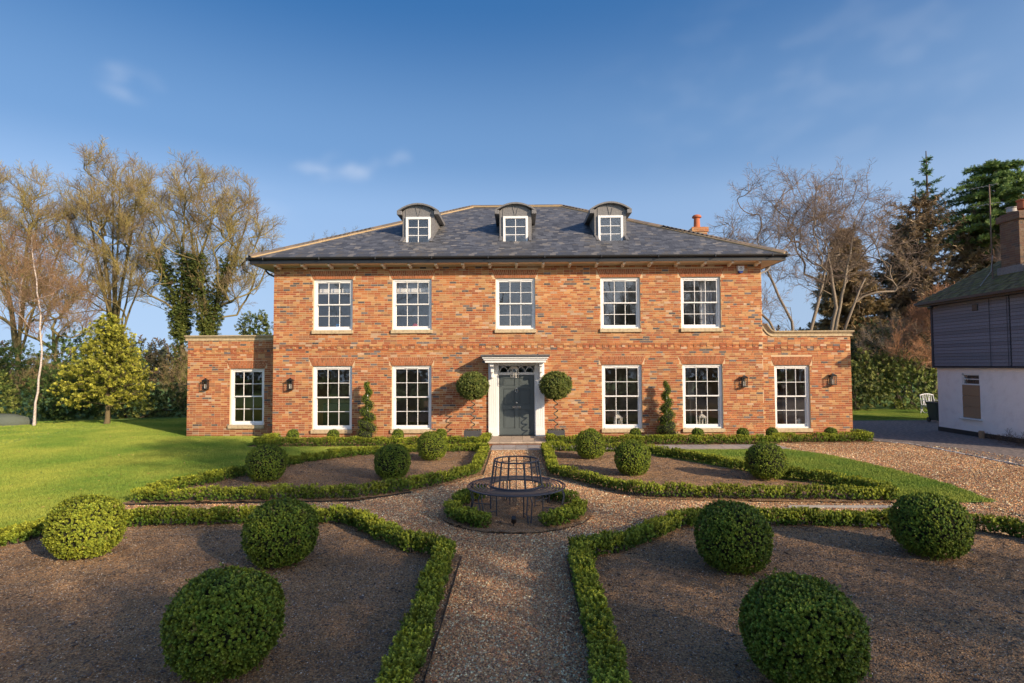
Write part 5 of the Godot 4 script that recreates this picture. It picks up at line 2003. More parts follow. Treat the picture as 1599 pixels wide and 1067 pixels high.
func conifer(nm: String, label: String, at: Vector3, H: float, bottom: float, R: float, tiers: int, o2: Dictionary) -> Node3D:
	var o := thing(nm, label, "tree", at, 0.0, o2.get("group", ""))
	var mb := MB.new()
	mb.col = o2.get("wood", Color(0.12, 0.085, 0.06))
	var lean: Vector3 = o2.get("lean", Vector3.ZERO)
	var tp := PackedVector3Array()
	var tr := PackedFloat32Array()
	var tr0: float = o2.get("girth", 0.28)
	for k in 12:
		var t := k / 11.0
		tp.append(Vector3(0, H * t, 0) + lean * t * t)
		tr.append(tr0 * (1.0 - 0.93 * t) + 0.012)
	mb.tube(tp, tr, 8)
	var xf: Array[Transform3D] = []
	var cols := PackedColorArray()
	var a: Color = o2.get("a", Color(0.03, 0.055, 0.02))
	var b: Color = o2.get("b", Color(0.09, 0.13, 0.035))
	var rise: float = o2.get("rise", 0.1)
	var dens: float = o2.get("dens", 1.0)
	var flat_: float = o2.get("flat", 0.0)
	var gap: float = o2.get("gap", 0.15)
	var shape: float = o2.get("shape", 0.8)
	var mesh: ArrayMesh = o2.get("mesh", needle_mesh)
	for k in tiers:
		var t := (k + r(-0.3, 0.3)) / tiers
		var y := lerpf(bottom, H * 0.99, clampf(t, 0, 1))
		var L := R * pow(clampf(1.0 - t, 0.0, 1.0), shape) * r(0.75, 1.12) + 0.15
		var n := int(o2.get("whorl", 6))
		for j in n:
			if rng.randf() < gap:
				continue
			var ang := TAU * (j + r(-0.35, 0.35)) / n + k * 0.9
			if o2.has("side"):
				ang = o2.side + r(-1.5, 1.5)
			var d := Vector3(cos(ang), 0, sin(ang))
			var l := L * r(0.7, 1.1)
			var o0 := Vector3(0, y, 0) + lean * pow(y / H, 2)
			var pts := PackedVector3Array()
			var rr := PackedFloat32Array()
			for q in 6:
				var s := q / 5.0
				pts.append(o0 + d * l * s + Vector3.UP * l * (rise * s + o2.get("tipup", 0.1) * s * s * s - o2.get("sag", 0.12) * sin(PI * s)))
				rr.append(maxf(0.008, tr0 * 0.16 * (1 - s) * clampf(L / R + 0.2, 0, 1)))
			mb.tube(pts, rr, 4)
			var m := int((3 + l * 4.2) * dens)
			for q in m:
				var s := clampf(0.12 + 0.88 * (q + r(0, 1)) / m, 0, 0.999)
				var i := int(s * 5)
				var p := pts[i].lerp(pts[i + 1], s * 5 - i)
				var bd := (pts[i + 1] - pts[i]).normalized()
				var sd := bd.cross(Vector3.UP) * (1.0 if q % 2 else -1.0)
				var f := (bd * 0.65 + sd * r(0.2, 0.9) + Vector3.UP * r(-0.15, 0.2) * (1 - flat_)).normalized()
				if o2.has("tuft"):
					f = (bd * 0.4 + sd * r(0.0, 0.8) + Vector3.UP * o2.tuft + rand_dir() * 0.7).normalized()
				var w: float = (0.55 + 0.5 * (1 - s)) * o2.get("size", 1.0) * r(0.75, 1.2)
				var zb := f.cross(Vector3.UP).cross(f)
				if zb.length_squared() < 0.001:
					zb = Vector3.BACK
				zb = zb.normalized()
				# the spray hangs towards its -z, so +z is up
				var xb := f.cross(zb)
				var bs := Basis(xb * w, f * w, zb * w).rotated(f, r(-0.5, 0.5))
				xf.append(Transform3D(bs, p))
				cols.append(shade(a.lerp(b, clampf(r(0, 1) * 0.8 + 0.3 * s, 0, 1)), r(0.75, 1.25)))
	part("trunk", mb, mats.bark, o)
	scatter("crown", mesh, mats.leaf, xf, cols, o)
	return o


func lobe(x: float, y: float, z: float, rx: float, ry: float, rz: float, n: int) -> Array:
	return [Vector3(x, y, z), Vector3(rx, ry, rz), n]


# a trunk that divides into steep ascending limbs
func fan(x: float, z: float, h0: float, n: int, spread: float, top: float) -> Array:
	var out := [[Vector3(x, 0, z), Vector3(x + r(-0.1, 0.1), h0 * 0.5, z), Vector3(x + r(-0.15, 0.15), h0, z)]]
	var f: Vector3 = out[0][2]
	for k in n:
		var a := TAU * (k + r(-0.3, 0.3)) / n
		var d := Vector3(cos(a), 0, sin(a) * 0.8) * spread * r(0.55, 1.1)
		var t := top * r(0.8, 1.0)
		out.append([f - Vector3(0, r(0.0, h0 * 0.3), 0), f + d * 0.35 + Vector3(0, (t - h0) * 0.35, 0), f + d * 0.75 + Vector3(0, (t - h0) * 0.7, 0), f + d + Vector3(0, t - h0, 0)])
	return out


func build_trees() -> void:
	var oak := {"step": 0.7, "curve": 0.22, "tip": 0.017, "power": 0.49, "per": 2, "size": 1.0, "up": 0.7, "girth": 0.2, "tints": [Color(0.33, 0.255, 0.085), Color(0.27, 0.20, 0.095), Color(0.37, 0.295, 0.085), Color(0.25, 0.175, 0.10)], "group": "tall bare trees at the left", "thick": Color(0.20, 0.165, 0.075), "thin": Color(0.30, 0.235, 0.08)}
	var o3 := oak.duplicate()
	o3.ivy = [60, 9.5, 64]
	bare_tree("bare_tree", "broad bare tree with two ivy covered trunks next to the left wing", Vector3(-20.4, 0, -16), fan(-0.75, 0, 6.0, 5, 2.6, 13.0) + fan(0.85, 0.2, 5.2, 5, 2.7, 12.0),
		[lobe(-0.6, 11.6, 0, 4.0, 4.0, 3.2, 260), lobe(2.6, 10.4, 0.4, 2.9, 3.9, 2.8, 170), lobe(2.6, 6.6, 0.6, 2.4, 1.6, 2.0, 18), lobe(-2.8, 7.6, 0.4, 1.8, 1.8, 2.0, 20)], o3)
	bare_tree("bare_tree", "tallest bare tree on the left with moss tinted twigs, behind the yellow holly", Vector3(-26.2, 0, -17), fan(0.0, 0, 4.6, 6, 1.9, 14.0) + fan(0.5, 0.3, 4.0, 3, 2.2, 10.0),
		[lobe(-0.4, 12.4, 0, 2.9, 4.2, 2.8, 270), lobe(0.9, 8.4, 0.6, 2.6, 2.2, 2.4, 70), lobe(-1.6, 7.8, 0.6, 2.4, 2.2, 2.2, 50)], oak)
	bare_tree("bare_tree", "bare tree cut by the left edge of the picture", Vector3(-31.6, 0, -16), fan(0.0, 0, 4.0, 6, 2.4, 13.0),
		[lobe(0.2, 11.2, 0, 3.4, 4.0, 3, 260), lobe(1.6, 7.2, 0.4, 2.4, 2.2, 2.2, 60), lobe(-2.4, 8.6, 0, 2.5, 3, 2.5, 60)], oak)
	var red := oak.duplicate()
	red.tints = [Color(0.27, 0.165, 0.085), Color(0.22, 0.135, 0.075), Color(0.31, 0.21, 0.09)]
	red.girth = 0.12
	red.size = 0.9
	red.per = 2
	bare_tree("bare_tree", "smaller reddish bare tree between the tall trees at the left", Vector3(-25.5, 0, -11.5), [[Vector3(0, 0, 0), Vector3(0.1, 2.5, 0), Vector3(-0.2, 4.5, 0)]], [lobe(-1.2, 7.0, 0, 2.4, 2.9, 2.2, 90), lobe(1.2, 5.4, 0, 1.6, 1.8, 1.8, 30)], red)
	# thin young birch on the lawn
	var yb := {"step": 0.5, "curve": 0.3, "tip": 0.0065, "power": 0.52, "per": 2, "size": 0.75, "up": 0.2, "twig": birch_twig_mesh, "bark": mats.birch_bark, "thick": Color(0.80, 0.74, 0.70), "thin": Color(0.5, 0.36, 0.27), "tints": [Color(0.28, 0.16, 0.085), Color(0.23, 0.14, 0.08)], "girth": 0.05}
	bare_tree("young_birch", "thin white stemmed birch standing alone at the left of the lawn", Vector3(-21.1, 0, -5), [[Vector3(0, 0, 0), Vector3(0.1, 1.5, 0), Vector3(0.28, 3.2, 0), Vector3(0.12, 4.8, 0), Vector3(-0.1, 6.4, 0), Vector3(-0.35, 8.3, 0)]], [lobe(0.3, 5.8, 0, 1.6, 2.2, 1.4, 46), lobe(-0.1, 7.6, 0, 1.0, 1.0, 1.0, 18)], yb)
	# yellow holly
	var hol := thing("holly_tree", "conical yellow green holly tree standing on the left lawn", "tree", Vector3(-18.4, 0, -5.7))
	var hx: Array[Transform3D] = []
	var hc := PackedColorArray()
	var hm := MB.new()
	hm.col = Color(0.22, 0.17, 0.09)
	hm.tube(PackedVector3Array([Vector3(0, 0, 0), Vector3(0.03, 0.3, 0), Vector3(0, 1.2, 0), Vector3(0.05, 3.0, 0), Vector3(0, 4.8, 0)]), PackedFloat32Array([0.14, 0.10, 0.085, 0.05, 0.012]), 8)
	for k in 90:
		var t := pow(k / 89.0, 0.85)
		var y := 0.75 + t * 4.05
		var L := (2.15 * pow(1 - t, 0.75) + 0.12) * r(0.58, 1.12) * (1.0 if t > 0.10 else 0.85)
		var ang := k * 2.4
		var d := Vector3(cos(ang), 0, sin(ang))
		var e := Vector3(0, y, 0) + d * L + Vector3(0, L * 0.1, 0)
		hm.tube(PackedVector3Array([Vector3(0, y, 0), Vector3(0, y, 0) + d * L * 0.5 + Vector3(0, L * 0.12, 0), e]), PackedFloat32Array([0.022, 0.015, 0.006]), 4)
		for j in int(8 + L * 19):
			var s := sqrt(rng.randf())
			var p := Vector3(0, y, 0).lerp(e, s) + rand_dir() * Vector3(0.30, 0.16, 0.30) * (0.5 + 0.5 * s)
			hx.append(Transform3D(basis_up((d * 0.5 + rand_dir() * 0.8 + Vector3.UP * 0.3).normalized(), r(0, TAU), Vector3.ONE * r(0.6, 1.0)), p))
			hc.append(shade(Color(0.20, 0.235, 0.035).lerp(Color(0.55, 0.53, 0.075), clampf(s * 0.9 + r(-0.4, 0.2), 0, 1)), r(0.75, 1.2)))
	part("trunk", hm, mats.bark, hol)
	scatter("crown", leaf_mesh, mats.leaf, hx, hc, hol)
	# shrubs along the left boundary
	var dg := Color(0.053, 0.104, 0.030)
	var mg := Color(0.162, 0.237, 0.057)
	var yg := Color(0.323, 0.342, 0.085)
	var br := Color(0.285, 0.190, 0.104)
	shrub("evergreen_shrub", "rounded yellow green shrub at the far left edge of the lawn", Vector3(-26.0, 0, -7.5), [[Vector3(0, 1.1, 0), Vector3(1.9, 1.5, 1.4)], [Vector3(-1.8, 1.3, 0.4), Vector3(1.5, 1.5, 1.3)]], 22, mg, yg)
	shrub("evergreen_shrub", "dark glossy laurel shrub behind the thin white birch", Vector3(-22.6, 0, -8.2), [[Vector3(0, 1.2, 0), Vector3(1.5, 1.5, 1.2)], [Vector3(1.1, 0.9, 0.3), Vector3(1.2, 1.2, 1.0)]], 24, dg, mg)
	shrub("evergreen_shrub", "tall dark evergreen mass between birch and holly trunk", Vector3(-22.5, 0, -11.5), [[Vector3(0, 2.2, 0), Vector3(2.0, 2.3, 1.4)], [Vector3(-2.2, 2.6, 0), Vector3(1.6, 2.2, 1.4)]], 18, dg, mg)
	shrub("evergreen_shrub", "low leafy shrub under the yellow holly", Vector3(-19.6, 0, -8.6), [[Vector3(0, 0.8, 0), Vector3(1.8, 1.0, 1.0)], [Vector3(1.9, 0.7, -0.6), Vector3(1.4, 0.9, 1.0)]], 22, dg, yg)
	shrub("evergreen_shrub", "tall yellow green shrub at the left picture edge behind the lawn", Vector3(-30.0, 0, -11), [[Vector3(0, 2.2, 0), Vector3(2.4, 2.2, 1.6)], [Vector3(2.6, 2.0, 0.3), Vector3(1.9, 1.9, 1.5)]], 17, dg, mg)
	shrub("brown_shrub", "russet leaved hedge shrub right of the holly, next to the left wing", Vector3(-16.6, 0, -12.2), [[Vector3(0, 1.3, 0), Vector3(1.9, 1.5, 1.0)], [Vector3(2.2, 1.2, -1.0), Vector3(1.6, 1.4, 1.0)]], 13, br, Color(0.247, 0.228, 0.085), 0.8)
	shrub("brown_shrub", "dull green and brown shrub behind the holly tree", Vector3(-19.2, 0, -12.8), [[Vector3(0, 1.6, 0), Vector3(1.8, 1.8, 1.1)]], 14, Color(0.133, 0.152, 0.057), br, 0.85)
	shrub("brown_shrub", "dark brown hedge close against the left wing corner", Vector3(-13.8, 0, -13.5), [[Vector3(0, 1.4, 0), Vector3(2.0, 1.5, 1.0)]], 13, Color(0.133, 0.104, 0.057), br, 0.8)
	shrub("ivy_clump", "round dark ivy clump above the left wing parapet", Vector3(-16.3, 0, -15.5), [[Vector3(0, 4.9, 0), Vector3(1.0, 1.15, 0.9)], [Vector3(0.1, 2.4, 0), Vector3(0.6, 2.4, 0.6)]], 30, dg, Color(0.228, 0.247, 0.067))
	for q in [[-17.6, -10.6, "right of the holly trunk"], [-15.2, -11.6, "close to the left wing corner"], [-20.9, -10.2, "between birch and holly"], [-24.6, -9.6, "left of the white birch"]]:
		bare_tree("bare_shrub", "leafless brown shrub in the left boundary hedge, " + q[2], Vector3(q[0], 0, q[1]), [[Vector3(0, 0, 0), Vector3(0.1, 0.7, 0)], [Vector3(0.2, 0, 0.1), Vector3(0.6, 0.9, 0)], [Vector3(-0.2, 0, 0), Vector3(-0.6, 0.8, 0.1)]], [lobe(0, 1.9, 0, 1.5, 1.5, 1.0, 40)], {"step": 0.4, "tip": 0.009, "girth": 0.03, "per": 2, "size": 0.55, "up": 0.6, "tints": [Color(0.36, 0.25, 0.13), Color(0.28, 0.21, 0.10), Color(0.30, 0.28, 0.09)], "group": "shrubs along the garden edge"})
	# heap under netting at the far left
	var heap := thing("covered_heap", "low heap under grey green netting at the left edge of the lawn", "heap", Vector3(-23.3, 0, -5.6))
	var hb := MB.new()
	hb.blob(Vector3(0, 0.05, 0), Vector3(1.7, 0.42, 0.8), 24, 12)
	for k in hb.v.size():
		hb.v[k] += rand_dir() * 0.035
	tri_tex(mat("netting", lin(0.16, 0.19, 0.15), 0.9), tex.grain, 1.5, tex.relief, 3.0)
	part("netting", hb, mats.netting, heap)
	# distant bare tree peeping over the roof
	bare_tree("bare_tree", "twig tops of a bare tree just above the left slope of the roof", Vector3(-16.0, 0, -30), [[Vector3(0, 0, 0), Vector3(0.2, 5, 0), Vector3(0, 9, 0)]], [lobe(0, 11.6, 0, 3.0, 3.0, 3, 70)], {"per": 1, "size": 0.8, "up": 0.5})

	# right side: birches
	var bi := {"step": 0.65, "curve": 0.24, "tip": 0.0135, "power": 0.5, "girth": 0.12, "per": 2, "size": 0.95, "up": 0.05, "twig": birch_twig_mesh, "bark": mats.birch_bark, "thick": Color(0.34, 0.285, 0.215), "thin": Color(0.29, 0.225, 0.16), "tints": [Color(0.27, 0.19, 0.135), Color(0.22, 0.16, 0.125), Color(0.31, 0.225, 0.155)], "group": "bare birches behind the right wing", "most": 3}
	bare_tree("birch", "many stemmed bare birch nearest the house behind the right wing", Vector3(16.3, 0, -14), [[Vector3(0, 0, 0), Vector3(0.1, 3, 0), Vector3(-0.2, 5, 0), Vector3(-1.2, 7.2, 0), Vector3(-1.9, 9.0, 0)], [Vector3(-0.3, 0, 0.2), Vector3(-0.6, 3, 0), Vector3(-1.6, 5.0, 0.3), Vector3(-2.6, 6.0, 0.2)], [Vector3(0.2, 0, 0), Vector3(0.5, 3.4, 0.2), Vector3(1.5, 6.4, 0), Vector3(2.0, 8.6, 0)]],
		[lobe(-1.0, 10.8, 0, 3.0, 3.4, 2.4, 130), lobe(1.3, 10.2, 0, 2.0, 3.4, 2.2, 70), lobe(-3.0, 8.4, 0, 2.1, 1.8, 1.8, 46), lobe(-1.8, 5.2, 0, 1.6, 1.6, 1.4, 26)], bi)
	bare_tree("birch", "many stemmed bare birch with pale limbs in front of the brown conifer", Vector3(18.4, 0, -14.6), [[Vector3(0, 0, 0), Vector3(0.2, 3, 0), Vector3(0.9, 6, 0), Vector3(1.6, 9.2, 0), Vector3(1.9, 11, 0)], [Vector3(-0.3, 0, 0), Vector3(0.0, 3, 0), Vector3(0.5, 5.8, 0.3), Vector3(0.2, 8.8, 0.2)], [Vector3(0.3, 0, 0), Vector3(0.5, 2.8, 0), Vector3(1.3, 5.4, 0.3), Vector3(2.3, 7.6, 0.2)]],
		[lobe(1.4, 11.2, 0, 2.8, 3.0, 2.4, 130), lobe(3.0, 8.8, 0, 2.4, 2.6, 2.2, 60), lobe(-0.6, 9.4, 0, 1.8, 2.4, 1.8, 40)], bi)
	# conifers
	var brown := {"a": Color(0.267, 0.203, 0.111), "b": Color(0.534, 0.387, 0.191), "rise": -0.05, "tipup": 0.0, "sag": 0.05, "dens": 6.0, "whorl": 9, "gap": 0.0, "size": 0.62, "tuft": 0.25, "mesh": droop_mesh, "shape": 0.62, "group": "conifers behind the right wing"}
	conifer("conifer", "brown rounded conifer behind the birches", Vector3(25.0, 0, -24), 12.9, 1.5, 4.0, 30, brown)
	var sp := {"a": Color(0.087, 0.182, 0.087), "b": Color(0.283, 0.434, 0.153), "rise": 0.12, "tipup": 0.25, "sag": 0.02, "dens": 3.0, "whorl": 5, "gap": 0.3, "size": 0.5, "tuft": 0.2, "shape": 0.8, "group": "conifers behind the right wing"}
	conifer("conifer", "slim green conifer with the highest pointed top at the right", Vector3(31.4, 0, -24), 18.8, 11.0, 2.3, 13, sp)
	var lar := {"a": Color(0.260, 0.196, 0.127), "b": Color(0.503, 0.363, 0.213), "rise": 0.0, "tipup": 0.22, "sag": 0.14, "dens": 3.2, "whorl": 6, "gap": 0.2, "size": 0.6, "tuft": 0.1, "mesh": droop_mesh, "shape": 0.35, "girth": 0.3, "group": "conifers behind the right wing"}
	conifer("conifer", "sparse brown conifer with long level boughs right of the birches", Vector3(29.8, 0, -23), 15.6, 4.0, 4.4, 20, lar)
	conifer("conifer", "sparse brown conifer above the mossy roof", Vector3(34.0, 0, -24), 14.0, 4.5, 4.2, 16, lar)
	var ced := {"a": Color(0.084, 0.176, 0.084), "b": Color(0.420, 0.554, 0.153), "rise": 0.14, "tipup": -0.12, "sag": -0.06, "dens": 9.0, "whorl": 12, "gap": 0.05, "size": 0.5, "flat": 0.0, "tuft": 0.22, "shape": 0.42, "girth": 0.45, "group": "conifers behind the right wing", "wood": Color(0.428, 0.348, 0.295)}
	conifer("cedar", "flat topped green cedar at the upper right", Vector3(35.4, 0, -22.5), 17.6, 11.2, 4.6, 8, ced)
	conifer("cedar", "second green cedar leaning over the neighbouring chimney", Vector3(40.2, 0, -22), 17.0, 11.0, 4.8, 7, ced)
	var mix := {"a": Color(0.07, 0.085, 0.04), "b": Color(0.19, 0.17, 0.085), "rise": 0.05, "tipup": 0.0, "sag": 0.06, "dens": 5.0, "whorl": 8, "gap": 0.05, "size": 0.65, "tuft": 0.15, "mesh": droop_mesh, "shape": 0.55, "group": "conifers behind the right wing"}
	conifer("conifer", "broad dull green conifer filling the gap behind the brown ones", Vector3(32.8, 0, -29), 14.6, 1.5, 4.4, 24, mix)
	conifer("conifer", "broad dull green conifer behind the neighbouring chimney", Vector3(39.5, 0, -29), 14.2, 1.5, 4.6, 22, mix)
	bare_tree("bare_tree", "pale barked bare tree right behind the mossy roof", Vector3(35.8, 0, -19), [[Vector3(0, 0, 0), Vector3(0, 5, 0), Vector3(0.2, 9, 0), Vector3(0.1, 11.5, 0)], [Vector3(0, 0, 0), Vector3(-0.8, 5, 0), Vector3(-1.8, 8.5, 0)]], [lobe(0, 10.8, 0, 3.2, 2.8, 2.5, 80), lobe(-2.0, 8.0, 0, 2, 2, 2, 30)], {"bark": mats.birch_bark, "thick": Color(0.781, 0.673, 0.564), "thin": Color(0.521, 0.347, 0.239), "tints": [Color(0.434, 0.260, 0.195), Color(0.369, 0.239, 0.174)], "per": 3, "twig": birch_twig_mesh, "up": 0.1})
	bare_tree("beech", "russet twigged bush like beech left of the weatherboarded house", Vector3(22.8, 0, -12), [[Vector3(0, 0, 0), Vector3(0.2, 2, 0), Vector3(0.5, 3.4, 0)]], [lobe(0.9, 5.0, 0, 2.2, 1.5, 1.6, 80), lobe(-0.8, 3.4, 0, 1.6, 1.3, 1.2, 40)], {"tints": [Color(0.521, 0.271, 0.141), Color(0.412, 0.217, 0.119)], "per": 4, "size": 0.8, "up": 0.2})
	bare_tree("bare_tree", "dark crooked bare tree beyond the driveway", Vector3(21.4, 0, -13), [[Vector3(0, 0, 0), Vector3(0.2, 1.2, 0), Vector3(-0.4, 2.4, 0)], [Vector3(0.1, 0, 0), Vector3(0.7, 1.4, 0), Vector3(1.3, 2.4, 0)]], [lobe(0.2, 3.8, 0, 2.2, 1.4, 1.6, 60)], {"thick": Color(0.186, 0.155, 0.139), "thin": Color(0.310, 0.248, 0.186), "tints": [Color(0.341, 0.264, 0.186)], "per": 2, "size": 0.7})
	# rhododendrons beyond the back lawn
	shrub("rhododendron", "pale green rhododendron beyond the driveway next to the right wing", Vector3(18.4, 0, -11.8), [[Vector3(0, 1.1, 0), Vector3(1.5, 1.4, 1.2)], [Vector3(1.2, 1.8, -0.8), Vector3(1.5, 1.5, 1.2)]], 20, dg, yg)
	shrub("rhododendron", "tall pale green rhododendron behind the white garden chair", Vector3(21.6, 0, -12.0), [[Vector3(0, 1.2, 0), Vector3(1.8, 1.5, 1.2)], [Vector3(-0.6, 2.1, -0.6), Vector3(1.3, 1.2, 1.0)]], 20, mg, yg)
	shrub("rhododendron", "low dark rhododendron between chair and green bin", Vector3(24.2, 0, -12.6), [[Vector3(0, 0.9, 0), Vector3(1.7, 1.2, 1.2)]], 20, dg, mg)
	shrub("yew_shrub", "dark yew behind the rhododendrons at the right", Vector3(21.8, 0, -15.4), [[Vector3(0, 2.8, 0), Vector3(2.4, 2.4, 1.6)], [Vector3(-2.6, 2.3, 0), Vector3(1.8, 2.0, 1.4)]], 15, Color(0.038, 0.067, 0.027), Color(0.095, 0.152, 0.042))
	shrub("yew_shrub", "dark evergreen shrub filling the gap beside the weatherboarded wall", Vector3(25.4, 0, -15.0), [[Vector3(0, 2.4, 0), Vector3(2.0, 2.2, 1.6)]], 15, Color(0.038, 0.067, 0.027), Color(0.114, 0.171, 0.048))
	# far woodland all round as one mass
	var wd := MultiMeshInstance3D.new()
	var xf: Array[Transform3D] = []
	var cols := PackedColorArray()
	for k in 9000:
		var x := r(-75, 95)
		var z := r(-62, -44)
		var hgt := 3.2 + 1.8 * sin(x * 0.23) + 1.2 * sin(x * 0.61 + 1.0)
		if absf(x) < 14:
			continue
		var p := Vector3(x, pow(rng.randf(), 0.8) * hgt, z)
		var s := r(1.6, 3.2)
		xf.append(Transform3D(basis_up((Vector3.UP + rand_dir() * 0.8).normalized(), r(0, TAU), Vector3(s, s, s)), p))
		cols.append(shade(Color(0.15, 0.105, 0.065).lerp(Color(0.07, 0.085, 0.04), r(0, 1)), r(0.8, 1.2)))
	var wood := thing("far_woodland", "low brown and green woodland far behind the gardens", "woodland")
	wood.set_meta("kind", "stuff")
	scatter("undergrowth", leaf_mesh_big(), mats.leaf, xf, cols, wood)
	wd.free()
	build_trees_behind()


func leaf_mesh_big() -> ArrayMesh:
	return make_sprig(14, 0.5, 0.16, 0.10, 0.9)


func build_trees_behind() -> void:
	rng.seed = 77
	# unseen bare trees and hedges behind the viewer: they shade the near beds and are mirrored in the window glass
	var row := {"step": 0.8, "curve": 0.2, "tip": 0.013, "per": 3, "size": 1.1, "up": 0.4, "most": 4, "group": "bare trees in a row behind the viewer"}
	var xs := [5.8, 8.2, 10.6, 13.0, 15.4, 17.6, 20.0, 22.4, 24.8, 27.2]
	var hs := [7.6, 7.9, 7.7, 10.0, 9.7, 9.3, 9.0, 9.2, 8.8, 9.3]
	var which := ["leftmost and lowest of the row", "second from the left in the row", "third from the left in the row", "fourth from the left in the row", "fifth from the left in the row", "sixth from the left in the row", "seventh from the left in the row", "eighth from the left in the row", "ninth from the left in the row", "last on the right in the row"]
	for k in xs.size():
		var h: float = hs[k]
		bare_tree("bare_tree", "twiggy bare tree behind the viewer, " + which[k], Vector3(xs[k], 0, 26 + r(-0.6, 0.6)), [[Vector3(0, 0, 0), Vector3(0.1, h * 0.35, 0)]], [lobe(0, h * 0.55, 0, 1.9, h * 0.46, 1.6, 48)], row)
	for q in [[10.6, 8.8, "left"], [13.6, 9.7, "middle"], [16.6, 10.6, "right"]]:
		bare_tree("bare_tree", "twiggy bare tree of the second row behind the viewer, the %s of three" % q[2], Vector3(q[0], 0, 30), [[Vector3(0, 0, 0), Vector3(0.1, 3.5, 0)]], [lobe(0, q[1] - 2.7, 0, 2.1, 2.7, 1.6, 80)], row)
	bare_tree("bare_tree", "tallest twiggy tree standing out of the row behind the viewer", Vector3(19.6, 0, 27.5), [[Vector3(0, 0, 0), Vector3(0.2, 6, 0), Vector3(0, 10, 0)]], [lobe(0, 12.0, 0, 2.4, 4.6, 2.2, 170)], row)
	shrub("evergreen_shrub", "long dark hedge behind the viewer, mirrored in the ground floor glass", Vector3(-12.0, 0, 33), [[Vector3(-14, 1.6, 0), Vector3(7, 2.6, 1.2)], [Vector3(-4, 1.5, 0), Vector3(7, 2.4, 1.2)], [Vector3(6, 1.6, 0), Vector3(7, 2.6, 1.2)], [Vector3(15, 1.5, 0), Vector3(6, 2.4, 1.2)]], 14, Color(0.03, 0.055, 0.02), Color(0.09, 0.13, 0.03), 1.5, "evergreens behind the viewer")
	shrub("evergreen_shrub", "dark hedge behind the viewer at the foot of the bare tree row", Vector3(16.0, 0, 28.5), [[Vector3(-8, 1.3, 0), Vector3(5, 1.9, 1.2)], [Vector3(0, 1.4, 0), Vector3(5, 2.1, 1.2)], [Vector3(8, 1.3, 0), Vector3(5, 1.9, 1.2)]], 14, Color(0.03, 0.055, 0.02), Color(0.09, 0.13, 0.03), 1.5, "evergreens behind the viewer")
	var bt := {"per": 1, "size": 1.0, "tip": 0.016, "group": "bare trees behind the viewer"}
	bare_tree("bare_tree", "bare tree behind the viewer, mirrored in the upper left windows", Vector3(-13.0, 0, 31), [[Vector3(0, 0, 0), Vector3(0.3, 4, 0), Vector3(0.2, 7, 0)]], [lobe(0, 10.0, 0, 5, 4.5, 4, 70)], bt)
	bare_tree("bare_tree", "bare tree behind the viewer, mirrored left of the front door", Vector3(-5.0, 0, 36), [[Vector3(0, 0, 0), Vector3(0.3, 4, 0), Vector3(-0.4, 7, 0)]], [lobe(0, 10.0, 0, 5, 4.0, 4, 60)], bt)
	bare_tree("bare_tree", "bare tree behind the viewer, mirrored in the upper right windows", Vector3(13.0, 0, 42), [[Vector3(0, 0, 0), Vector3(0.3, 5, 0), Vector3(0.4, 8, 0)]], [lobe(0, 11.5, 0, 5, 4.5, 4, 80)], bt)


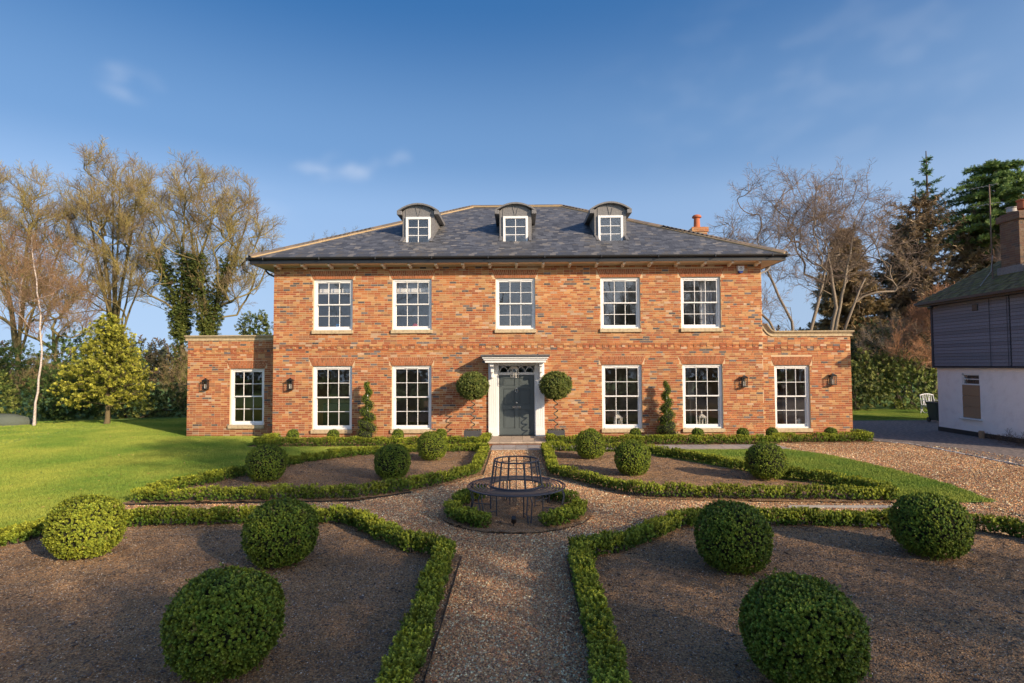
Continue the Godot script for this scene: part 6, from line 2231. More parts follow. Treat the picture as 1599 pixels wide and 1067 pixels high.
# ---------------------------------------------------------------- neighbouring house
func build_neighbour() -> void:
	var o := thing("neighbour_house", "house at the right edge with white rendered base, dark weatherboards and mossy hipped roof", "house", Vector3(15.95, 0, 2.2))
	house = o
	var org := Vector3(15.95, 0, 2.2)
	var za := -2.1 - 2.2
	var zb := 3.3 - 2.2
	var mb := MB.new()
	# wall with a window opening that looks to the left
	var w0 := -0.90 - 2.2
	var w1 := -0.10 - 2.2
	mb.span(Vector3(0, -0.1, za), Vector3(0.25, 2.40, w0))
	mb.span(Vector3(0, -0.1, w1), Vector3(0.25, 2.40, zb))
	mb.span(Vector3(0, -0.1, w0), Vector3(0.25, 0.60, w1))
	mb.span(Vector3(0, 2.16, w0), Vector3(0.25, 2.40, w1))
	mb.span(Vector3(0.251, -0.1, za), Vector3(8.0, 2.40, za + 0.25))
	mb.span(Vector3(0.251, -0.1, zb - 0.25), Vector3(8.0, 2.40, zb))
	part("rendered_wall", mb, mats.render, o)
	var pl := MB.new()
	pl.span(Vector3(-0.025, -0.1, za - 0.025), Vector3(-0.001, 0.14, zb))
	part("plinth", pl, mats.black_plastic, o)
	var up := MB.new()
	up.span(Vector3(-0.06, 2.40, za - 0.06), Vector3(8.0, 4.85, zb + 0.06))
	part("upper_wall", up, mat("dark_board", lin(0.05, 0.055, 0.07), 0.8), o)  # dark backing showing between the boards stands in for their shadow lines
	var rows := 21
	for k in rows:
		for side in 3:
			var bm := MB.new()
			bm.col = shade(Color(0.185, 0.205, 0.26), r(0.82, 1.18))
			var y := 2.42 + k * 2.42 / rows
			var bs := Basis(Vector3.BACK, -0.16)
			if side == 0:
				bm.box(Vector3(-0.085, y + 0.06, (za + zb) / 2 - 1.0), Vector3(0.02, 0.108, zb - za - 2.0), bs)
			elif side == 1:
				bm.box(Vector3(-0.085, y + 0.06, zb - 0.955), Vector3(0.02, 0.108, 1.97), bs)
			else:
				bm.box(Vector3(3.96, y + 0.06, zb + 0.085), Vector3(8.0, 0.102, 0.02), Basis(Vector3.RIGHT, -0.15))
			part("weatherboard", bm, mats.weatherboard, o)
	var cs := MB.new()
	cs.span(Vector3(-0.115, 2.36, za - 0.11), Vector3(-0.062, 4.84, za - 0.02))
	cs.span(Vector3(-0.13, 2.36, za - 0.05), Vector3(0.0, 2.40, zb + 0.1))
	for z in [0.55 - 2.2, 1.25 - 2.2]:
		cs.bar(Vector3(-0.115, 2.4, z), Vector3(-0.115, 4.8, z), 0.007, 6)
	part("corner_board", cs, mat("dark_board", lin(0.05, 0.055, 0.07), 0.8), o)
	# window: leaded pane above, boarded with plywood below
	var wn := MB.new()
	wn.cbox(Vector3(0.06, 1.965, (w0 + w1) / 2), Vector3(0.07, 0.03, w1 - w0), 0.005)
	for z in [w0 + 0.03, w1 - 0.03]:
		wn.cbox(Vector3(0.06, 1.97, z), Vector3(0.07, 0.40, 0.06), 0.005)
	wn.cbox(Vector3(0.06, 2.13, (w0 + w1) / 2), Vector3(0.07, 0.06, w1 - w0), 0.005)
	wn.cbox(Vector3(0.06, 1.78, (w0 + w1) / 2), Vector3(0.072, 0.05, w1 - w0), 0.005)
	wn.cbox(Vector3(-0.03, 0.575, (w0 + w1) / 2), Vector3(0.16, 0.05, w1 - w0 + 0.16), 0.008)
	var win := part("window", wn, mats.white_paint, o)
	var ld := MB.new()
	for k in range(-3, 6):
		for s in [-1.0, 1.0]:
			var z0 := w0 + k * 0.14
			var pts := []
			for y in [1.80, 2.10]:
				pts.append(Vector3(0.05, y, clampf(z0 + (y - 1.80) * s * 0.8 + (0.24 if s < 0 else 0.0), w0 + 0.06, w1 - 0.06)))
			if absf(pts[0].z - pts[1].z) > 0.08:
				ld.bar(pts[0], pts[1], 0.006, 4, false)
	part("leading", ld, mats.lead_dark, win)
	var gp := MB.new()
	gp.box(Vector3(0.07, 1.96, (w0 + w1) / 2), Vector3(0.005, 0.32, w1 - w0 - 0.1))
	part("pane", gp, mats.glass, win)
	var dk := MB.new()
	dk.box(Vector3(0.235, 1.4, (w0 + w1) / 2), Vector3(0.02, 1.6, w1 - w0))
	part("dark_backing", dk, mats.lead_dark, win)  # plain dark sheet close behind the pane
	for k in 3:
		var pw := MB.new()
		pw.cbox(Vector3(0.01, 0.61 + 0.19 + k * 0.384, (w0 + w1) / 2), Vector3(0.03, 0.378, w1 - w0 - 0.03), 0.004)
		part("plywood_sheet", pw, mats.plywood, win)
	# mossy roof, hipped at the far end
	var ey := 4.86
	var e := 0.42
	var A := Vector3(-e, ey, za - e)
	var B := Vector3(-e, ey, zb + e)
	var half := (zb - za) / 2 + e
	var rise := 0.74
	var mb2 := MB.new()
	var Rr := Vector3(-e + half, ey + rise * half, (za + zb) / 2)
	mb2.tri(A, B, Rr)
	mb2.tri(Vector3(8.5, ey, za - e), A, Rr)
	mb2.quad(B, Vector3(8.5, ey, zb + e), Vector3(8.5, Rr.y, Rr.z), Rr)
	mb2.quad(Vector3(8.5, ey, za - e), Rr, Vector3(8.5, Rr.y, Rr.z), Vector3(8.5, ey, za - e))
	for f in mb2.v.size():
		mb2.v[f].y -= 0.03
	var roof := part("roof", mb2, mats.lead_dark, o)
	var tm := MB.new()
	tm.box(Vector3.ZERO, Vector3(1, 1, 1))
	var tile := tm.done()
	var xf: Array[Transform3D] = []
	var cols := PackedColorArray()
	var un := Vector3(1, rise, 0).normalized()
	var nrow := int(half * sqrt(1 + rise * rise) / 0.17)
	var c2 := 0
	for k in nrow:
		var s := (k + 0.5) * 0.17 / sqrt(1 + rise * rise)
		var z := za - e + s
		while z < zb + e - s:
			var bs := Basis(Vector3.BACK, un, Vector3.BACK.cross(un)) * Basis(Vector3.RIGHT, -0.05) * Basis.from_scale(Vector3(0.162, 0.22, 0.014))
			var tr := Transform3D(bs, Vector3(-e + s, ey + rise * s, z + 0.08) + rand_dir() * 0.006)
			var col := shade(Color(0.19, 0.15, 0.11).lerp(Color(0.17, 0.155, 0.08), r(0, 1)), r(0.7, 1.25))
			z += 0.166
			c2 += 1
			if c2 <= 260:
				var key := "moss_tile_%d" % (c2 % 6)
				if not mats.has(key):
					tri_tex(mat(key, col, 0.95), tex.moss, 0.5)
				put("roof_tile", tile, mats[key], roof, tr)
			else:
				xf.append(tr)
				cols.append(col)
	scatter("roof_tiles", tile, mats.mossy_tile, xf, cols, roof)
	var gt := MB.new()
	gt.span(Vector3(-e - 0.09, ey - 0.10, za - e - 0.02), Vector3(-e + 0.02, ey - 0.01, zb + e))
	gt.span(Vector3(-e + 0.02, ey - 0.16, za - e + 0.02), Vector3(-0.05, ey - 0.10, zb + e))
	part("gutter", gt, mats.black_plastic, o)
	# chimney
	var cz := 0.80 - 2.2
	var cm := MB.new()
	cm.cbox(Vector3(0.45 + 0.55, 6.25, cz), Vector3(1.08, 2.5, 0.74), 0.01)
	cm.cbox(Vector3(1.0, 7.35, cz), Vector3(1.2, 0.22, 0.92), 0.01)
	var chim := part("chimney", cm, mat("old_mortar", lin(0.22, 0.17, 0.13), 0.95), o)
	brick_list = []
	lay_bricks(Vector3(0.455, 0, cz - 0.375), Vector3.BACK, Vector3.LEFT, 0.75, 5.2, 7.5, [], false)
	lay_bricks(Vector3(0.46, 0, cz + 0.375), Vector3.RIGHT, Vector3.BACK, 1.08, 5.2, 7.5, [], false)
	lay_bricks(Vector3(0.395, 0, cz - 0.465), Vector3.BACK, Vector3.LEFT, 0.93, 7.24, 7.47, [], false)
	lay_bricks(Vector3(0.40, 0, cz + 0.465), Vector3.RIGHT, Vector3.BACK, 1.2, 7.24, 7.47, [], false)
	for b in brick_list:
		var cc: Color = b[1]
		var key := "old_brick_%d_%d" % [int(cc.r * 10), int(cc.g * 10)]
		if not mats.has(key):
			tri_tex(mat(key, cc.lerp(Color(0.14, 0.105, 0.08), 0.78), 0.95), tex.grain, 2.7, tex.relief, 0.4)
		put("brick", unit_brick, mats[key], chim, b[0])
	var fl := MB.new()
	fl.box(Vector3(0.43, 5.62, cz), Vector3(0.03, 0.24, 1.0), Basis(Vector3.BACK, 0.0))
	part("lead_flashing", fl, mats.lead, chim)
	for q in [[0.75, 0.2, mats.terracotta, 0.30], [0.75, -0.22, mats.plaster, 0.16]]:
		var pt := MB.new()
		pt.lathe(Vector3(q[0], 7.6, cz + q[1]), [Vector2(0.15, 0), Vector2(0.14, q[3] * 0.8), Vector2(0.17, q[3] * 0.85), Vector2(0.17, q[3]), Vector2(0.11, q[3]), Vector2(0.11, 0.1), Vector2(0, 0.1)], 14)
		part("chimney_pot", pt, q[2], chim)
	# aerial on its mast
	var ae := thing("tv_aerial", "tall mast with two television aerials beside the old chimney", "aerial", org + Vector3(0.30, 5.2, cz - 0.55))
	var am := MB.new()
	am.bar(Vector3(0, 0, 0), Vector3(0, 3.45, 0), 0.02, 8)
	part("mast", am, mat("rusty_steel", lin(0.18, 0.11, 0.08), 0.6, 0.3), ae)
	for q in [[3.42, 0.55], [2.78, 0.5]]:
		var ar := MB.new()
		var d := Vector3(-0.6, 0, -0.8)
		ar.bar(Vector3(0, q[0], 0) - d * 0.25, Vector3(0, q[0], 0) + d * q[1], 0.009, 6)
		for k in 6:
			var p := Vector3(0, q[0], 0) + d * (-0.2 + k * 0.13)
			ar.bar(p - Vector3(0.8, 0, -0.6) * 0.13, p + Vector3(0.8, 0, -0.6) * 0.13, 0.005, 4)
		part("aerial_arm", ar, mats.grey_plastic, ae)
	var cb := MB.new()
	var pts := PackedVector3Array([Vector3(0, 1.0, 0.03), Vector3(-0.05, 0.45, 0.0), Vector3(-0.22, 0.15, -0.1), Vector3(-0.34, -0.02, -0.12), Vector3(-0.28, -0.10, 0.05), Vector3(-0.2, -0.07, 0.22), Vector3(-0.1, 0.0, 0.36), Vector3(0.05, 0.12, 0.50)])
	cb.tube(pts, PackedFloat32Array([0.012, 0.012, 0.012, 0.012, 0.012, 0.012, 0.012, 0.012]), 6)
	part("cable", cb, mats.grey_plastic, ae)
	# vent, outside lamp
	var vt := MB.new()
	vt.cbox(Vector3(-0.105, 4.45, -0.05 - 2.2), Vector3(0.04, 0.22, 0.24), 0.01)
	part("air_vent", vt, mats.black_metal, o)
	var fl2 := thing("floodlight", "small black floodlight on an arm under the neighbour's gutter", "floodlight", org + Vector3(-0.10, 4.66, -1.85 - 2.2 + 0.1))
	var fm := MB.new()
	fm.bar(Vector3(0, 0.05, 0), Vector3(-0.30, -0.02, 0.02), 0.014, 6)
	part("arm", fm, mats.black_metal, fl2)
	var fh := MB.new()
	fh.cbox(Vector3(-0.34, -0.05, 0.02), Vector3(0.12, 0.10, 0.20), 0.02, Basis(Vector3.BACK, 0.5))
	part("lamp_head", fh, mats.black_metal, fl2)
	var ps := thing("wooden_post", "short brown post at the foot of the white wall", "post", Vector3(15.75, -0.02, 0.15))
	var pm := MB.new()
	pm.lathe(Vector3.ZERO, [Vector2(0.08, 0), Vector2(0.085, 0.22), Vector2(0.07, 0.25), Vector2(0, 0.25)], 10)
	part("stump", pm, mats.plywood, ps)
	# straggly plants at the wall foot
	var tw := thing("dry_plants", "straggly brown plants along the foot of the white wall", "plants", Vector3(15.6, 0, 1.9))
	var tx: Array[Transform3D] = []
	var tc := PackedColorArray()
	for k in 110:
		tx.append(Transform3D(basis_up((Vector3.UP * 0.5 + rand_dir()).normalized(), r(0, TAU), Vector3.ONE * r(0.25, 0.45)), Vector3(r(-0.35, 0.25), 0, r(-0.9, 2.0))))
		tc.append(shade(Color(0.20, 0.13, 0.08), r(0.6, 1.2)))
	scatter("stems", twig_mesh, mats.twig, tx, tc, tw)
	# wheelie bin
	var bn := thing("wheelie_bin", "dark green wheelie bin behind the white corner", "bin", Vector3(18.2, -0.02, -5.3))
	mat("bin_green", lin(0.022, 0.040, 0.036), 0.5)
	var bm2 := MB.new()
	var lo := 0.22
	var hi := 0.28
	var q := [Vector3(-lo, 0.08, lo), Vector3(lo, 0.08, lo), Vector3(lo, 0.08, -lo), Vector3(-lo, 0.08, -lo), Vector3(-hi, 0.80, hi), Vector3(hi, 0.80, hi), Vector3(hi, 0.80, -hi), Vector3(-hi, 0.80, -hi)]
	bm2.quad(q[0], q[1], q[5], q[4]); bm2.quad(q[1], q[2], q[6], q[5]); bm2.quad(q[2], q[3], q[7], q[6]); bm2.quad(q[3], q[0], q[4], q[7]); bm2.quad(q[3], q[2], q[1], q[0])
	part("body", bm2, mats.bin_green, bn)
	var lid := MB.new()
	lid.cbox(Vector3(0, 0.835, 0), Vector3(0.62, 0.07, 0.64), 0.02)
	lid.bar(Vector3(-0.2, 0.86, -0.34), Vector3(0.2, 0.86, -0.34), 0.018)
	part("lid", lid, mats.bin_green, bn)
	for s in [-1.0, 1.0]:
		var wm := MB.new()
		wm.bar(Vector3(s * 0.2, 0.1, -0.22), Vector3(s * 0.26, 0.1, -0.22), 0.1, 14)
		part("wheel", wm, mats.black_plastic, bn)
	# ornate garden seat and small table on the back lawn
	var ch := thing("garden_chair", "white ornate metal garden chair on the grass by the rhododendrons", "garden chair", Vector3(20.85, 0, -9.4), 0.25)
	mat("white_metal", lin(0.72, 0.72, 0.74), 0.45)
	var sm := MB.new()
	sm.cbox(Vector3(0, 0.42, 0), Vector3(0.86, 0.04, 0.42), 0.01)
	part("seat", sm, mats.white_metal, ch)
	var bkm := MB.new()
	for k in 8:
		var x := -0.40 + k * 0.8 / 7.0
		bkm.tube(PackedVector3Array([Vector3(x, 0.42, -0.2), Vector3(x + 0.04 * sin(k * 2.0), 0.65, -0.23), Vector3(x, 0.90 + 0.06 * (1 - pow(x / 0.4, 2)), -0.26)]), PackedFloat32Array([0.016, 0.02, 0.016]), 5)
	var arc := PackedVector3Array()
	var ar2 := PackedFloat32Array()
	for k in 9:
		var x := -0.43 + 0.86 * k / 8.0
		arc.append(Vector3(x, 0.90 + 0.07 * (1 - pow(x / 0.43, 2)), -0.26))
		ar2.append(0.024)
	bkm.tube(arc, ar2, 6)
	part("backrest", bkm, mats.white_metal, ch)
	for s in [-1.0, 1.0]:
		var lm := MB.new()
		for z in [-0.2, 0.2]:
			lm.bar(Vector3(s * 0.40, 0.0, z + signf(z) * 0.06), Vector3(s * 0.40, 0.42, z), 0.022, 6)
		ring_x(lm, Vector3(s * 0.40, 0.2, 0), 0.17, 0.016)
		part("leg_frame", lm, mats.white_metal, ch)
		var am2 := MB.new()
		am2.tube(PackedVector3Array([Vector3(s * 0.42, 0.64, -0.22), Vector3(s * 0.43, 0.66, 0.08), Vector3(s * 0.42, 0.60, 0.2), Vector3(s * 0.41, 0.42, 0.2)]), PackedFloat32Array([0.018, 0.018, 0.018, 0.018]), 6)
		part("armrest", am2, mats.white_metal, ch)
	var tb := thing("garden_table", "small white metal table between garden chair and green bin", "table", Vector3(22.1, 0, -9.3))
	var t1 := MB.new()
	t1.lathe(Vector3(0, 0.46, 0), [Vector2(0, 0), Vector2(0.28, 0), Vector2(0.28, 0.03), Vector2(0, 0.03)], 20)
	part("table_top", t1, mats.white_metal, tb)
	for k in 3:
		var a := TAU * k / 3.0
		var lm := MB.new()
		lm.bar(Vector3(cos(a) * 0.12, 0.46, sin(a) * 0.12), Vector3(cos(a) * 0.25, 0, sin(a) * 0.25), 0.018, 6)
		part("leg", lm, mats.white_metal, tb)


func ring_x(mb: MB, c: Vector3, R: float, rr: float) -> void:
	var pts := PackedVector3Array()
	var rad := PackedFloat32Array()
	for k in 15:
		var a := TAU * k / 14.0
		pts.append(c + Vector3(0, sin(a) * R, cos(a) * R))
		rad.append(rr)
	mb.tube(pts, rad, 5)


# ---------------------------------------------------------------- fittings on and in the brick house
func wall_lantern(label: String, x: float, y: float, z: float) -> void:
	var o := thing("wall_lantern", label, "wall lantern", Vector3(x, y, z), 0.0, "black wall lanterns")
	var m: Material = mats.black_metal
	var a := MB.new()
	a.cbox(Vector3(0, 0.0, 0.012), Vector3(0.11, 0.26, 0.02), 0.006)
	a.bar(Vector3(0, 0.13, 0.0), Vector3(0, 0.13, 0.11), 0.012, 6)
	a.cbox(Vector3(0, -0.155, 0.11), Vector3(0.19, 0.03, 0.17), 0.008)
	a.cbox(Vector3(0, 0.145, 0.11), Vector3(0.20, 0.03, 0.18), 0.008)
	for sx in [-1.0, 1.0]:
		for sz in [-1.0, 1.0]:
			a.box(Vector3(sx * 0.08, 0, 0.11 + sz * 0.07), Vector3(0.016, 0.29, 0.016))
	part("frame", a, m, o)
	var c := MB.new()
	c.lathe(Vector3(0, 0.16, 0.11), [Vector2(0.14, 0), Vector2(0.085, 0.035), Vector2(0.04, 0.05), Vector2(0.03, 0.08), Vector2(0, 0.085)], 4, false, PI / 4)
	part("cap", c, m, o)
	var k := MB.new()
	for s in [-0.025, 0.025]:
		k.bar(Vector3(s, -0.13, 0.11), Vector3(s, 0.02, 0.11), 0.012, 8)
	part("candle_lamp", k, mats.candle, o)
	for s in [[Vector3(0, 0, 0.182), Vector3(0.14, 0.27, 0.003)], [Vector3(-0.082, 0, 0.11), Vector3(0.003, 0.27, 0.12)], [Vector3(0.082, 0, 0.11), Vector3(0.003, 0.27, 0.12)]]:
		var g := MB.new()
		g.box(s[0], s[1])
		part("pane", g, mats.glass, o)


func sill_lantern(label: String, x: float) -> void:
	var o := thing("candle_lantern", label, "lantern", Vector3(x, 0.40, -0.42), 0.1, "white lanterns on the window sills")
	var m := mat("white_wood", lin(0.62, 0.6, 0.55), 0.6)
	var a := MB.new()
	a.cbox(Vector3(0, 0.02, 0), Vector3(0.26, 0.04, 0.22), 0.006)
	a.cbox(Vector3(0, 0.27, 0), Vector3(0.27, 0.03, 0.23), 0.006)
	for sx in [-1.0, 1.0]:
		for sz in [-1.0, 1.0]:
			a.box(Vector3(sx * 0.11, 0.145, sz * 0.09), Vector3(0.025, 0.23, 0.025))
	part("frame", a, m, o)
	var c := MB.new()
	c.lathe(Vector3(0, 0.285, 0), [Vector2(0.20, 0), Vector2(0.05, 0.10), Vector2(0.03, 0.16), Vector2(0.012, 0.24), Vector2(0, 0.24)], 4, false, PI / 4)
	part("roof", c, m, o)
	var k := MB.new()
	k.bar(Vector3(0.03, 0.04, 0), Vector3(0.03, 0.20, 0), 0.035, 10)
	part("candle", k, mats.candle, o)
	var sb := thing("window_board", "white inner window board under the " + label, "window board", Vector3(x, 0.37, -0.40), 0.0, "inner window boards")
	var w := MB.new()
	w.cbox(Vector3(0, 0, 0), Vector3(1.36, 0.04, 0.32), 0.006)
	part("board", w, mats.white_paint, sb)


func build_fittings() -> void:
	wall_lantern("black wall lantern on the left wing", -11.35, 1.88, -1.0)
	wall_lantern("black wall lantern left of the first main window", -7.85, 1.90, 0.0)
	wall_lantern("black wall lantern left of the right wing window", 7.80, 1.92, 0.0)
	wall_lantern("black wall lantern right of the right wing window", 10.88, 1.97, -0.12)
	wall_lantern("black wall lantern half hidden behind the right bay lollipop", 1.78, 1.93, 0.0)
	# burglar alarm
	var al := thing("alarm_box", "white and blue burglar alarm box under the right end of the eaves", "alarm box", Vector3(7.78, 5.82, 0.0))
	var shp := [Vector2(-0.13, 0.13), Vector2(-0.12, 0.0), Vector2(-0.08, -0.10), Vector2(-0.05, -0.14), Vector2(0.05, -0.14), Vector2(0.08, -0.10), Vector2(0.12, 0.0), Vector2(0.13, 0.13)]
	for q in [[0.14, -0.065, "cover", mat("alarm_white", lin(0.72, 0.74, 0.78), 0.4)], [-0.066, -0.15, "strobe", mat("alarm_blue", lin(0.02, 0.06, 0.32), 0.3)]]:
		var poly := PackedVector2Array()
		for p in shp:
			poly.append(p)
		var clip := PackedVector2Array([Vector2(-1, q[1]), Vector2(1, q[1]), Vector2(1, q[0]), Vector2(-1, q[0])])
		var cut: PackedVector2Array = Geometry2D.intersect_polygons(poly, clip)[0]
		var am := MB.new()
		var ccw := not Geometry2D.is_polygon_clockwise(cut)
		for k in cut.size():
			var a := cut[k]
			var b := cut[(k + 1) % cut.size()]
			if not ccw:
				var t := a
				a = b
				b = t
			am.quad(Vector3(a.x, a.y, 0), Vector3(b.x, b.y, 0), Vector3(b.x * 0.85, b.y * 0.9, 0.08), Vector3(a.x * 0.85, a.y * 0.9, 0.08))
		var ti := Geometry2D.triangulate_polygon(cut)
		for k in range(0, ti.size(), 3):
			var P := []
			for j in 3:
				P.append(Vector3(cut[ti[k + j]].x * 0.85, cut[ti[k + j]].y * 0.9, 0.08))
			if (P[1] - P[0]).cross(P[2] - P[0]).z > 0:
				am.tri(P[0], P[1], P[2])
			else:
				am.tri(P[0], P[2], P[1])
		part(q[2], am, q[3], al)
	# the dark emblem: a small crown-like mark of three dots over a bar
	var em := MB.new()
	for q in [[0.0, 0.055, 0.020], [-0.035, 0.02, 0.014], [0.035, 0.02, 0.014]]:
		em.blob(Vector3(q[0], q[1], 0.081), Vector3(q[2], q[2], 0.004), 8, 5)
	em.cbox(Vector3(0, -0.02, 0.081), Vector3(0.09, 0.012, 0.004), 0.001)
	part("emblem", em, mats.black_plastic, al)
	# lantern under the porch
	var pl := thing("porch_lantern", "round glass lantern hanging from the porch canopy", "pendant lantern", Vector3(-0.08, 2.22, 0.42))
	var a := MB.new()
	a.bar(Vector3(0, 0.28, 0), Vector3(0, 0.40, 0), 0.006, 6)
	a.lathe(Vector3(0, 0.20, 0), [Vector2(0.15, 0), Vector2(0.10, 0.05), Vector2(0.03, 0.085), Vector2(0, 0.09)], 16)
	for k in 6:
		var d := Vector3(cos(TAU * k / 6.0), 0, sin(TAU * k / 6.0)) * 0.13
		a.bar(d + Vector3(0, -0.10, 0), d + Vector3(0, 0.2, 0), 0.008, 4)
	for y in [-0.10, 0.195]:
		ring(a, Vector3.ZERO, 0.13, y, 0.010, 5, 18)
	part("frame", a, mat("nickel", lin(0.45, 0.44, 0.42), 0.3, 0.9), pl)
	var g := MB.new()
	g.lathe(Vector3(0, -0.10, 0), [Vector2(0.125, 0), Vector2(0.125, 0.29)], 24)
	part("glass", g, mats.glass, pl)
	var cd := MB.new()
	for k in 3:
		var d := Vector3(cos(TAU * k / 3.0), 0, sin(TAU * k / 3.0)) * 0.045
		cd.bar(d + Vector3(0, -0.08, 0), d + Vector3(0, 0.06, 0), 0.014, 8)
	part("candle_lamp", cd, mats.candle, pl)
	# soft furnishings seen through the glass
	for q in [[-6.46, "left"], [-3.69, "right"]]:
		var bl := thing("roman_blind", "raised white roman blind in the %s of the two upper left windows" % q[1], "blind", Vector3(q[0], 5.22, -0.40), 0.0, "white roman blinds")
		for k in 3:
			var b := MB.new()
			b.cbox(Vector3(-0.40 + k * 0.40, 0, 0), Vector3(0.36, 0.17, 0.05), 0.02)
			part("fold", b, mat("blind_cloth", lin(0.80, 0.79, 0.77), 0.9), bl)
		var hd := MB.new()
		hd.cbox(Vector3(0, 0.2, 0), Vector3(1.2, 0.24, 0.03), 0.01)
		part("heading", hd, mat("blind_grey", lin(0.30, 0.30, 0.31), 0.9), bl)
	sill_lantern("white candle lantern on the sill right of the front door", 3.55)
	sill_lantern("white candle lantern on the sill of the second window right of the door", 6.48)
	var vs := thing("ornament", "small patterned white ornament on the sill of the right wing window", "ornament", Vector3(9.92, 0.40, -0.52))
	var vm := MB.new()
	vm.lathe(Vector3.ZERO, [Vector2(0.06, 0), Vector2(0.09, 0.07), Vector2(0.08, 0.15), Vector2(0.035, 0.21), Vector2(0, 0.22)], 12)
	part("body", vm, mats.candle, vs)
	var cu := thing("curtain", "pale voile curtain in the upper right window", "curtain", Vector3(6.78, 4.7, -0.45))
	var cm := MB.new()
	for k in 14:
		var x0 := -0.28 + k * 0.04
		cm.quad(Vector3(x0, -0.95, 0.03 * sin(k * 1.9)), Vector3(x0 + 0.04, -0.95, 0.03 * sin((k + 1) * 1.9)), Vector3(x0 + 0.04, 0.9, 0.02 * sin((k + 1) * 1.9)), Vector3(x0, 0.9, 0.02 * sin(k * 1.9)))
	part("cloth", cm, mat("voile", lin(0.55, 0.55, 0.57), 0.9), cu)
	for q in [["toy_case", "small blue toy on the sill of the upper left corner window", "toy", -6.35, lin(0.02, 0.22, 0.62), 0.20], ["toy_car", "small red toy on the sill of the second upper window", "toy", -3.6, lin(0.62, 0.02, 0.06), 0.22]]:
		var t := thing(q[0], q[1], q[2], Vector3(q[3], 3.84, -0.36))
		var tm := MB.new()
		tm.cbox(Vector3(0, 0.06, 0), Vector3(q[5], 0.12, 0.08), 0.025)
		part("body", tm, mat(q[0], q[4], 0.4), t)
		var tw := MB.new()
		tw.tube(PackedVector3Array([Vector3(-q[5] * 0.3, 0.11, 0), Vector3(-q[5] * 0.2, 0.17, 0), Vector3(q[5] * 0.2, 0.17, 0), Vector3(q[5] * 0.3, 0.11, 0)]), PackedFloat32Array([0.014, 0.014, 0.014, 0.014]), 6)
		part("handle", tw, mats[q[0]], t)
	var cab := thing("cabinet", "dark green cabinet with blue glazed top inside the first ground window", "cabinet", Vector3(-6.1, 0.05, -1.6))
	var cbm := MB.new()
	cbm.cbox(Vector3(-0.35, 0.6, 0), Vector3(1.5, 1.0, 0.5), 0.01)
	part("base", cbm, mat("cabinet_green", lin(0.06, 0.085, 0.07), 0.6), cab)
	var cgl := MB.new()
	cgl.cbox(Vector3(0.35, 1.45, 0), Vector3(0.55, 0.7, 0.3), 0.01)
	part("top", cgl, mat("cabinet_blue", lin(0.06, 0.2, 0.32), 0.4), cab)
	var lp := thing("floor_lamp", "tall white lamp stand inside the second window right of the door", "lamp", Vector3(6.42, 0.05, -1.5))
	var lm := MB.new()
	lm.bar(Vector3(0, 0, 0), Vector3(0, 1.2, 0), 0.025, 8)
	part("stand", lm, mats.candle, lp)
	var ls := MB.new()
	ls.cbox(Vector3(0, 1.5, 0), Vector3(0.24, 0.62, 0.2), 0.02)
	part("shade", ls, mat("lamp_shade", lin(0.65, 0.62, 0.55), 0.8), lp)


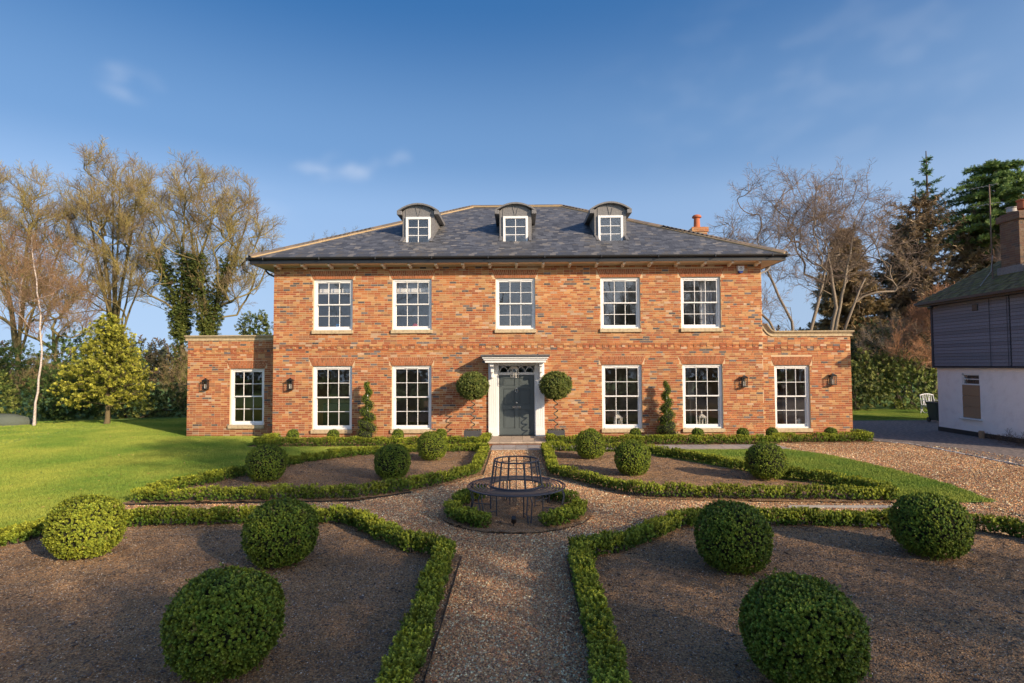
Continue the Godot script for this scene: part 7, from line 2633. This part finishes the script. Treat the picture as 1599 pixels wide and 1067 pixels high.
# ---------------------------------------------------------------- sky
# A clear winter sky: colour by height, and the standard clear-sky brightening towards the sun; thin wisps of cloud.
func sky_panorama(to_sun: Vector3) -> ImageTexture:
	var w := 1024
	var h := 512
	var im := Image.create(w, h, false, Image.FORMAT_RGBF)
	var f := FastNoiseLite.new()
	f.seed = 21
	f.frequency = 0.045
	f.fractal_octaves = 5
	var els := [-90.0, 0.0, 5.0, 14.6, 19.8, 32.7, 50.0, 90.0]
	var cols := [Color(0.43, 0.595, 0.82), Color(0.43, 0.595, 0.82), Color(0.40, 0.572, 0.82), Color(0.30, 0.485, 0.79), Color(0.175, 0.35, 0.655), Color(0.044, 0.178, 0.455), Color(0.026, 0.125, 0.37), Color(0.018, 0.09, 0.29)]
	var wisps := [[-34.6, 22.6, 2.9, 1.6, 0.20], [-16.2, 18.8, 3.2, 1.6, 0.24], [-19.6, 17.9, 2.8, 1.0, 0.20], [-12.0, 19.6, 1.7, 1.3, 0.12], [34.0, 24.0, 30.0, 11.0, 0.035], [-30.0, 14.0, 14.0, 3.0, 0.05]]
	for y in h:
		var el := 90.0 - (y + 0.5) * 180.0 / h
		var base: Color = cols[0]
		for k in els.size() - 1:
			if el >= els[k] and el <= els[k + 1]:
				base = (cols[k] as Color).lerp(cols[k + 1], smoothstep(0, 1, (el - els[k]) / (els[k + 1] - els[k])) * 0.5 + 0.5 * (el - els[k]) / (els[k + 1] - els[k]))
		var lum := base.r * 0.25 + base.g * 0.6 + base.b * 0.15
		for x in w:
			var az := wrapf((x + 0.5) * 360.0 / w, -180.0, 180.0)
			var d := Vector3(sin(deg_to_rad(az)) * cos(deg_to_rad(el)), sin(deg_to_rad(el)), -cos(deg_to_rad(az)) * cos(deg_to_rad(el)))
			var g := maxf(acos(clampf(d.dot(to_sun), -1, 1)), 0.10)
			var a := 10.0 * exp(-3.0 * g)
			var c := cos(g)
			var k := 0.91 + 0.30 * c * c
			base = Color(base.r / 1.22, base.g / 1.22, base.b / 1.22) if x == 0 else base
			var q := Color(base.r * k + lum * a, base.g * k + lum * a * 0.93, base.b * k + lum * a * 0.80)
			for s in wisps:
				var dx: float = (az - s[0]) / s[2]
				var dy: float = (el - s[1]) / s[3]
				var dd := dx * dx + dy * dy
				if dd < 1.0:
					var n := clampf(f.get_noise_2d(x * 1.0, y * 2.2) * 1.6 + 0.45, 0, 1)
					q = q.lerp(Color(0.72, 0.76, 0.84), clampf(n * n * (1.0 - sqrt(dd)) * s[4] * 2.2, 0, 1))
			im.set_pixel(x, y, q)
	return ImageTexture.create_from_image(im)


func _ready() -> void:
	rng.seed = 4021
	var cam := Camera3D.new()
	cam.name = "camera"
	cam.fov = rad_to_deg(2.0 * atan(533.5 / 900.0))
	cam.near = 0.1
	cam.far = 900.0
	cam.basis = Basis(Vector3.UP, deg_to_rad(0.70)) * Basis(Vector3.RIGHT, deg_to_rad(2.32)) * Basis(Vector3.BACK, deg_to_rad(-0.29))
	cam.position = CAM
	add_child(cam)
	cam.current = true
	var env := Environment.new()
	env.background_mode = Environment.BG_SKY
	var sky := Sky.new()
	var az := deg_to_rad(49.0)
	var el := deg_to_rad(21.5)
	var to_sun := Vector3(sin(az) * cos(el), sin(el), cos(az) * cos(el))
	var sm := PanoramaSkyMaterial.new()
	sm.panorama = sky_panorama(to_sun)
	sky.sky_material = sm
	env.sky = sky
	env.tonemap_mode = Environment.TONE_MAPPER_LINEAR
	env.tonemap_exposure = 1.22
	env.sdfgi_enabled = true
	env.ssao_enabled = true
	env.ssil_enabled = true
	var we := WorldEnvironment.new()
	we.name = "environment"
	we.environment = env
	add_child(we)
	var sun := DirectionalLight3D.new()
	sun.name = "sun"
	sun.light_color = Color(1.0, 0.90, 0.77)
	sun.light_energy = 1.5
	sun.light_angular_distance = 0.5
	sun.shadow_enabled = true
	sun.look_at_from_position(to_sun * 50.0, Vector3.ZERO)
	add_child(sun)
	make_materials()
	make_shared()
	build_ground()
	build_house()
	build_neighbour()
	build_fittings()
	build_garden()
	build_trees()
